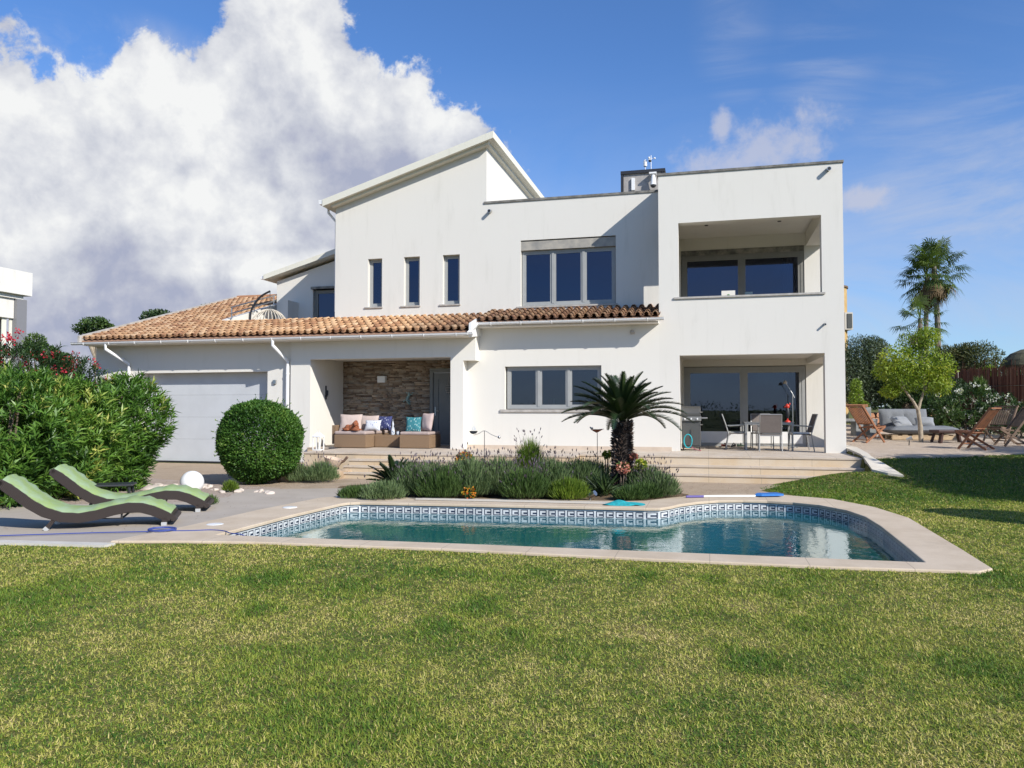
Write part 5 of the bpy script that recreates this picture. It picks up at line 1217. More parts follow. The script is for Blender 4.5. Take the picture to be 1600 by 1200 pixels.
# ---- right yard: folding wooden deck chairs, pallet sofa, low table
M_teak = mat('red_brown_teak', (0.30, 0.12, 0.05), 0.6, col2=(0.20, 0.085, 0.04), vscale=6)
M_teakg = mat('greyed_teak', (0.20, 0.13, 0.085), 0.75, col2=(0.12, 0.08, 0.055), vscale=6)
def deck_chair(label, loc, rz, m):
    t = thing('folding_chair', label, 'garden chair', loc, rz, 'folding wooden chairs on the gravel')
    # side view: x forward, z up
    for s in (-1, 1):
        y_ = s*0.27
        b = MB(); b.bar((0.30, y_, 0.0), (-0.42, y_, 0.98), 0.028, 0.05); b.build('leg', m, t, world=False)
        b = MB(); b.bar((-0.30, y_*0.88, 0.0), (0.36, y_*0.88, 0.42), 0.028, 0.05); b.build('leg', m, t, world=False)
    b = MB()
    for k in range(9):
        yy = -0.22+0.44*k/8
        b.bar((-0.085, yy, 0.50), (-0.40, yy, 0.93), 0.035, 0.014)
    b.bar((-0.42, -0.29, 0.975), (-0.42, 0.29, 0.975), 0.07, 0.035); b.bar((-0.07, -0.27, 0.49), (-0.07, 0.27, 0.49), 0.04, 0.03); b.build('backrest', m, t, world=False)
    b = MB()
    for k in range(7): f = k/6; b.bar((0.36-0.42*f, -0.24, 0.44-0.05*f), (0.36-0.42*f, 0.24, 0.44-0.05*f), 0.05, 0.016)
    b.bar((-0.08, -0.235, 0.37), (0.38, -0.235, 0.425), 0.02, 0.03); b.bar((-0.08, 0.235, 0.37), (0.38, 0.235, 0.425), 0.02, 0.03); b.build('seat', m, t, world=False)
    for xx, zz in ((-0.2, 0.06), (0.2, 0.13)): b = MB(); b.tube([(xx, -0.26, zz), (xx, 0.26, zz)], 0.014, 6); b.build('stretcher', m, t, world=False)
    return t
def ygr(px, fwd, dz=0.035): p = W(px, fwd); p.z = T(p.x, p.y)+dz; return p
deck_chair('reddish folding wooden chair close to the right corner of the villa', ygr(1355, 20.8), YAW+R(20), M_teak)
deck_chair('orange brown folding wooden chair, its slatted back to the lawn', ygr(1524, 18.4), YAW+R(128), M_teak)
deck_chair('greyish folding wooden chair behind the orange brown one', ygr(1560, 20.4), YAW+R(212), M_teakg)
deck_chair('dark folding wooden chair in the shade, rightmost in the yard', ygr(1580, 19.4), YAW+R(172), M_teakg)
so0 = ygr(1430, 22.0)
t = thing('pallet_sofa', 'low pallet sofa with big grey cushions on the gravel behind the young tree', 'sofa', so0, YAW+R(-6))
M_gc = mat('grey_canvas', (0.17, 0.18, 0.195), 0.9, var=0.12, vscale=6, bump=0.5, bscale=14)
b = MB()
for yy in (-0.42, 0.0, 0.42): b.box(-0.82, 0.95, yy-0.05, yy+0.05, 0.0, 0.11)
for k in range(7): b.box(-0.82+k*0.27, -0.82+k*0.27+0.15, -0.48, 0.48, 0.113, 0.135)
b.build('pallet_base', mat('pale_pallet_wood', (0.46, 0.34, 0.21), 0.8, var=0.2, vscale=5), t, world=False)
def soft(b, w, d, h, c, rx=0, seed=0, tuft=4):
    nx, ny = 30, 16; vs = []; M_ = Matrix.Translation(Vector(c)) @ Matrix.Rotation(rx, 4, 'X')
    for side in (1, -1):
        for i in range(nx+1):
            for j in range(ny+1):
                u, v = 2*i/nx-1, 2*j/ny-1; e = ((1-abs(u)**5)*(1-abs(v)**4))**0.5
                tf = 0.72+0.28*(abs(math.sin((u+1)*math.pi*tuft/2)))**0.5*abs(math.cos(v*1.4)); wr = 0.03*math.sin(u*23+seed+4*v)*math.sin(v*9+u*5)
                vs.append(M_ @ Vector((u*w/2, v*d/2, side*h/2*e*(tf+wr) if side > 0 else -h/2*e)))
    N = ny+1; fs = [(i*N+j, (i+1)*N+j, (i+1)*N+j+1, i*N+j+1) for i in range(nx) for j in range(ny)]; o_ = (nx+1)*N
    fs += [tuple(o_+q for q in f[::-1]) for f in fs]; b.add(vs, fs)
b = MB(); soft(b, 1.85, 1.0, 0.26, (0.08, -0.05, 0.27)); b.build('seat_cushion', M_gc, t, world=False, smooth=True)
b = MB(); soft(b, 1.34, 0.62, 0.28, (-0.18, 0.42, 0.56), R(78), 2, 4); b.build('back_cushion', M_gc, t, world=False, smooth=True)
for (dx, rzz, sc) in ((-0.42, 0.2, 1.0), (0.22, -0.35, 0.85)):
    p = so0+Matrix.Rotation(YAW-R(6), 3, 'Z') @ Vector((dx, -0.05, 0.50)); M_ = Matrix.Translation(p) @ Matrix.Rotation(YAW+rzz, 4, 'Z') @ Matrix.Rotation(R(-50), 4, 'X')
    b = MB(); b.pillow(0.58*sc, 0.42*sc, 0.18); o = b.build('cushion', mat('light_grey_canvas', (0.25, 0.26, 0.275), 0.9, var=0.1, vscale=8), smooth=True); o.matrix_world = M_
    tag(o, 'loose light grey cushion lying on the left half of the pallet sofa' if dx < 0 else 'loose light grey cushion on the pallet sofa right of the young tree', 'cushion', 'loose cushions on the pallet sofa')
t = thing('low_table', 'low dark brown wooden table right of the pallet sofa', 'table', ygr(1483, 20.6), YAW+R(-4))
M_dw = mat('dark_stained_wood', (0.055, 0.022, 0.016), 0.55, var=0.3, vscale=6)
b = MB(); b.box(-0.42, 0.42, -0.28, 0.28, 0.26, 0.34); b.build('table_top', M_dw, t, world=False, bevel=0.02)
for sx, sy in ((-1, -1), (-1, 1), (1, -1), (1, 1)): b = MB(); b.bar((sx*0.30, sy*0.2, 0.27), (sx*0.37, sy*0.24, 0.0), 0.08, 0.07); b.build('leg', M_dw, t, world=False)
q = ygr(1419, 19.6)
t = thing('yard_spotlight', 'small white and black spotlight on a spike left of the young tree', 'spotlight', q)
b = MB(); b.tube([(0, 0, 0), (0.01, 0, 0.12)], 0.012, 6); b.build('spike', M_black, t, world=False)
b = MB(); b.tube([(-0.05, 0, 0.14), (0.07, -0.03, 0.20)], [0.04, 0.055], 12); b.build('lamp_head', M_steel, t, world=False)
q = ygr(1369, 22.0); b = MB(); b.tube([(q.x, q.y, q.z-0.03), (q.x, q.y, q.z+0.55)], 0.02, 8); b.ell((q.x, q.y, q.z+0.56), (0.035, 0.035, 0.02), 10, 6)
tag(b.build('bollard_light', M_sill), 'thin grey bollard light behind the left wooden chair', 'garden lamp')
# concrete bench blocks at the left edge of the yard
q = ygr(1338, 23.5)
t = thing('stone_bench', 'grey concrete block bench beside the villa wall', 'bench', q, YAW)
M_conc = mat('rough_concrete', (0.24, 0.245, 0.24), 0.95, var=0.25, vscale=6, bump=0.4)
b = MB(); b.box(-0.6, 0.55, -0.2, 0.25, 0.42, 0.50); b.build('seat', M_conc, t, world=False)
b = MB(); b.box(-0.1, 0.12, -0.18, 0.2, -0.1, 0.42); b.build('block', M_conc, t, world=False)
b = MB(); b.box(0.32, 0.52, -0.18, 0.2, -0.1, 0.42); b.build('block', M_conc, t, world=False)
b = MB(); b.box(0.12, 0.40, -0.1, 0.2, 0.50, 0.85); b.build('back_block', M_conc, t, world=False)
b = MB(); b.box(-0.5, 0.3, -0.12, 0.22, 0.86, 0.94); b.build('shelf_board', M_teak, t, world=False)
# log pile
M_bark = mat('log_bark', (0.12, 0.07, 0.045), 0.95, var=0.4, vscale=12, bump=0.6, bscale=30); M_end = mat('cut_log_end', (0.52, 0.27, 0.15), 0.9, col2=(0.36, 0.17, 0.09), vscale=14)
logs = []
proto = None
for row in range(4):
    for k in range(25):
        px = 1354+k*5.2+random.uniform(-1.2, 1.2)+(row % 2)*2.4; fw_ = 25.0+random.uniform(-0.12, 0.12)
        p = W(px, fw_); p.z = 0.80+0.06+row*0.185+random.uniform(-0.02, 0.02)
        if row == 3 and random.random() < 0.35: continue
        if proto is None:
            t = thing('firewood_log', 'cut firewood log stacked in the low pile behind the pallet sofa', 'log', p, YAW, 'firewood logs in the pile')
            b = MB(); n_ = 9; rr = [0.085*random.uniform(0.8, 1.15) for _ in range(n_)]
            vs = [(rr[j]*math.cos(2*math.pi*j/n_), y_, rr[j]*math.sin(2*math.pi*j/n_)) for y_ in (0, 0.4) for j in range(n_)]
            b.add(vs, [(j, (j+1) % n_, n_+(j+1) % n_, n_+j) for j in range(n_)]); b.build('bark', M_bark, t, world=False)
            b = MB(); b.add([(v[0]*0.9, -0.004, v[2]*0.9) for v in vs[:n_]], [tuple(range(n_))]); b.add([(v[0]*0.9, 0.404, v[2]*0.9) for v in vs[:n_]], [tuple(range(n_))]); b.build('cut_end', M_end, t, world=False)
            proto = t
        else:
            d = dup(proto, p, YAW+random.uniform(-0.12, 0.12), scale=random.uniform(0.86, 1.4)); d.rotation_euler = (0, random.uniform(0, 6.28), d.rotation_euler[2])
# reed fence
fa, fb = W(1494, 27.5), W(1760, 22.5)
M_reed = leafmat('red_brown_reed', [(0.10, 0.035, 0.022), (0.17, 0.06, 0.035), (0.23, 0.09, 0.05), (0.30, 0.16, 0.10)], 0.9, 0.0)
t = thing('reed_fence', 'red brown reed screen fence at the right edge of the yard', 'fence', (fa.x, fa.y, 0.9))
L_f = (fb-fa).length; nre = 560; u = rng.random(nre); hts = 2.12+rng.normal(0, 0.035, nre)+np.where(rng.random(nre) > 0.97, 0.25, 0); lean = rng.normal(0, 0.012, nre)
dirf = np.array(((fb-fa)/L_f)[:2]); off_ = rng.normal(0, 0.012, nre); wv = 0.011
vs = []; 
for k in range(nre):
    c = np.array([fa.x, fa.y])+dirf*L_f*(k+u[k])/nre+np.array([-dirf[1], dirf[0]])*off_[k]
    for (zz, s) in ((0.0, -1), (0.0, 1), (hts[k], 1), (hts[k], -1)):
        cc = c+dirf*s*wv+dirf*lean[k]*zz; vs.append((cc[0]-fa.x, cc[1]-fa.y, zz))
np_mesh('reed_screen', np.array(vs), np.arange(nre*4).reshape(-1, 4), M_reed, t, {'tint': np.repeat(rng.random(nre), 4)})
b = MB(); n2 = Vector((-dirf[1], dirf[0], 0)); b.bar(Vector((0, 0, 0.93))+n2*0.05, (fb-fa)+Vector((0, 0, 0.93))+n2*0.05, 0.012, 1.8, (0, 0, 1)); b.build('screen_backing', mat('dark_reed_back', (0.07, 0.03, 0.02), 0.95, var=0.4, vscale=30), t, world=False)
for k in range(5): c = (fb-fa)*(k/4)+n2*0.09; b = MB(); b.tube([c+Vector((0, 0, -0.3)), c+Vector((0, 0, 2.05))], 0.03, 8); b.build('post', M_sill, t, world=False)
for zz in (0.45, 1.5): b = MB(); b.tube([Vector((0, 0, zz))-n2*0.02, (fb-fa)+Vector((0, 0, zz))-n2*0.02], 0.006, 5); b.build('tie_wire', M_steel, t, world=False)
# stone hut
hc = W(1487, 30.0); hut_z = H+(640-571)*30/FL
t = thing('stone_hut', 'small pale stone hut with flat tiled roof beyond the yard', 'hut', (hc.x, hc.y, 0.9), YAW+R(-10))
M_rub = mat('pale_rubble_wall', (0.46, 0.41, 0.32), 0.95, col2=(0.24, 0.21, 0.15), vscale=5, bump=0.8, bscale=12)
b = MB(); b.box(-0.75, 0.40, 0, 2.2, 0, hut_z-0.9-0.10); b.build('wall', M_rub, t, world=False)
b = MB(); b.hull8([(-0.9, -0.15, hut_z-1.0), (0.62, -0.15, hut_z-1.0), (-0.9, 2.4, hut_z-1.0), (0.62, 2.4, hut_z-1.0), (-0.9, -0.15, hut_z-0.92), (0.62, -0.15, hut_z-0.92), (-0.6, 1.2, hut_z-0.70), (0.3, 1.2, hut_z-0.70)]); b.build('roof', mat('lichened_tiles', (0.42, 0.38, 0.22), 0.95, col2=(0.24, 0.2, 0.13), vscale=5, bump=0.5, bscale=15), t, world=False)
b = MB(); b.tube([(0.52, -0.05, hut_z-1.0), (0.52, -0.05, hut_z-1.15), (0.66, -0.05, 0.0)], 0.05, 8); b.build('downpipe', M_steel, t, world=False)
# yellow stone house behind the villa's right edge
yh = W(1337, 33); yz = H+(640-447)*33/FL
t = thing('yellow_house', 'ochre stone house with rounded corner just showing behind the right edge of the villa', 'house', (yh.x, yh.y, 0.8), YAW)
M_och = mat('ochre_stone', (0.50, 0.34, 0.14), 0.9, col2=(0.42, 0.27, 0.10), vscale=4, bump=0.4, bscale=12)
b = MB(); n_ = 12; Rr = 0.9; prof = [(-6.0, 0.0)]+[(-Rr+Rr*math.sin(math.pi/2*k/n_), Rr-Rr*math.cos(math.pi/2*k/n_)) for k in range(n_+1)]+[(0, 7), (-6, 7)]
b.prism(prof, 'z', -1.0, yz-0.8); b.build('wall', M_och, t, world=False)
b = MB(); b.prism([(x_*1.0+(0.04 if i else -0.0), y_-0.04) for i, (x_, y_) in enumerate(prof)], 'z', yz-0.8, yz-0.72); b.build('cornice', mat('brown_cornice', (0.14, 0.09, 0.05), 0.9), t, world=False)
w1, w2 = H+(640-487)*33/FL-0.8, H+(640-511)*33/FL-0.8
b = MB(); b.box(-0.36, -0.02, 0.12, 0.9, w1-0.75, w1); wf = b.build('window', mat('stone_window_frame', (0.52, 0.48, 0.40), 0.8), t, world=False)
b = MB(); b.box(-0.27, -0.06, 0.09, 0.8, w1-0.68, w1-0.06); b.build('shutter', mat('dark_shutter', (0.05, 0.055, 0.05), 0.7), wf, world=False)
# neighbour building on the left
Xn = onY(51, 427, 26)[0]
nb0 = thing('neighbour_house', 'white modern neighbouring building with slatted screen at the far left', 'building', (Xn, 24, 0))
zA, zB, zC = onY(51, 427, 26)[2], onY(51, 463, 26)[2], onY(45, 500, 26)[2]
b = MB(); b.box(Xn-5, Xn, 12, 26, zB, zA); b.build('parapet', M_wall, nb0)
b = MB(); b.box(Xn-5, Xn-0.18, 12, 25.75, zB-0.17, zB-0.002); b.build('fascia_band', M_wall, nb0)
b = MB(); b.box(Xn-5, Xn-0.28, 12, 25.4, zC, zB-0.172); b.build('wall', M_wall, nb0)
b = MB(); b.box(Xn-0.45, Xn-0.15, 25.42, 25.9, -0.5, zB-0.172); b.build('column', mat('grey_column', (0.20, 0.20, 0.21), 0.7), nb0)
b = MB(); b.box(Xn-5, Xn-0.9, 12, 25.4, -0.5, zC-0.002); b.build('back_wall', mat('wall_darkened_for_shade', (0.42, 0.38, 0.34), 0.9), nb0)  # recessed wall given a darker colour to stand for shade behind the slats
sl_ = MB()
for k in range(34): sl_.box(Xn-0.42, Xn-0.38, 25.3-k*0.34, 25.3-k*0.34+0.20, -0.5, zC-0.004)
sl_.build('slatted_screen', M_fascia, nb0)
b = MB(); b.tube([(Xn, 24.3, zA-0.55), (Xn+0.22, 24.2, zA-0.42), (Xn+0.22, 24.25, zA-0.7)], 0.03, 6); b.build('wall_bracket', M_steel, nb0)
# thatched parasol beyond the fence
q = W(1606, 30); zq = H+(640-546)*30/FL
t = thing('thatched_parasol', 'dark thatched parasol standing beyond the reed fence', 'parasol', (q.x, q.y, 1.0))
b = MB(); zr = zq-1.0; b.lathe([(0.9, zr-0.75), (0.92, zr-0.62), (0.80, zr-0.40), (0.55, zr-0.15), (0.2, zr), (0.01, zr+0.03)], (0, 0, 0), 20); b.build('thatch', mat('dark_thatch', (0.09, 0.085, 0.05), 0.95, var=0.4, vscale=8, bump=1.0, bscale=25), t, world=False)
b = MB(); b.tube([(0, 0, -0.2), (0, 0, zr-0.3)], 0.05, 8); b.build('pole', M_teakg, t, world=False)

# ------------------------------------------------------------------ plants
def unit(v): return v/np.maximum(np.linalg.norm(v, axis=1, keepdims=True), 1e-9)
def leaf_quads(base, d, nrm, L, Wd, mid=0.45, droop=0.0):
    """diamond leaves: base point, direction, normal, length and width arrays"""
    side = unit(np.cross(d, nrm)); n = len(base); up = unit(np.cross(side, d))
    L = np.broadcast_to(L, n)[:, None]; Wd = np.broadcast_to(Wd, n)[:, None]
    m = base+d*L*mid+up*L*0.05; tip = base+d*L-np.array([0, 0, 1.0])*L*droop
    v = np.stack([base, m+side*Wd/2, tip, m-side*Wd/2], 1).reshape(-1, 3)
    return v, np.arange(n*4).reshape(-1, 4)
def sphere_dirs(n):
    v = rng.normal(size=(n, 3)); return unit(v)
def lump(p, k, ph):                         # cheap smooth noise -1..1
    return (np.sin(p[:, 0]*k+ph)+np.sin(p[:, 1]*k*1.13+ph*2.1+p[:, 2]*k*0.7)+np.sin(p[:, 2]*k*1.31+ph*0.7+p[:, 0]*k*0.5)+0.6*np.sin((p[:, 0]+p[:, 1]-p[:, 2])*k*2.3+ph))/3.6
def crown(n, blobs_, shell=0.35, rough=0.12, k=3.0, zmin=None):
    """points and outward directions through a union of ellipsoids, densest near the surface"""
    w = np.array([b_[3]*b_[4]+b_[4]*b_[5]+b_[3]*b_[5] for b_ in blobs_]); idx = rng.choice(len(blobs_), n, p=w/w.sum())
    B = np.array(blobs_)[idx]; d = sphere_dirs(n); r = 1-np.abs(rng.normal(0, shell, n)); r = np.clip(r, 0.05, 1)
    r = r*(1+rough*lump(B[:, :3]+d*B[:, 3:6], k, 1.3))+rng.normal(0, rough*0.15, n)
    p = B[:, :3]+d*B[:, 3:6]*r[:, None]; out = unit(d/B[:, 3:6])
    if zmin is not None: kk = p[:, 2] > zmin; p, out, r, idx = p[kk], out[kk], r[kk], idx[kk]
    return p, out, r
def foliage(name, parent, p, out, L, Wd, m, tint=None, spread=0.8, upb=0.3, droop=0.0, loc=(0, 0, 0)):
    n = len(p); d = unit(out+rng.normal(0, spread, (n, 3))+np.array([0, 0, upb])); nr = unit(out*0.7+np.array([0, 0, 0.6])+rng.normal(0, 0.45, (n, 3)))
    LL = L*rng.uniform(0.6, 1.25, n); v, f = leaf_quads(p-d*LL[:, None]*0.3, d, nr, LL, Wd*rng.uniform(0.7, 1.2, n), droop=droop)
    if tint is None: tint = rng.random(n)
    return np_mesh(name, v-np.array(loc), f, m, parent, {'tint': np.repeat(np.clip(tint, 0, 1), 4)})
M_trunk = mat('grey_brown_bark', (0.17, 0.13, 0.095), 0.95, var=0.4, vscale=9, bump=0.8, bscale=30)
M_trunkp = mat('pale_bark', (0.36, 0.30, 0.22), 0.9, var=0.3, vscale=9, bump=0.5, bscale=30)
def limbs(parent, base, tips, r0, m=None, name='trunk', fork=0.35, loc=(0, 0, 0)):
    b = MB(); base = Vector(base); mid = None; c = sum((Vector(t) for t in tips), Vector())/len(tips); fk = base.lerp(c, fork); fk.z = base.z+(c.z-base.z)*fork
    b.tube(catmull([base, base.lerp(fk, 0.5)+Vector((random.uniform(-.03, .03), 0, 0)), fk], 4), [r0*1.25]+[r0]*8, 9)
    for t in tips:
        t = Vector(t); m1 = fk.lerp(t, 0.5)+Vector((random.uniform(-.1, .1), random.uniform(-.1, .1), 0.05)); pp = catmull([fk, m1, t], 4); n_ = len(pp)
        b.tube(pp, [r0*0.75*(1-0.75*i/(n_-1)) for i in range(n_)], 7)
    return b.xf(Matrix.Translation(-Vector(loc))).build(name, m or M_trunk, parent, world=False, smooth=True, merge=False)

M_ole = leafmat('oleander_leaf', [(0.035, 0.085, 0.014), (0.08, 0.175, 0.026), (0.135, 0.26, 0.038), (0.24, 0.36, 0.07), (0.52, 0.50, 0.13)], 0.42, 0.30)
def oleander(label, c, blobs_, n, L=0.20, Wd=0.031, flowers=None, yel=0.12, m=None, grp=None, cat='shrub', sc=1.0):
    t = thing('oleander_shrub', label, cat, (c.x, c.y, 0), 0, grp)
    B = [(c.x+q[0]*sc, c.y+q[1]*sc, q[2]*sc, q[3]*sc, q[4]*sc, q[5]*sc) for q in blobs_]
    # shoots: whorls of long leaves at the surface and inside
    ns = n//10; p, out, r = crown(ns, B, 0.20, 0.22, 3.4, 0.05)
    ns = len(p); ax_ = unit(out*0.8+np.array([0, 0, 0.85])+rng.normal(0, 0.28, (ns, 3)))
    k = 9; a = (np.arange(k)*2.4)[None]+rng.random((ns, 1))*6; ref = unit(np.cross(ax_, np.array([0.3, 0.2, 1.0]))); bi = np.cross(ax_, ref)
    tilt = rng.uniform(0.35, 1.15, (ns, k))
    d = (ax_[:, None]*np.cos(tilt)[..., None]+(ref[:, None]*np.cos(a)[..., None]+bi[:, None]*np.sin(a)[..., None])*np.sin(tilt)[..., None]).reshape(-1, 3)
    base = (p[:, None]-ax_[:, None]*(np.arange(k)*0.016)[None, :, None]).reshape(-1, 3)
    nr = unit(np.repeat(ax_, k, 0)+rng.normal(0, 0.2, (ns*k, 3)))
    tint = np.repeat(0.38+0.34*lump(p, 2.2, 4.0)+rng.normal(0, 0.13, ns), k)+rng.normal(0, 0.10, ns*k)
    yl = np.repeat((rng.random(ns) < yel) & (lump(p, 1.9, 0.5) > -0.1), k); tint = np.where(yl, rng.uniform(0.7, 1.0, ns*k), tint)
    LL = L*rng.uniform(0.6, 1.15, ns*k); v, f = leaf_quads(base, d, nr, LL, Wd*rng.uniform(0.8, 1.15, ns*k), droop=0.08)
    np_mesh('foliage', v-np.array([c.x, c.y, 0]), f, m or M_ole, t, {'tint': np.repeat(np.clip(tint, 0, 1), 4)})
    limbs(t, (c.x, c.y, -0.05), [(b_[0]+random.uniform(-.3, .3), b_[1]+random.uniform(-.3, .3), b_[2]+b_[5]*0.55) for b_ in B for _ in range(3)], 0.04, name='stems', fork=0.12, loc=(c.x, c.y, 0))
    if flowers:
        nf, fc = flowers; pf, of, _ = crown(nf*3, B, 0.02, 0.16, 3.2, 0.9); kk = lump(pf, 3.5, 2.0) > -0.2; pf, of = pf[kk][:nf], of[kk][:nf]
        nn = len(pf); kq = 14; pp = np.repeat(pf, kq, 0)+rng.normal(0, 0.05, (nn*kq, 3)); dd = unit(np.repeat(of, kq, 0)+rng.normal(0, 0.9, (nn*kq, 3)))
        v, f = leaf_quads(pp, dd, sphere_dirs(len(pp)), 0.065, 0.06); np_mesh('blossom', v-np.array([c.x, c.y, 0]), f, fc, t, {'tint': np.repeat(rng.random(len(pp)), 4)})
    return t
hA, hB, hC = W(18, 13.0), W(112, 14.1), W(197, 15.3)
G1 = 'oleander shrubs in the hedge behind the loungers'
oleander('big green oleander at the far left of the hedge, cut by the photo edge', hA, [(0, 0, 1.28, 1.15, 1.0, 1.12), (-0.9, 0.5, 1.3, 0.9, 0.9, 1.1), (0.1, -0.4, 0.6, 0.9, 0.7, 0.6)], 20000, yel=0.10, grp=G1)
oleander('yellowish oleander in the middle of the hedge', hB, [(0, 0, 1.15, 0.95, 0.9, 1.05), (0.2, -0.3, 0.55, 0.8, 0.7, 0.55)], 14000, yel=0.35, grp=G1)
oleander('rounded bright green oleander at the right end of the hedge by the garage door', hC, [(0, 0, 1.36, 0.74, 0.80, 0.94), (-0.05, -0.1, 0.6, 0.62, 0.7, 0.6), (-0.5, 0, 1.1, 0.6, 0.7, 0.85)], 17000, yel=0.10, grp=G1)
M_redf = leafmat('crimson_blossom', [(0.30, 0.015, 0.03), (0.52, 0.03, 0.06), (0.66, 0.08, 0.10)], 0.6, 0.3)
M_whif = leafmat('white_blossom', [(0.55, 0.55, 0.48), (0.72, 0.72, 0.66), (0.78, 0.76, 0.70)], 0.6, 0.3)
M_ole2 = leafmat('dark_oleander_leaf', [(0.018, 0.042, 0.012), (0.035, 0.075, 0.02), (0.065, 0.12, 0.03), (0.13, 0.18, 0.05)], 0.45, 0.25)
o1 = W(35, 20.5)
oleander('red flowering oleander behind the hedge under the neighbouring house', o1, [(0, 0, 2.35, 1.4, 1.1, 1.25), (-1.2, 0, 2.2, 1.1, 1.0, 1.2), (0.2, 0, 1.2, 1.3, 1, 1.2)], 13000, flowers=(120, M_redf), m=M_ole2, yel=0.03)
o1 = W(112, 21.5)
oleander('red flowering oleander beside the garage corner', o1, [(0, 0, 2.05, 1.0, 1.0, 1.15), (0.25, 0, 1.2, 1.0, 1, 1.1), (-0.7, 0, 2.1, 0.8, 0.8, 1.1)], 11000, flowers=(80, M_redf), m=M_ole2, yel=0.02)
# clipped ball shrub
M_box_ = leafmat('pittosporum_leaf', [(0.020, 0.055, 0.010), (0.045, 0.115, 0.018), (0.095, 0.19, 0.03), (0.24, 0.31, 0.06)], 0.5, 0.2, 0.25)
bc = W(407, 16.6); t = thing('ball_shrub', 'dark green clipped ball shrub standing in front of the garage pier', 'shrub', (bc.x, bc.y, 0))
p, out, r = crown(42000, [(bc.x, bc.y, 0.92, 0.90, 0.90, 0.90)], 0.12, 0.062, 6.5, 0.03)
yp = np.exp(-((p-np.array([bc.x-0.75, bc.y-0.35, 1.05]))**2).sum(1)/0.10)
foliage('foliage', t, p, out, 0.062, 0.032, M_box_, 0.38+0.28*lump(p, 5, 1)+rng.normal(0, 0.13, len(p))+0.5*yp*(rng.random(len(p)) < 0.6), 0.7, 0.35, loc=(bc.x, bc.y, 0))
sh_, so2, _ = crown(110, [(bc.x, bc.y, 0.94, 0.96, 0.96, 0.98)], 0.01, 0.05, 7, 0.4); pp_ = np.repeat(sh_, 6, 0)+np.repeat(so2, 6, 0)*np.tile(np.linspace(-0.06, 0.05, 6), len(sh_))[:, None]
foliage('stray_shoots', t, pp_, np.repeat(so2, 6, 0), 0.06, 0.026, M_box_, None, 0.9, 0.5, loc=(bc.x, bc.y, 0))
limbs(t, (bc.x, bc.y, -0.05), [(bc.x+0.6*math.cos(a), bc.y+0.6*math.sin(a), 1.2) for a in range(7)], 0.05, fork=0.2, loc=(bc.x, bc.y, 0))

def small_tree(name, label, c, z0, blobs_, n, L, Wd, m, tr_m=None, r0=0.12, tips=None, cat='tree', grp=None, shell=0.3, rough=0.22, k=2.5, tamp=0.28, spread=0.9, upb=0.2, droop=0.05, trunk_xy=None, fork=0.4, tb=0.42):
    t = thing(name, label, cat, (c.x, c.y, z0), 0, grp)
    B = [(c.x+q[0], c.y+q[1], q[2], q[3], q[4], q[5]) for q in blobs_]
    p, out, r = crown(n, B, shell, rough, k, z0+0.02)
    foliage('crown', t, p, out, L, Wd, m, tb+tamp*lump(p, k*1.6, 2.2)+rng.normal(0, 0.13, len(p)), spread, upb, droop, (c.x, c.y, z0))
    tips = tips or [(b_[0]+random.uniform(-.35, .35)*b_[3], b_[1]+random.uniform(-.35, .35)*b_[4], b_[2]+random.uniform(-0.1, .6)*b_[5]) for b_ in B for _ in range(3)]
    limbs(t, (c.x, c.y, z0-0.1), tips, r0, tr_m, fork=fork, loc=(c.x, c.y, z0)); return t
def zpy(py, f): return H+(640-py)*f/FL
M_olive = leafmat('olive_leaf', [(0.035, 0.055, 0.028), (0.065, 0.095, 0.045), (0.12, 0.155, 0.085), (0.22, 0.26, 0.17)], 0.5, 0.2)
M_dkt = leafmat('dark_tree_leaf', [(0.016, 0.034, 0.012), (0.032, 0.062, 0.02), (0.06, 0.10, 0.03), (0.10, 0.14, 0.045)], 0.5, 0.2)
M_mid = leafmat('mid_green_leaf', [(0.03, 0.06, 0.016), (0.06, 0.11, 0.028), (0.10, 0.165, 0.04), (0.18, 0.24, 0.07)], 0.5, 0.25)
M_yel = leafmat('lime_yellow_leaf', [(0.09, 0.15, 0.02), (0.17, 0.25, 0.028), (0.30, 0.37, 0.04), (0.48, 0.43, 0.05)], 0.5, 0.35)
M_maq = leafmat('maquis_leaf', [(0.03, 0.045, 0.02), (0.07, 0.085, 0.03), (0.12, 0.14, 0.045), (0.22, 0.15, 0.08)], 0.6, 0.2)
# young yellow-green tree with forked pale trunk
f_ = 20.8; c = ygr(1438, f_); z_ = c.z-0.03
def rel(px, py, f=f_, dy=0.0):
    q = W(px, f); return (q.x-c.x, q.y-c.y+dy, zpy(py, f))
B_ = []
for px, py, rx, rz in ((1400, 562, 0.42, 0.42), (1438, 540, 0.50, 0.45), (1470, 575, 0.36, 0.38), (1410, 595, 0.40, 0.34), (1448, 590, 0.48, 0.40), (1385, 578, 0.25, 0.28), (1425, 572, 0.5, 0.4), (1470, 602, 0.3, 0.25), (1395, 612, 0.26, 0.18), (1452, 525, 0.28, 0.26)):
    q = rel(px, py, f_, random.uniform(-.3, .3)); B_.append((*q, rx*1.08, 0.45, rz*1.08))
t = thing('young_tree', 'young tree with forked pale trunk and lime yellow leaves before the sofa', 'tree', (c.x, c.y, z_))
BB = [(c.x+q[0], c.y+q[1], *q[2:]) for q in B_]; p, out, r = crown(9000, BB, 0.42, 0.32, 4.5)
foliage('crown', t, p, out, 0.10, 0.035, M_yel, 0.45+0.3*lump(p, 4, 2)+rng.normal(0, 0.15, len(p)), 1.0, 0.0, 0.1, (c.x, c.y, z_))
b = MB(); wp = lambda px, py: (lambda v: Vector((v.x-c.x, v.y-c.y, zpy(py, f_)-z_)))(W(px, f_))
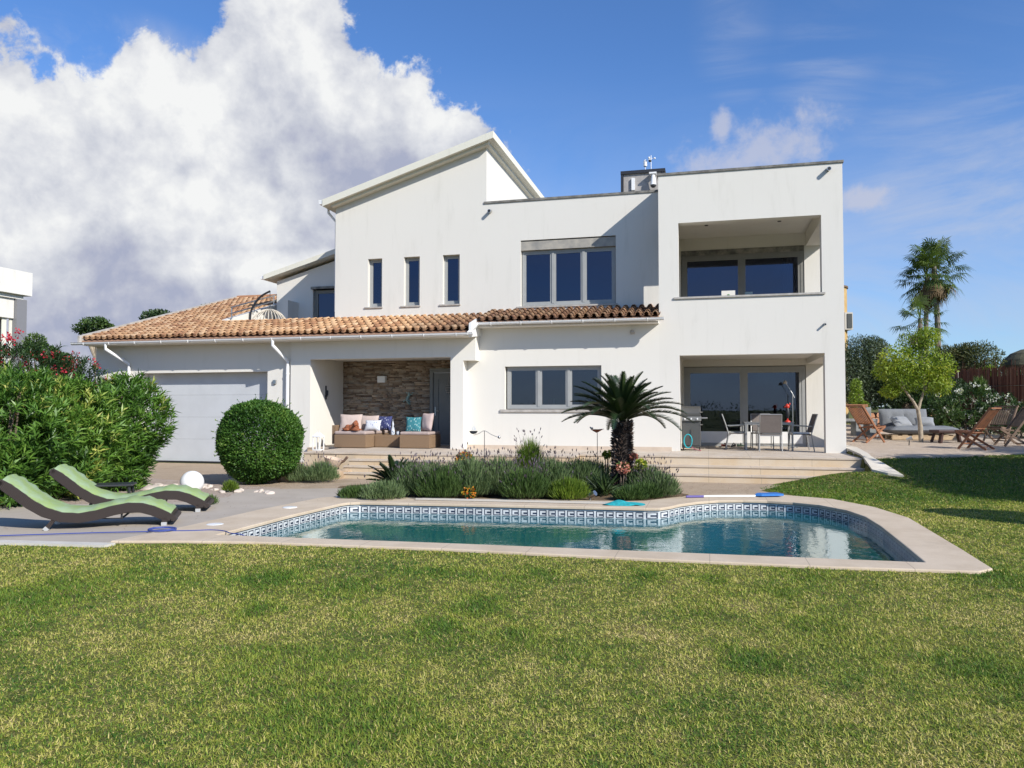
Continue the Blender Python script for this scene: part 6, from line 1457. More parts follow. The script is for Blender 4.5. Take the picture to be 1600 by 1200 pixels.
b.tube(catmull([wp(1438, 694), wp(1437, 665), wp(1434, 641)], 5), [0.075]+[0.062]*5+[0.05]*5, 10)
b.tube(catmull([wp(1434, 641), wp(1426, 626), wp(1416, 612), wp(1408, 590)], 4), [0.045-0.0025*i for i in range(13)], 8)
b.tube(catmull([wp(1434, 643), wp(1438, 628), wp(1443, 612), wp(1446, 580)], 4), [0.045-0.0025*i for i in range(13)], 8)
b.tube([wp(1416, 612), wp(1400, 596)], [0.02, 0.008], 6); b.tube([wp(1441, 616), wp(1456, 590)], [0.02, 0.008], 6); b.build('trunk', M_trunkp, t, world=False, smooth=True)
# olives and others round the yard
def blobs_px(c, f, lst, d=0.5):
    o = []
    for px, py, rx, rz in lst:
        q = W(px, f); o.append((q.x-c.x+random.uniform(-.3, .3)*d, q.y-c.y+random.uniform(-.5, .5)*d, zpy(py, f), rx*f/FL, max(rx, rz)*f/FL*0.9, rz*f/FL))
    return o
c = W(1352, 27.2); small_tree('olive_tree', 'silvery olive tree right beside the villa corner', c, 1.0, blobs_px(c, 27.2, [(1352, 560, 38, 34), (1330, 585, 30, 40), (1372, 590, 34, 30), (1355, 610, 42, 24), (1365, 545, 22, 20)]), 24000, 0.11, 0.030, M_olive, rough=0.3)
c = W(1412, 26.6); small_tree('olive_tree', 'dark shaded olive tree behind the young yellow tree', c, 1.0, blobs_px(c, 26.6, [(1405, 595, 36, 30), (1435, 605, 34, 26), (1395, 615, 26, 20), (1460, 600, 26, 24)]), 18000, 0.11, 0.032, M_dkt, rough=0.3)
c = W(1345, 25.0); small_tree('lemon_shrub', 'small bright green shrub in front of the olive beside the villa', c, 0.9, blobs_px(c, 25.0, [(1338, 622, 10, 16), (1340, 602, 8, 10), (1347, 634, 9, 8)], 0.2), 1500, 0.085, 0.045, M_yel, cat='shrub', r0=0.02, rough=0.2, tb=0.25)
c = W(1500, 30.0); small_tree('maquis_tree', 'broad olive brown bush with reddish tips behind the reed fence', c, 1.0, blobs_px(c, 30, [(1490, 570, 34, 28), (1520, 562, 34, 24), (1470, 560, 24, 22), (1535, 585, 20, 16), (1505, 550, 22, 14)]), 13000, 0.11, 0.04, M_maq, rough=0.3, spread=0.8, upb=0.5)
c = W(1549, 28.6); small_tree('laurel_shrub', 'small pale leaved shrub rising over the reed fence top', c, 1.0, blobs_px(c, 28.6, [(1546, 578, 9, 8), (1540, 590, 8, 8), (1552, 590, 7, 8)], 0.2), 700, 0.10, 0.05, M_yel, cat='shrub', r0=0.02, tb=0.3)
c = W(1478, 25.8); small_tree('dark_shrub', 'dense dark shrub in front of the stone hut', c, 1.0, blobs_px(c, 25.8, [(1462, 625, 22, 24), (1492, 618, 22, 22), (1440, 640, 20, 18), (1475, 640, 26, 20), (1500, 602, 12, 10)]), 8000, 0.09, 0.035, M_dkt, cat='shrub', r0=0.03)
c = W(1532, 25.8); small_tree('yucca_tuft', 'upright light green tuft in front of the reed fence', c, 1.0, blobs_px(c, 25.8, [(1532, 608, 9, 16)], 0.2), 500, 0.28, 0.03, M_mid, cat='plant', r0=0.02, spread=0.4, upb=1.4, tb=0.6)
p_ = W(1512, 24.4)
oleander('white flowering oleander sprawling in front of the reed fence', p_, [(0, 0, 1.55, 1.05, 0.8, 0.72), (-0.75, 0.1, 1.5, 0.7, 0.7, 0.62), (0.75, 0, 1.4, 0.8, 0.7, 0.60), (0.1, -0.1, 1.1, 1.3, 0.7, 0.4)], 11000, 0.14, 0.028, flowers=(60, M_whif), m=M_ole2, yel=0.02, sc=1.08)
p_ = W(1600, 22.4); oleander('dark oleander at the right photo edge by the reed fence', p_, [(0, 0, 1.25, 0.7, 0.7, 0.55), (0.7, 0, 1.4, 0.8, 0.7, 0.8)], 5000, 0.14, 0.028, m=M_ole2, yel=0.02)
# palms
M_fan = leafmat('fan_palm_leaf', [(0.03, 0.06, 0.016), (0.065, 0.11, 0.028), (0.13, 0.18, 0.045), (0.24, 0.27, 0.10)], 0.45, 0.3)
M_dead = leafmat('dry_palm_leaf', [(0.13, 0.09, 0.05), (0.22, 0.15, 0.08), (0.32, 0.23, 0.13)], 0.8, 0.2)
M_ptr = mat('palm_trunk_bark', (0.20, 0.175, 0.15), 0.95, var=0.35, vscale=5, bump=0.9, bscale=14)
def fan_palm(label, px, fwd, pytop, s, zb=1.4, n=34, dead=16, lean=0.0):
    c = W(px, fwd); zt = zpy(pytop, fwd); t = thing('fan_palm', label, 'palm tree', (c.x, c.y, zb), 0, 'fan palms beyond the yard')
    b = MB(); h_ = zt-zb; pts__ = [(lean*math.sin(i/12*math.pi)*1.0, 0, h_*i/12-0.4*(i == 0)) for i in range(13)]
    b.tube(pts__, [(0.17+0.10*math.exp(-i/2.0))*s*(1-0.25*i/12) for i in range(13)], 12); b.build('trunk', M_ptr, t, world=False, smooth=True)
    def fans(name, count, elo, ehi, m, R_=1.0, hang=0.35):
        V, F_, TT = [], [], []; o = 0
        for q in range(count):
            a = q*2.39996+random.uniform(-.5, .5); e = elo+(ehi-elo)*((q+0.5)/count)+random.uniform(-.22, .22)
            dr = np.array([math.cos(a)*math.cos(e), math.sin(a)*math.cos(e), math.sin(e)]); P0 = np.array([0, 0, h_-0.1])+dr*0.12*s; pl = random.uniform(0.7, 1.25)*s
            hub = P0+dr*pl+np.array([0, 0, -0.12*s*(1-math.sin(e))]); sd = np.cross(dr, [0, 0, 1.0]); sd /= max(1e-6, np.linalg.norm(sd)); up_ = np.cross(sd, dr); tt = random.random()
            pw = 0.022*s; V += [P0-sd*pw, P0+sd*pw, hub+sd*pw, hub-sd*pw]; F_.append([o, o+1, o+2, o+3]); TT += [0.7]*4; o += 4
            ns = 17
            for j in range(ns):
                th = (j/(ns-1)-0.5)*R(210); ll = R_*s*random.uniform(0.62, 0.95)*(1-0.25*abs(th)/R(105))
                dd = dr*math.cos(th)+sd*math.sin(th)-up_*0.15*abs(math.sin(th)); dd /= np.linalg.norm(dd); w_ = 0.032*s; pr = np.cross(dd, up_); pr /= max(1e-6, np.linalg.norm(pr))
                m1 = hub+dd*ll*0.6; tp = hub+dd*ll+np.array([0, 0, -hang*ll*random.uniform(0.5, 1.2)])
                V += [hub, m1+pr*w_, tp, m1-pr*w_]; F_.append([o, o+1, o+2, o+3]); TT += [min(1, max(0, tt*0.6+random.random()*0.3+0.1*(math.sin(e))))]*4; o += 4
        np_mesh(name, np.array(V), np.array(F_), m, t, {'tint': np.array(TT)})
    fans('crown', n, -0.75, 1.45, M_fan); fans('dead_skirt', dead, -1.45, -0.95, M_dead, 0.75, 0.5)
    return t
fan_palm('tallest fan palm, right one of the pair of close trunks', 1463, 46, 415, 1.06, n=60, dead=30, lean=0.15)
fan_palm('tall fan palm, left one of the pair of close trunks', 1452, 47, 432, 0.95, n=42, dead=26, lean=-0.12)
fan_palm('shorter fan palm below the tall pair', 1440, 44, 497, 0.92, n=26, dead=8)
# trees behind the garage roof and far left
c = W(158, 36); small_tree('umbrella_pine', 'airy flat topped tree with grey branches left of the garage roof', c, 0, blobs_px(c, 36, [(122, 512, 17, 9), (150, 505, 22, 9), (135, 520, 16, 7), (165, 512, 14, 8)], 0.6), 2200, 0.16, 0.08, M_mid, M_trunkp, r0=0.12, rough=0.4, shell=0.3, fork=0.72)
c = W(262, 36); small_tree('carob_tree', 'round dark green tree top showing over the garage roof', c, 0, blobs_px(c, 36, [(252, 500, 26, 15), (240, 494, 12, 10), (275, 500, 20, 10)], 0.6), 4200, 0.15, 0.09, M_dkt, r0=0.15, rough=0.3)
c = W(325, 38); small_tree('carob_tree', 'smaller green tree top behind the verge of the garage roof', c, 0, blobs_px(c, 38, [(322, 486, 14, 11), (340, 482, 8, 8), (312, 490, 10, 8)], 0.6), 1700, 0.15, 0.09, M_mid, r0=0.12, rough=0.4)
c = W(68, 24); small_tree('tall_shrub', 'loose yellow green shrub rising behind the red oleanders', c, 0, blobs_px(c, 24, [(52, 540, 14, 18), (75, 555, 18, 14), (100, 562, 14, 10)], 0.4), 2600, 0.12, 0.045, M_mid, cat='shrub', r0=0.04, rough=0.35, tb=0.6)
# trees standing right of the picture: they throw the shade over the lawn and yard
for k, (x_, y_, zc, r_, lab) in enumerate(((9.6, 14.6, 3.2, 1.7, 'nearest broad tree right of the lawn'), (12.0, 12.9, 4.4, 2.1, 'middle broad tree right of the lawn'), (13.4, 16.6, 4.0, 2.0, 'farthest broad tree right of the yard'), (7.3, 10.9, 2.3, 0.65, 'low shrubby tree right of the pool'))):
    c = Vector((x_, y_, 0)); small_tree('shade_tree', lab, c, 0, [(0, 0, zc, r_, r_, r_*0.8), (0.8, 0.7, zc-0.5, r_*0.8, r_*0.8, r_*0.7), (-0.7, 0.5, zc-0.7, r_*0.75, r_*0.8, r_*0.6)], 20000, 0.20, 0.11, M_dkt, r0=0.16, rough=0.30)
# wood on the horizon
def far_wood(name, label, pts3, n, L, Wd, m):
    p, out, r = crown(n, pts3, 0.25, 0.3, 0.8); o = foliage(name, None, p, out, L, Wd, m, 0.4+0.3*lump(p, 0.5, 2)+rng.normal(0, 0.12, len(p)), 0.8, 0.3)
    return tag(o, label, 'woodland', kind='stuff')
def wdots(px0, px1, f, ztop, step=3.0):
    o = []; n_ = int(abs(px1-px0)/FL*f/step)+1
    for i in range(n_):
        q = W(px0+(px1-px0)*i/max(1, n_-1), f+random.uniform(-3, 3)); zt_1 = ztop*random.uniform(0.8, 1.1); o.append((q.x, q.y, zt_1*0.45, step*1.0, step, zt_1*0.55))
    return o
far_wood('hillside_wood', 'dark green wooded hillside on the horizon at the right', wdots(1380, 1750, 75, 6.0, 3.2)+wdots(1535, 1585, 62, 5.6, 2.0), 16000, 0.5, 0.30, M_dkt)
far_wood('left_wood', 'low green scrub on the horizon at the left', wdots(-250, 220, 60, 3.6, 3.2), 8000, 0.45, 0.28, M_dkt)
bw_ = []
for i in range(34):
    a = R(180+(i-17)*6.2); bw_.append((24*math.sin(a)+random.uniform(-1, 1), 24*math.cos(a)+random.uniform(-1, 1), 0.9, 1.6, 1.6, random.uniform(0.9, 1.7)))
far_wood('garden_boundary_scrub', 'dark green boundary scrub of the garden seen mirrored in the ground floor glass', bw_, 16000, 0.20, 0.11, M_dkt)

# cycad fronds
M_cyc = leafmat('cycad_leaf', [(0.008, 0.018, 0.008), (0.015, 0.033, 0.012), (0.035, 0.06, 0.018), (0.09, 0.12, 0.035)], 0.32, 0.06, 0.6)
def fronds(parent, base, lst, m, leaf=0.16, w=0.011, nl=46, name='crown', vee=0.5):
    V, F_, TT = [], [], []; o = 0
    for (a, e0, e1, L_) in lst:
        N = 14; P_l = [np.array(base, float)]; 
        for i in range(N):
            e = e0+(e1-e0)*(i/(N-1))**1.3; P_l.append(P_l[-1]+np.array([math.cos(a)*math.cos(e), math.sin(a)*math.cos(e), math.sin(e)])*L_/N)
        P_l = np.array(P_l); hs = np.array([-math.sin(a), math.cos(a), 0.0]); tt = random.uniform(0.15, 0.7)
        for i in range(N):
            rw = 0.010*(1-i/N)+0.003; V += [P_l[i]-hs*rw, P_l[i]+hs*rw, P_l[i+1]+hs*rw*0.9, P_l[i+1]-hs*rw*0.9]; F_.append([o, o+1, o+2, o+3]); TT += [0.85]*4; o += 4
        for j in range(nl):
            u = 0.12+0.88*(j/nl); fi = u*N; i = min(int(fi), N-1); c_ = P_l[i]+(P_l[i+1]-P_l[i])*(fi-i); tg = P_l[i+1]-P_l[i]; tg /= np.linalg.norm(tg); up_ = np.cross(hs, tg); up_ = -up_ if up_[2] < 0 else up_
            ll = leaf*(math.sin(math.pi*min(1, 0.12+u*0.86))**0.6)*random.uniform(0.9, 1.05)
            for s in (-1, 1):
                d = hs*s*0.80+tg*0.55+up_*vee*(0.7+0.3*random.random()); d /= np.linalg.norm(d)
                V += [c_-tg*w*0.6, c_+tg*w*0.6, c_+d*ll*0.6+tg*w*0.45, c_+d*ll]; F_.append([o, o+1, o+2, o+3]); TT += [min(1, tt+random.uniform(-.12, .15))]*4; o += 4
    return np_mesh(name, np.array(V), np.array(F_), m, parent, {'tint': np.array(TT)})
cy = W(972, 14.6); ctz = 1.40
t = thing('cycad_palm', 'sago cycad with thick shaggy trunk and dark arching fronds in the flower bed', 'cycad', (cy.x, cy.y, 0))
lst = []
for q in range(62):
    a = q*2.39996; e = R(88)-R(68)*(q/62)**0.75; lst.append((a+random.uniform(-.15, .15), e, e-R(30)-R(34)*(q/62)*random.uniform(0.6, 1.2), random.uniform(1.15, 1.42)*(0.74+0.30*q/62)))
fronds(t, (0, 0, ctz-0.05), lst, M_cyc, 0.165, 0.019, 58)
b = MB(); b.tube([(0, 0, -0.1), (0.0, 0, 0.3), (0.0, 0, 0.7), (0.01, 0, 1.1), (0, 0, 1.38)], [0.20, 0.165, 0.16, 0.15, 0.13], 14); b.build('trunk', mat('cycad_trunk_core', (0.035, 0.025, 0.02), 0.95, var=0.4, vscale=20), t, world=False)
nsc = 1500; uz = rng.random(nsc); aa = rng.random(nsc)*2*np.pi; rr = 0.15+0.05*(1-uz)**2; bs = np.stack([rr*np.cos(aa), rr*np.sin(aa), 0.02+uz*1.36], 1)
dd = unit(np.stack([np.cos(aa), np.sin(aa), rng.uniform(0.1, 1.0, nsc)], 1)+rng.normal(0, 0.15, (nsc, 3))); v, f = leaf_quads(bs, dd, unit(np.cross(dd, [0, 0, 1.0])+rng.normal(0, .3, (nsc, 3))+1e-3), rng.uniform(0.05, 0.10, nsc), 0.035, 0.25)
np_mesh('leaf_bases', v, f, leafmat('cycad_leaf_base', [(0.03, 0.02, 0.016), (0.07, 0.045, 0.035), (0.14, 0.09, 0.07), (0.34, 0.30, 0.27)], 0.8, 0.0), t, {'tint': np.repeat(rng.random(nsc)**2.2, 4)})
c2 = W(617, 15.4)
t = thing('small_cycad', 'small trunkless cycad at the left end of the flower bed', 'cycad', (c2.x, c2.y, 0))
lst = []
for q in range(30): a = q*2.39996; e = R(84)-R(72)*(q/30)**0.8; lst.append((a, e*0.92, e*0.92-R(18), random.uniform(0.54, 0.70)))
fronds(t, (0, 0, 0.08), lst, M_cyc, 0.12, 0.022, 44)
b = MB(); b.ell((0, 0, 0.06), (0.13, 0.13, 0.12), 12, 8); b.build('trunk', MATS['cycad_trunk_core'], t, world=False)
# lavender and other bedding
M_lav = leafmat('lavender_leaf', [(0.05, 0.085, 0.03), (0.095, 0.15, 0.055), (0.17, 0.23, 0.10), (0.28, 0.33, 0.19)], 0.6, 0.2)
M_lavf = leafmat('lavender_spike', [(0.04, 0.028, 0.03), (0.08, 0.055, 0.07), (0.14, 0.11, 0.14), (0.22, 0.19, 0.22)], 0.8, 0.15)
def tuft(name, label, c, r, h_, n, m=M_lav, spikes=0, wd=0.012, grp=None, tb=0.45, cat='plant', stalk=0.30, sp_m=None):
    t = thing(name, label, cat, (c.x, c.y, 0.0), 0, grp)
    d = sphere_dirs(n); d[:, 2] = np.abs(d[:, 2])*1.15+0.12; d = unit(d); rad = rng.random(n)**0.35
    p = np.stack([d[:, 0]*r*rad, d[:, 1]*r*rad, d[:, 2]*h_*rad*0.82], 1)
    dr = unit(d*0.7+np.array([0, 0, 0.9])+rng.normal(0, 0.25, (n, 3))); L_l = rng.uniform(0.08, 0.17, n)*(0.6+h_); v, f = leaf_quads(p, dr, unit(rng.normal(size=(n, 3))), L_l, wd)
    np_mesh('foliage', v, f, m, t, {'tint': np.repeat(np.clip(tb+0.2*lump(p, 6, c.x*3)+rng.normal(0, 0.14, n), 0, 1), 4)})
    if spikes:
        d = sphere_dirs(spikes); d[:, 2] = np.abs(d[:, 2])+0.35; d = unit(d); p0 = d*np.array([r, r, h_])*0.8; dr = unit(d*0.55+np.array([0, 0, 0.8])+rng.normal(0, 0.16, (spikes, 3))); sl_ = rng.uniform(0.6, 1.2, spikes)*stalk
        v1, f1_ = leaf_quads(p0, dr, unit(rng.normal(size=(spikes, 3))), sl_, 0.006); tip = p0+dr*sl_[:, None]*0.95
        k = 3; tp = np.repeat(tip, k, 0); dk = unit(np.repeat(dr, k, 0)+rng.normal(0, 0.12, (spikes*k, 3))); v2, f2_ = leaf_quads(tp, dk, unit(rng.normal(size=(spikes*k, 3))), rng.uniform(0.045, 0.08, spikes*k), 0.018)
        v = np.concatenate([v1, v2]); f = np.concatenate([f1_, f2_+len(v1)]); tt = np.concatenate([np.full(spikes, 0.4), rng.random(spikes*k)])
        np_mesh('flower_spikes', v, f, sp_m or M_lavf, t, {'tint': np.repeat(tt, 4)})
    return t
GL = 'lavender bushes in the flower bed'
lav = [(560, 13.9, 0.36, 0.18, 0, 'low trailing green plant at the left tip of the flower bed'), (600, 13.7, 0.42, 0.28, 10, 'second lavender from the left, in front of the small cycad'), (650, 14.2, 0.42, 0.52, 90, 'lavender right of the small cycad'),
       (690, 13.8, 0.45, 0.50, 110, 'grey green lavender left of the orange flowers'), (735, 14.0, 0.46, 0.55, 130, 'lavender in front of the wind balance rod'), (780, 14.2, 0.48, 0.58, 150, 'tallest purple lavender in the middle of the bed'),
       (820, 13.7, 0.45, 0.50, 110, 'lavender below the fennel at the front of the bed'), (858, 14.2, 0.44, 0.54, 120, 'lavender right of the fennel'), (888, 13.6, 0.36, 0.36, 10, 'yellow green low bush left of the bed spotlight'),
       (905, 14.8, 0.46, 0.50, 60, 'dark lavender left of the cycad trunk'), (1010, 14.3, 0.42, 0.50, 80, 'lavender right behind the cycad trunk'), (1030, 14.0, 0.36, 0.42, 90, 'rightmost purple lavender leaning over the coping'), (985, 13.55, 0.30, 0.22, 0, 'low green plant at the foot of the cycad beside the towel'), (1008, 13.75, 0.30, 0.26, 10, 'low bright plant right of the turquoise towel')]
for (px, f_, r_, h_, spk, lab) in lav:
    c = W(px, f_); h_ *= random.uniform(1.1, 1.42) if h_ > 0.4 else 1.1; tuft('lavender_bush', lab, c, r_, h_, int(3400*(r_/0.42)**2), M_yel if 'yellow green' in lab else (M_mid if 'low' in lab else M_lav), int(spk*0.5), 0.012, GL, tb=0.2 if 'yellow' in lab else 0.42)
# a second rank of small tufts fills the bed behind
for k, px in enumerate((640, 672, 712, 755, 800, 838, 875, 930)):
    c = W(px, 15.0+0.2*(k % 2)); tuft('lavender_bush', 'back row lavender clump, %s one to the right of the small cycad' % ('first second third fourth fifth sixth seventh eighth'.split()[k]), c, 0.40, 0.62, 2000, M_lav if k % 3 else M_dkt, 20, 0.012, GL)
tuft('fennel', 'tall feathery fennel above the lavender in the middle of the bed', W(828, 15.0), 0.30, 1.10, 4200, M_yel, 10, 0.007, tb=0.12, stalk=0.5)
tuft('fennel_stalk', 'thin wispy seed stalks behind the fennel against the white wall', W(822, 15.7), 0.22, 0.9, 160, M_maq, 26, 0.005, tb=0.8, stalk=0.55)
M_nast = leafmat('orange_petal', [(0.55, 0.10, 0.02), (0.62, 0.22, 0.02), (0.68, 0.45, 0.04)], 0.6, 0.3)
def flower_plant(label, px, f_, zc, r_, nl, nf, fm, lm=M_mid):
    c = W(px, f_); t = thing('flowering_plant', label, 'plant', (c.x, c.y, 0)); p, out, r = crown(nl, [(c.x, c.y, zc, r_, r_*0.8, r_*0.8)], 0.3, 0.2, 6, 0.02); foliage('foliage', t, p, out, 0.07, 0.06, lm, None, 0.8, 0.3, 0, (c.x, c.y, 0))
    p, out, r = crown(nf, [(c.x, c.y-0.05, zc, r_*0.9, r_*0.8, r_*0.8)], 0.05, 0.2, 6, 0.05); foliage('petals', t, p, out, 0.05, 0.045, fm, None, 1.0, 0.2, 0, (c.x, c.y, 0))
    b = MB()
    for a in range(5): b.tube([(0.03*math.cos(a), 0.03*math.sin(a), 0), (r_*0.5*math.cos(a*1.3), r_*0.5*math.sin(a*1.3), zc)], 0.008, 5)
    b.build('stems', M_trunk, t, world=False)
flower_plant('nasturtium with orange red flowers left of the wind balance', 727, 15.2, 0.62, 0.20, 260, 140, M_nast)
flower_plant('low yellow orange flowers in the lavender right of the nasturtium', 754, 14.6, 0.50, 0.12, 90, 140, M_nast)
flower_plant('small rust coloured flowers among the front leaves of the bed', 735, 13.6, 0.14, 0.12, 120, 70, M_nast)
M_pinks = leafmat('salmon_flower', [(0.42, 0.12, 0.08), (0.55, 0.22, 0.16), (0.60, 0.32, 0.24)], 0.7, 0.2)
flower_plant('salmon orange flower head in front of the cycad trunk', 973, 14.25, 0.52, 0.13, 60, 150, M_pinks)
flower_plant('dusty rose flower head right of the cycad trunk', 990, 14.5, 0.72, 0.08, 40, 130, M_pinks)
flower_plant('yellow green spurge right of the cycad trunk', 1000, 14.2, 0.60, 0.10, 60, 50, M_yel, M_yel)
flower_plant('upright yellow leaved stem left of the cycad trunk', 948, 15.0, 0.72, 0.08, 80, 30, M_yel, M_yel)
# spiky dark strap leaves in front of the cycad trunk
c = W(942, 14.2); t = thing('strap_leaf_plant', 'dark spiky strap leaved plant left of the cycad trunk', 'plant', (c.x, c.y, 0))
n_ = 130; a = rng.random(n_)*6.28; e = rng.uniform(0.4, 1.4, n_); d = np.stack([np.cos(a)*np.cos(e), np.sin(a)*np.cos(e), np.sin(e)], 1)
v, f = leaf_quads(rng.normal(0, 0.05, (n_, 3))*np.array([1, 1, 0])+np.array([0, 0, 0.02]), d, unit(rng.normal(size=(n_, 3))), rng.uniform(0.40, 0.62, n_), 0.028, droop=0.12); np_mesh('leaves', v, f, M_dkt, t, {'tint': np.repeat(rng.random(n_)*0.7, 4)})
# rosemary on the rock bed and rocks
bp1, bp2 = W(470, 17.0), W(505, 17.0)
tuft('rosemary_bush', 'green rosemary right beside the ball shrub on the rock edged bed', W(468, 16.9), 0.26, 0.42, 1500, M_lav, 6, 0.010, 'small herb bushes behind the boulders')
tuft('rosemary_bush', 'wider lavender clump left of the clay jug on the rock edged bed', W(503, 16.9), 0.38, 0.46, 2600, M_lav, 30, 0.010, 'small herb bushes behind the boulders')
tuft('yellow_tuft', 'small yellow green tuft among the white pebbles behind the deck', W(362, 14.9), 0.13, 0.20, 600, M_yel, 0, 0.012, tb=0.15)
tuft('grass_tuft', 'dark green tuft beside the foot end of the rear lounger', W(330, 12.9), 0.12, 0.14, 400, M_mid, 0, 0.010)
M_rock = mat('honey_limestone', (0.50, 0.38, 0.26), 0.95, col2=(0.34, 0.24, 0.15), vscale=3, bump=0.8, bscale=9)
M_rockw = mat('white_pebble_stone', (0.62, 0.54, 0.46), 0.9, col2=(0.50, 0.42, 0.35), vscale=4, bump=0.6, bscale=12)
def rock(name, label, c, r, m, grp, sq=0.7):
    b = MB(); n_, k_ = 12, 8; vs = []; ph = random.random()*9
    for i in range(k_+1):
        th = math.pi*i/k_
        for j in range(n_):
            a = 2*math.pi*j/n_; d = Vector((max(math.sin(th), 0.02)*math.cos(a), max(math.sin(th), 0.02)*math.sin(a), -math.cos(th)))
            q = 1+0.16*math.sin(d.x*3.1+ph)+0.14*math.sin(d.y*3.7+ph*2)+0.10*math.sin(d.z*5+d.x*4+ph); d = Vector([math.copysign(abs(t_)**0.75, t_) for t_ in d]); vs.append(d*r*q)
    vs = [(p.x*1.15, p.y, max(p.z*sq+r*sq*0.55, -0.02)) for p in vs]
    b.add(vs, [(i*n_+j, i*n_+(j+1) % n_, (i+1)*n_+(j+1) % n_, (i+1)*n_+j) for i in range(k_) for j in range(n_)])
    o = b.build(name, m, smooth=True); o.location = c; o.rotation_euler = (0, 0, random.random()*6); return tag(o, label, 'rock', grp)
rp = [(428, 751, .13), (447, 752, .17), (463, 751, .13), (482, 751, .17), (500, 750, .18), (521, 748, .19), (541, 746, .17), (556, 746, .12), (571, 747, .10)]
for k, (px, py, r_) in enumerate(rp):
    p = onZ(px, py, 0.0); rock('boulder', 'honey coloured edging boulder, %s from the ball shrub' % 'first second third fourth fifth sixth seventh eighth ninth'.split()[k], (p[0], p[1], 0), r_, M_rock, 'boulders edging the small bed')
bm_ = MB(); pl_ = [(p[0], p[1]) for p in (onZ(425, 752, 0), onZ(540, 747, 0), onZ(575, 747, 0))]
sheet('rock_bed', [(pl_[0][0], pl_[0][1]), (pl_[1][0], pl_[1][1]), (-8.4, 16.3), (-8.4, 17.2), (-9.7, 17.2), (-9.9, 19.5), (-11.3, 19.5), (-11.0, 16.0)], M_sand, 0.12, 'raised sandy bed behind the boulders', 0.14)
for k in range(46):
    px = random.choice([random.uniform(232, 330), random.uniform(332, 425)]); f_ = 15.5-(px-232)/200*0.6+random.uniform(-0.25, 0.25); c = W(px, f_+(-0.2 if px > 330 else 0.5))
    rock('pebble', 'pale pebble in the row between the deck and the drive', (c.x, c.y, 0.0), random.uniform(0.03, 0.075), M_rockw, 'pale pebbles edging the deck', 0.55)
rock('white_boulder', 'flat white boulder behind the rear lounger, left of the globe lamp', (W(240, 15.0).x, W(240, 15.0).y, 0), 0.20, M_rockw, None, 0.35)
# small leaves and petals scattered on drive and deck
nl_ = 700; q = rng.random((nl_, 2)); sc_p = []
for i in range(nl_):
    if i % 3: x_, y_ = -2.5+q[i, 0]*3.4, 14.9+q[i, 1]*2.1
    elif i % 2: x_, y_ = -12+q[i, 0]*4, 14.0+q[i, 1]*5
    else: x_, y_ = -9.5+q[i, 0]*3.0, 8.2+q[i, 1]*5
    sc_p.append((x_, y_, 0.03))
v, f = leaf_quads(np.array(sc_p), unit(rng.normal(size=(nl_, 3))*np.array([1, 1, 0.15])), np.tile([0, 0, 1.0], (nl_, 1)), rng.uniform(0.02, 0.05, nl_), 0.014)
lo = np_mesh('leaf_litter', v, f, leafmat('dry_litter', [(0.10, 0.06, 0.04), (0.20, 0.13, 0.08), (0.30, 0.14, 0.12)], 0.9, 0), None, {'tint': np.repeat(rng.random(nl_), 4)}); tag(lo, 'scattered dry leaves on the sandy drive and by the steps', 'leaf litter', kind='stuff')

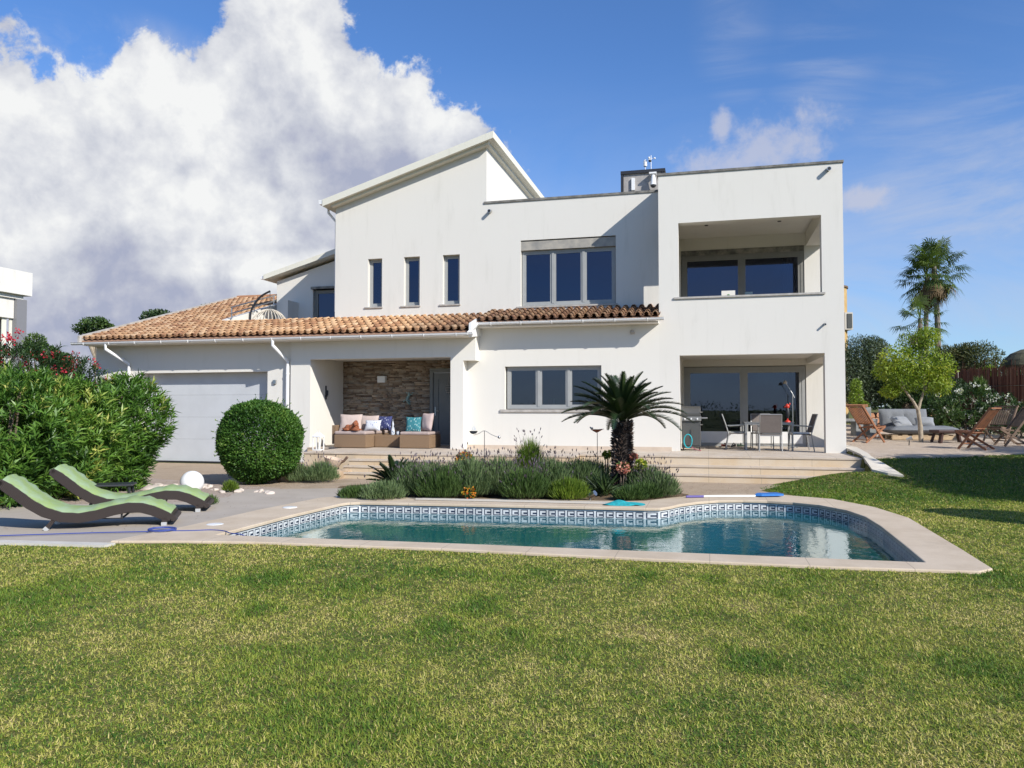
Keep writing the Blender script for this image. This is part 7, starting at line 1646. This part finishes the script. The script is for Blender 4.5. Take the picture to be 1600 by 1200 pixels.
# ------------------------------------------------------------------ the grass itself
M_grass = leafmat('grass_blade', [(0.025, 0.080, 0.012), (0.065, 0.155, 0.018), (0.165, 0.245, 0.028), (0.33, 0.365, 0.055), (0.52, 0.47, 0.12), (0.62, 0.50, 0.22)], 0.55, 0.28, 0.3)
def vnoise(x, y, cell, seed):
    """value noise -1..1 on a random grid"""
    G_ = np.random.default_rng(seed).uniform(-1, 1, (256, 256)); u, v = x/cell+500, y/cell+500; i, j = np.floor(u).astype(int), np.floor(v).astype(int); fu, fv = u-i, v-j
    fu, fv = fu*fu*(3-2*fu), fv*fv*(3-2*fv); g = lambda a, c: G_[a % 256, c % 256]
    return (g(i, j)*(1-fu)+g(i+1, j)*fu)*(1-fv)+(g(i, j+1)*(1-fu)+g(i+1, j+1)*fu)*fv
def grass_field():
    P = []
    bands = np.arange(2.9, 17.4, 0.35)
    for f0 in bands:
        f1_ = f0+0.35; half = (f1_*0.70+1.6); area = 2*half*0.35; dens = 11000*(4.0/max(f0, 3.4))**1.42; n_ = int(area*dens)
        f_ = rng.uniform(f0, f1_, n_); l_ = rng.uniform(-half, half, n_)
        if f0 > 9.0: kk = l_ > 0.30*f0; f_, l_ = f_[kk], l_[kk]
        x_ = l_*CA-f_*SA; y_ = l_*SA+f_*CA; P.append(np.stack([x_, y_, f_], 1))
    P = np.concatenate(P); x_, y_, f_ = P.T
    # keep off paving, pool, terrace
    deckp = [(-16, 6.62), (-8.3, 7.35), (-6.95, 7.63), (-6.8, 9), (-6.8, 13), (-16, 13)]
    jx = 0.035*np.sin(x_*9)+0.03*np.sin(x_*23+1); jy = 0.03*np.sin(y_*11)+0.02*np.sin(y_*31)
    bad = inpoly([tuple(p) for p in cop_out], x_+jy, y_+jx+0.0) | inpoly(deckp, x_, y_+jx)
    bad |= inpoly(gpoly, x_+jy, y_-0.02+jx) | ((y_ > 17.02) & (x_ < 3.42)) | inpoly(PATHP, x_+jy*0.6, y_+jx*0.6)
    bad |= (x_ < 1.25+0.25*np.sin(y_*3)) & (y_ > 14.7) | ((x_ < 0.9) & (y_ > 13))
    k = ~bad; x_, y_, f_ = x_[k], y_[k], f_[k]; n_ = len(x_)
    p2 = np.stack([x_, y_, np.zeros(n_)], 1)
    z_ = np.array([T(a, c) if c > 13 else 0.0 for a, c in zip(x_, y_)])
    # patches: lush dark spots at their places, straw elsewhere
    g1 = vnoise(x_, y_, 1.7, 1)*0.45+vnoise(x_, y_, 0.62, 2)*0.45+vnoise(x_, y_, 0.23, 3)*0.45+vnoise(x_, y_, 0.10, 4)*0.35
    gap = vnoise(x_, y_, 0.045, 5)+0.7*vnoise(x_, y_, 0.025, 6); tint = 0.53+0.32*g1+0.17*gap+rng.normal(0, 0.16, n_); lush = np.zeros(n_)
    for (px, py, rx, ry, s) in ((425, 904, 60, 13, .9), (400, 955, 42, 16, .9), (60, 930, 90, 28, .8), (20, 985, 40, 20, .5), (540, 920, 60, 16, .6), (745, 950, 50, 18, .9), (690, 982, 55, 18, .9), (800, 990, 45, 14, .8), (550, 960, 40, 10, .5),
                            (845, 898, 34, 9, .8), (1010, 898, 30, 9, .7), (1110, 905, 35, 9, .7), (1215, 925, 60, 12, .5), (1165, 1030, 50, 22, .9), (1265, 975, 70, 20, .5), (1540, 1045, 100, 30, .7), (450, 1120, 60, 30, .6), (820, 1000, 50, 16, .6), (900, 1020, 60, 20, .4), (1330, 1000, 160, 60, .35), (1560, 900, 60, 22, .7), (250, 1010, 60, 20, .3)):
        q0 = onZ(px, py, 0); qx = onZ(px+rx, py, 0); qy = onZ(px, py-ry, 0); ax_ = math.hypot(qx[0]-q0[0], qx[1]-q0[1]); ay_ = math.hypot(qy[0]-q0[0], qy[1]-q0[1])
        dx, dy = x_-q0[0], y_-q0[1]; u = (dx*CA+dy*SA)/ax_; v_ = (-dx*SA+dy*CA)/ay_; lush = np.maximum(lush, s*np.exp(-(u*u+v_*v_)*0.9*(1+0.5*g1)))
    lush = np.maximum(lush, np.where(y_ > 12.5, np.clip((f_-12.6)/1.2, 0, 1)*0.62, 0)); 
    lush = np.maximum(lush, np.clip(1.0*vnoise(x_, y_, 0.9, 8)-0.42, 0, 0.45))
    straw = rng.random(n_) < (0.11+0.10*np.clip(vnoise(x_, y_, 0.5, 9), 0, 1))*(1-lush); tint = tint*(1-lush)+lush*(0.18+rng.normal(0, 0.09, n_)); tint = np.where(straw, rng.uniform(0.7, 1.0, n_), tint); tint += 0.03*(x_ < -1)-0.02*(x_ > 1)
    a = rng.random(n_)*6.283; e = np.where(rng.random(n_) < 0.68, rng.uniform(0.05, 0.6, n_), rng.uniform(0.5, 1.3, n_)); e = np.where(lush > 0.3, np.maximum(e, 0.6), e)
    d = np.stack([np.cos(a)*np.cos(e), np.sin(a)*np.cos(e), np.sin(e)], 1); sz = np.clip(f_/6.0, 0.85, 2.2)
    L_l = rng.uniform(0.012, 0.031, n_)*(0.75+0.25*sz)*(1+0.7*lush); w_ = rng.uniform(0.0026, 0.0050, n_)*sz
    sd_ = np.stack([-np.sin(a), np.cos(a), np.zeros(n_)], 1); rr = rng.normal(0, 0.5, n_); sd_ = unit(sd_+np.stack([np.zeros(n_), np.zeros(n_), rr], 1))
    b0 = np.stack([x_, y_, z_], 1); V = np.stack([b0-sd_*w_[:, None], b0+sd_*w_[:, None], b0+d*L_l[:, None]], 1).reshape(-1, 3)
    o = np_mesh('grass', V, np.arange(n_*3).reshape(-1, 3), M_grass, None, {'tint': np.repeat(np.clip(tint, 0, 1), 3)})
    return tag(o, 'short patchy green and straw coloured lawn grass', 'grass', kind='stuff')
grass_field()
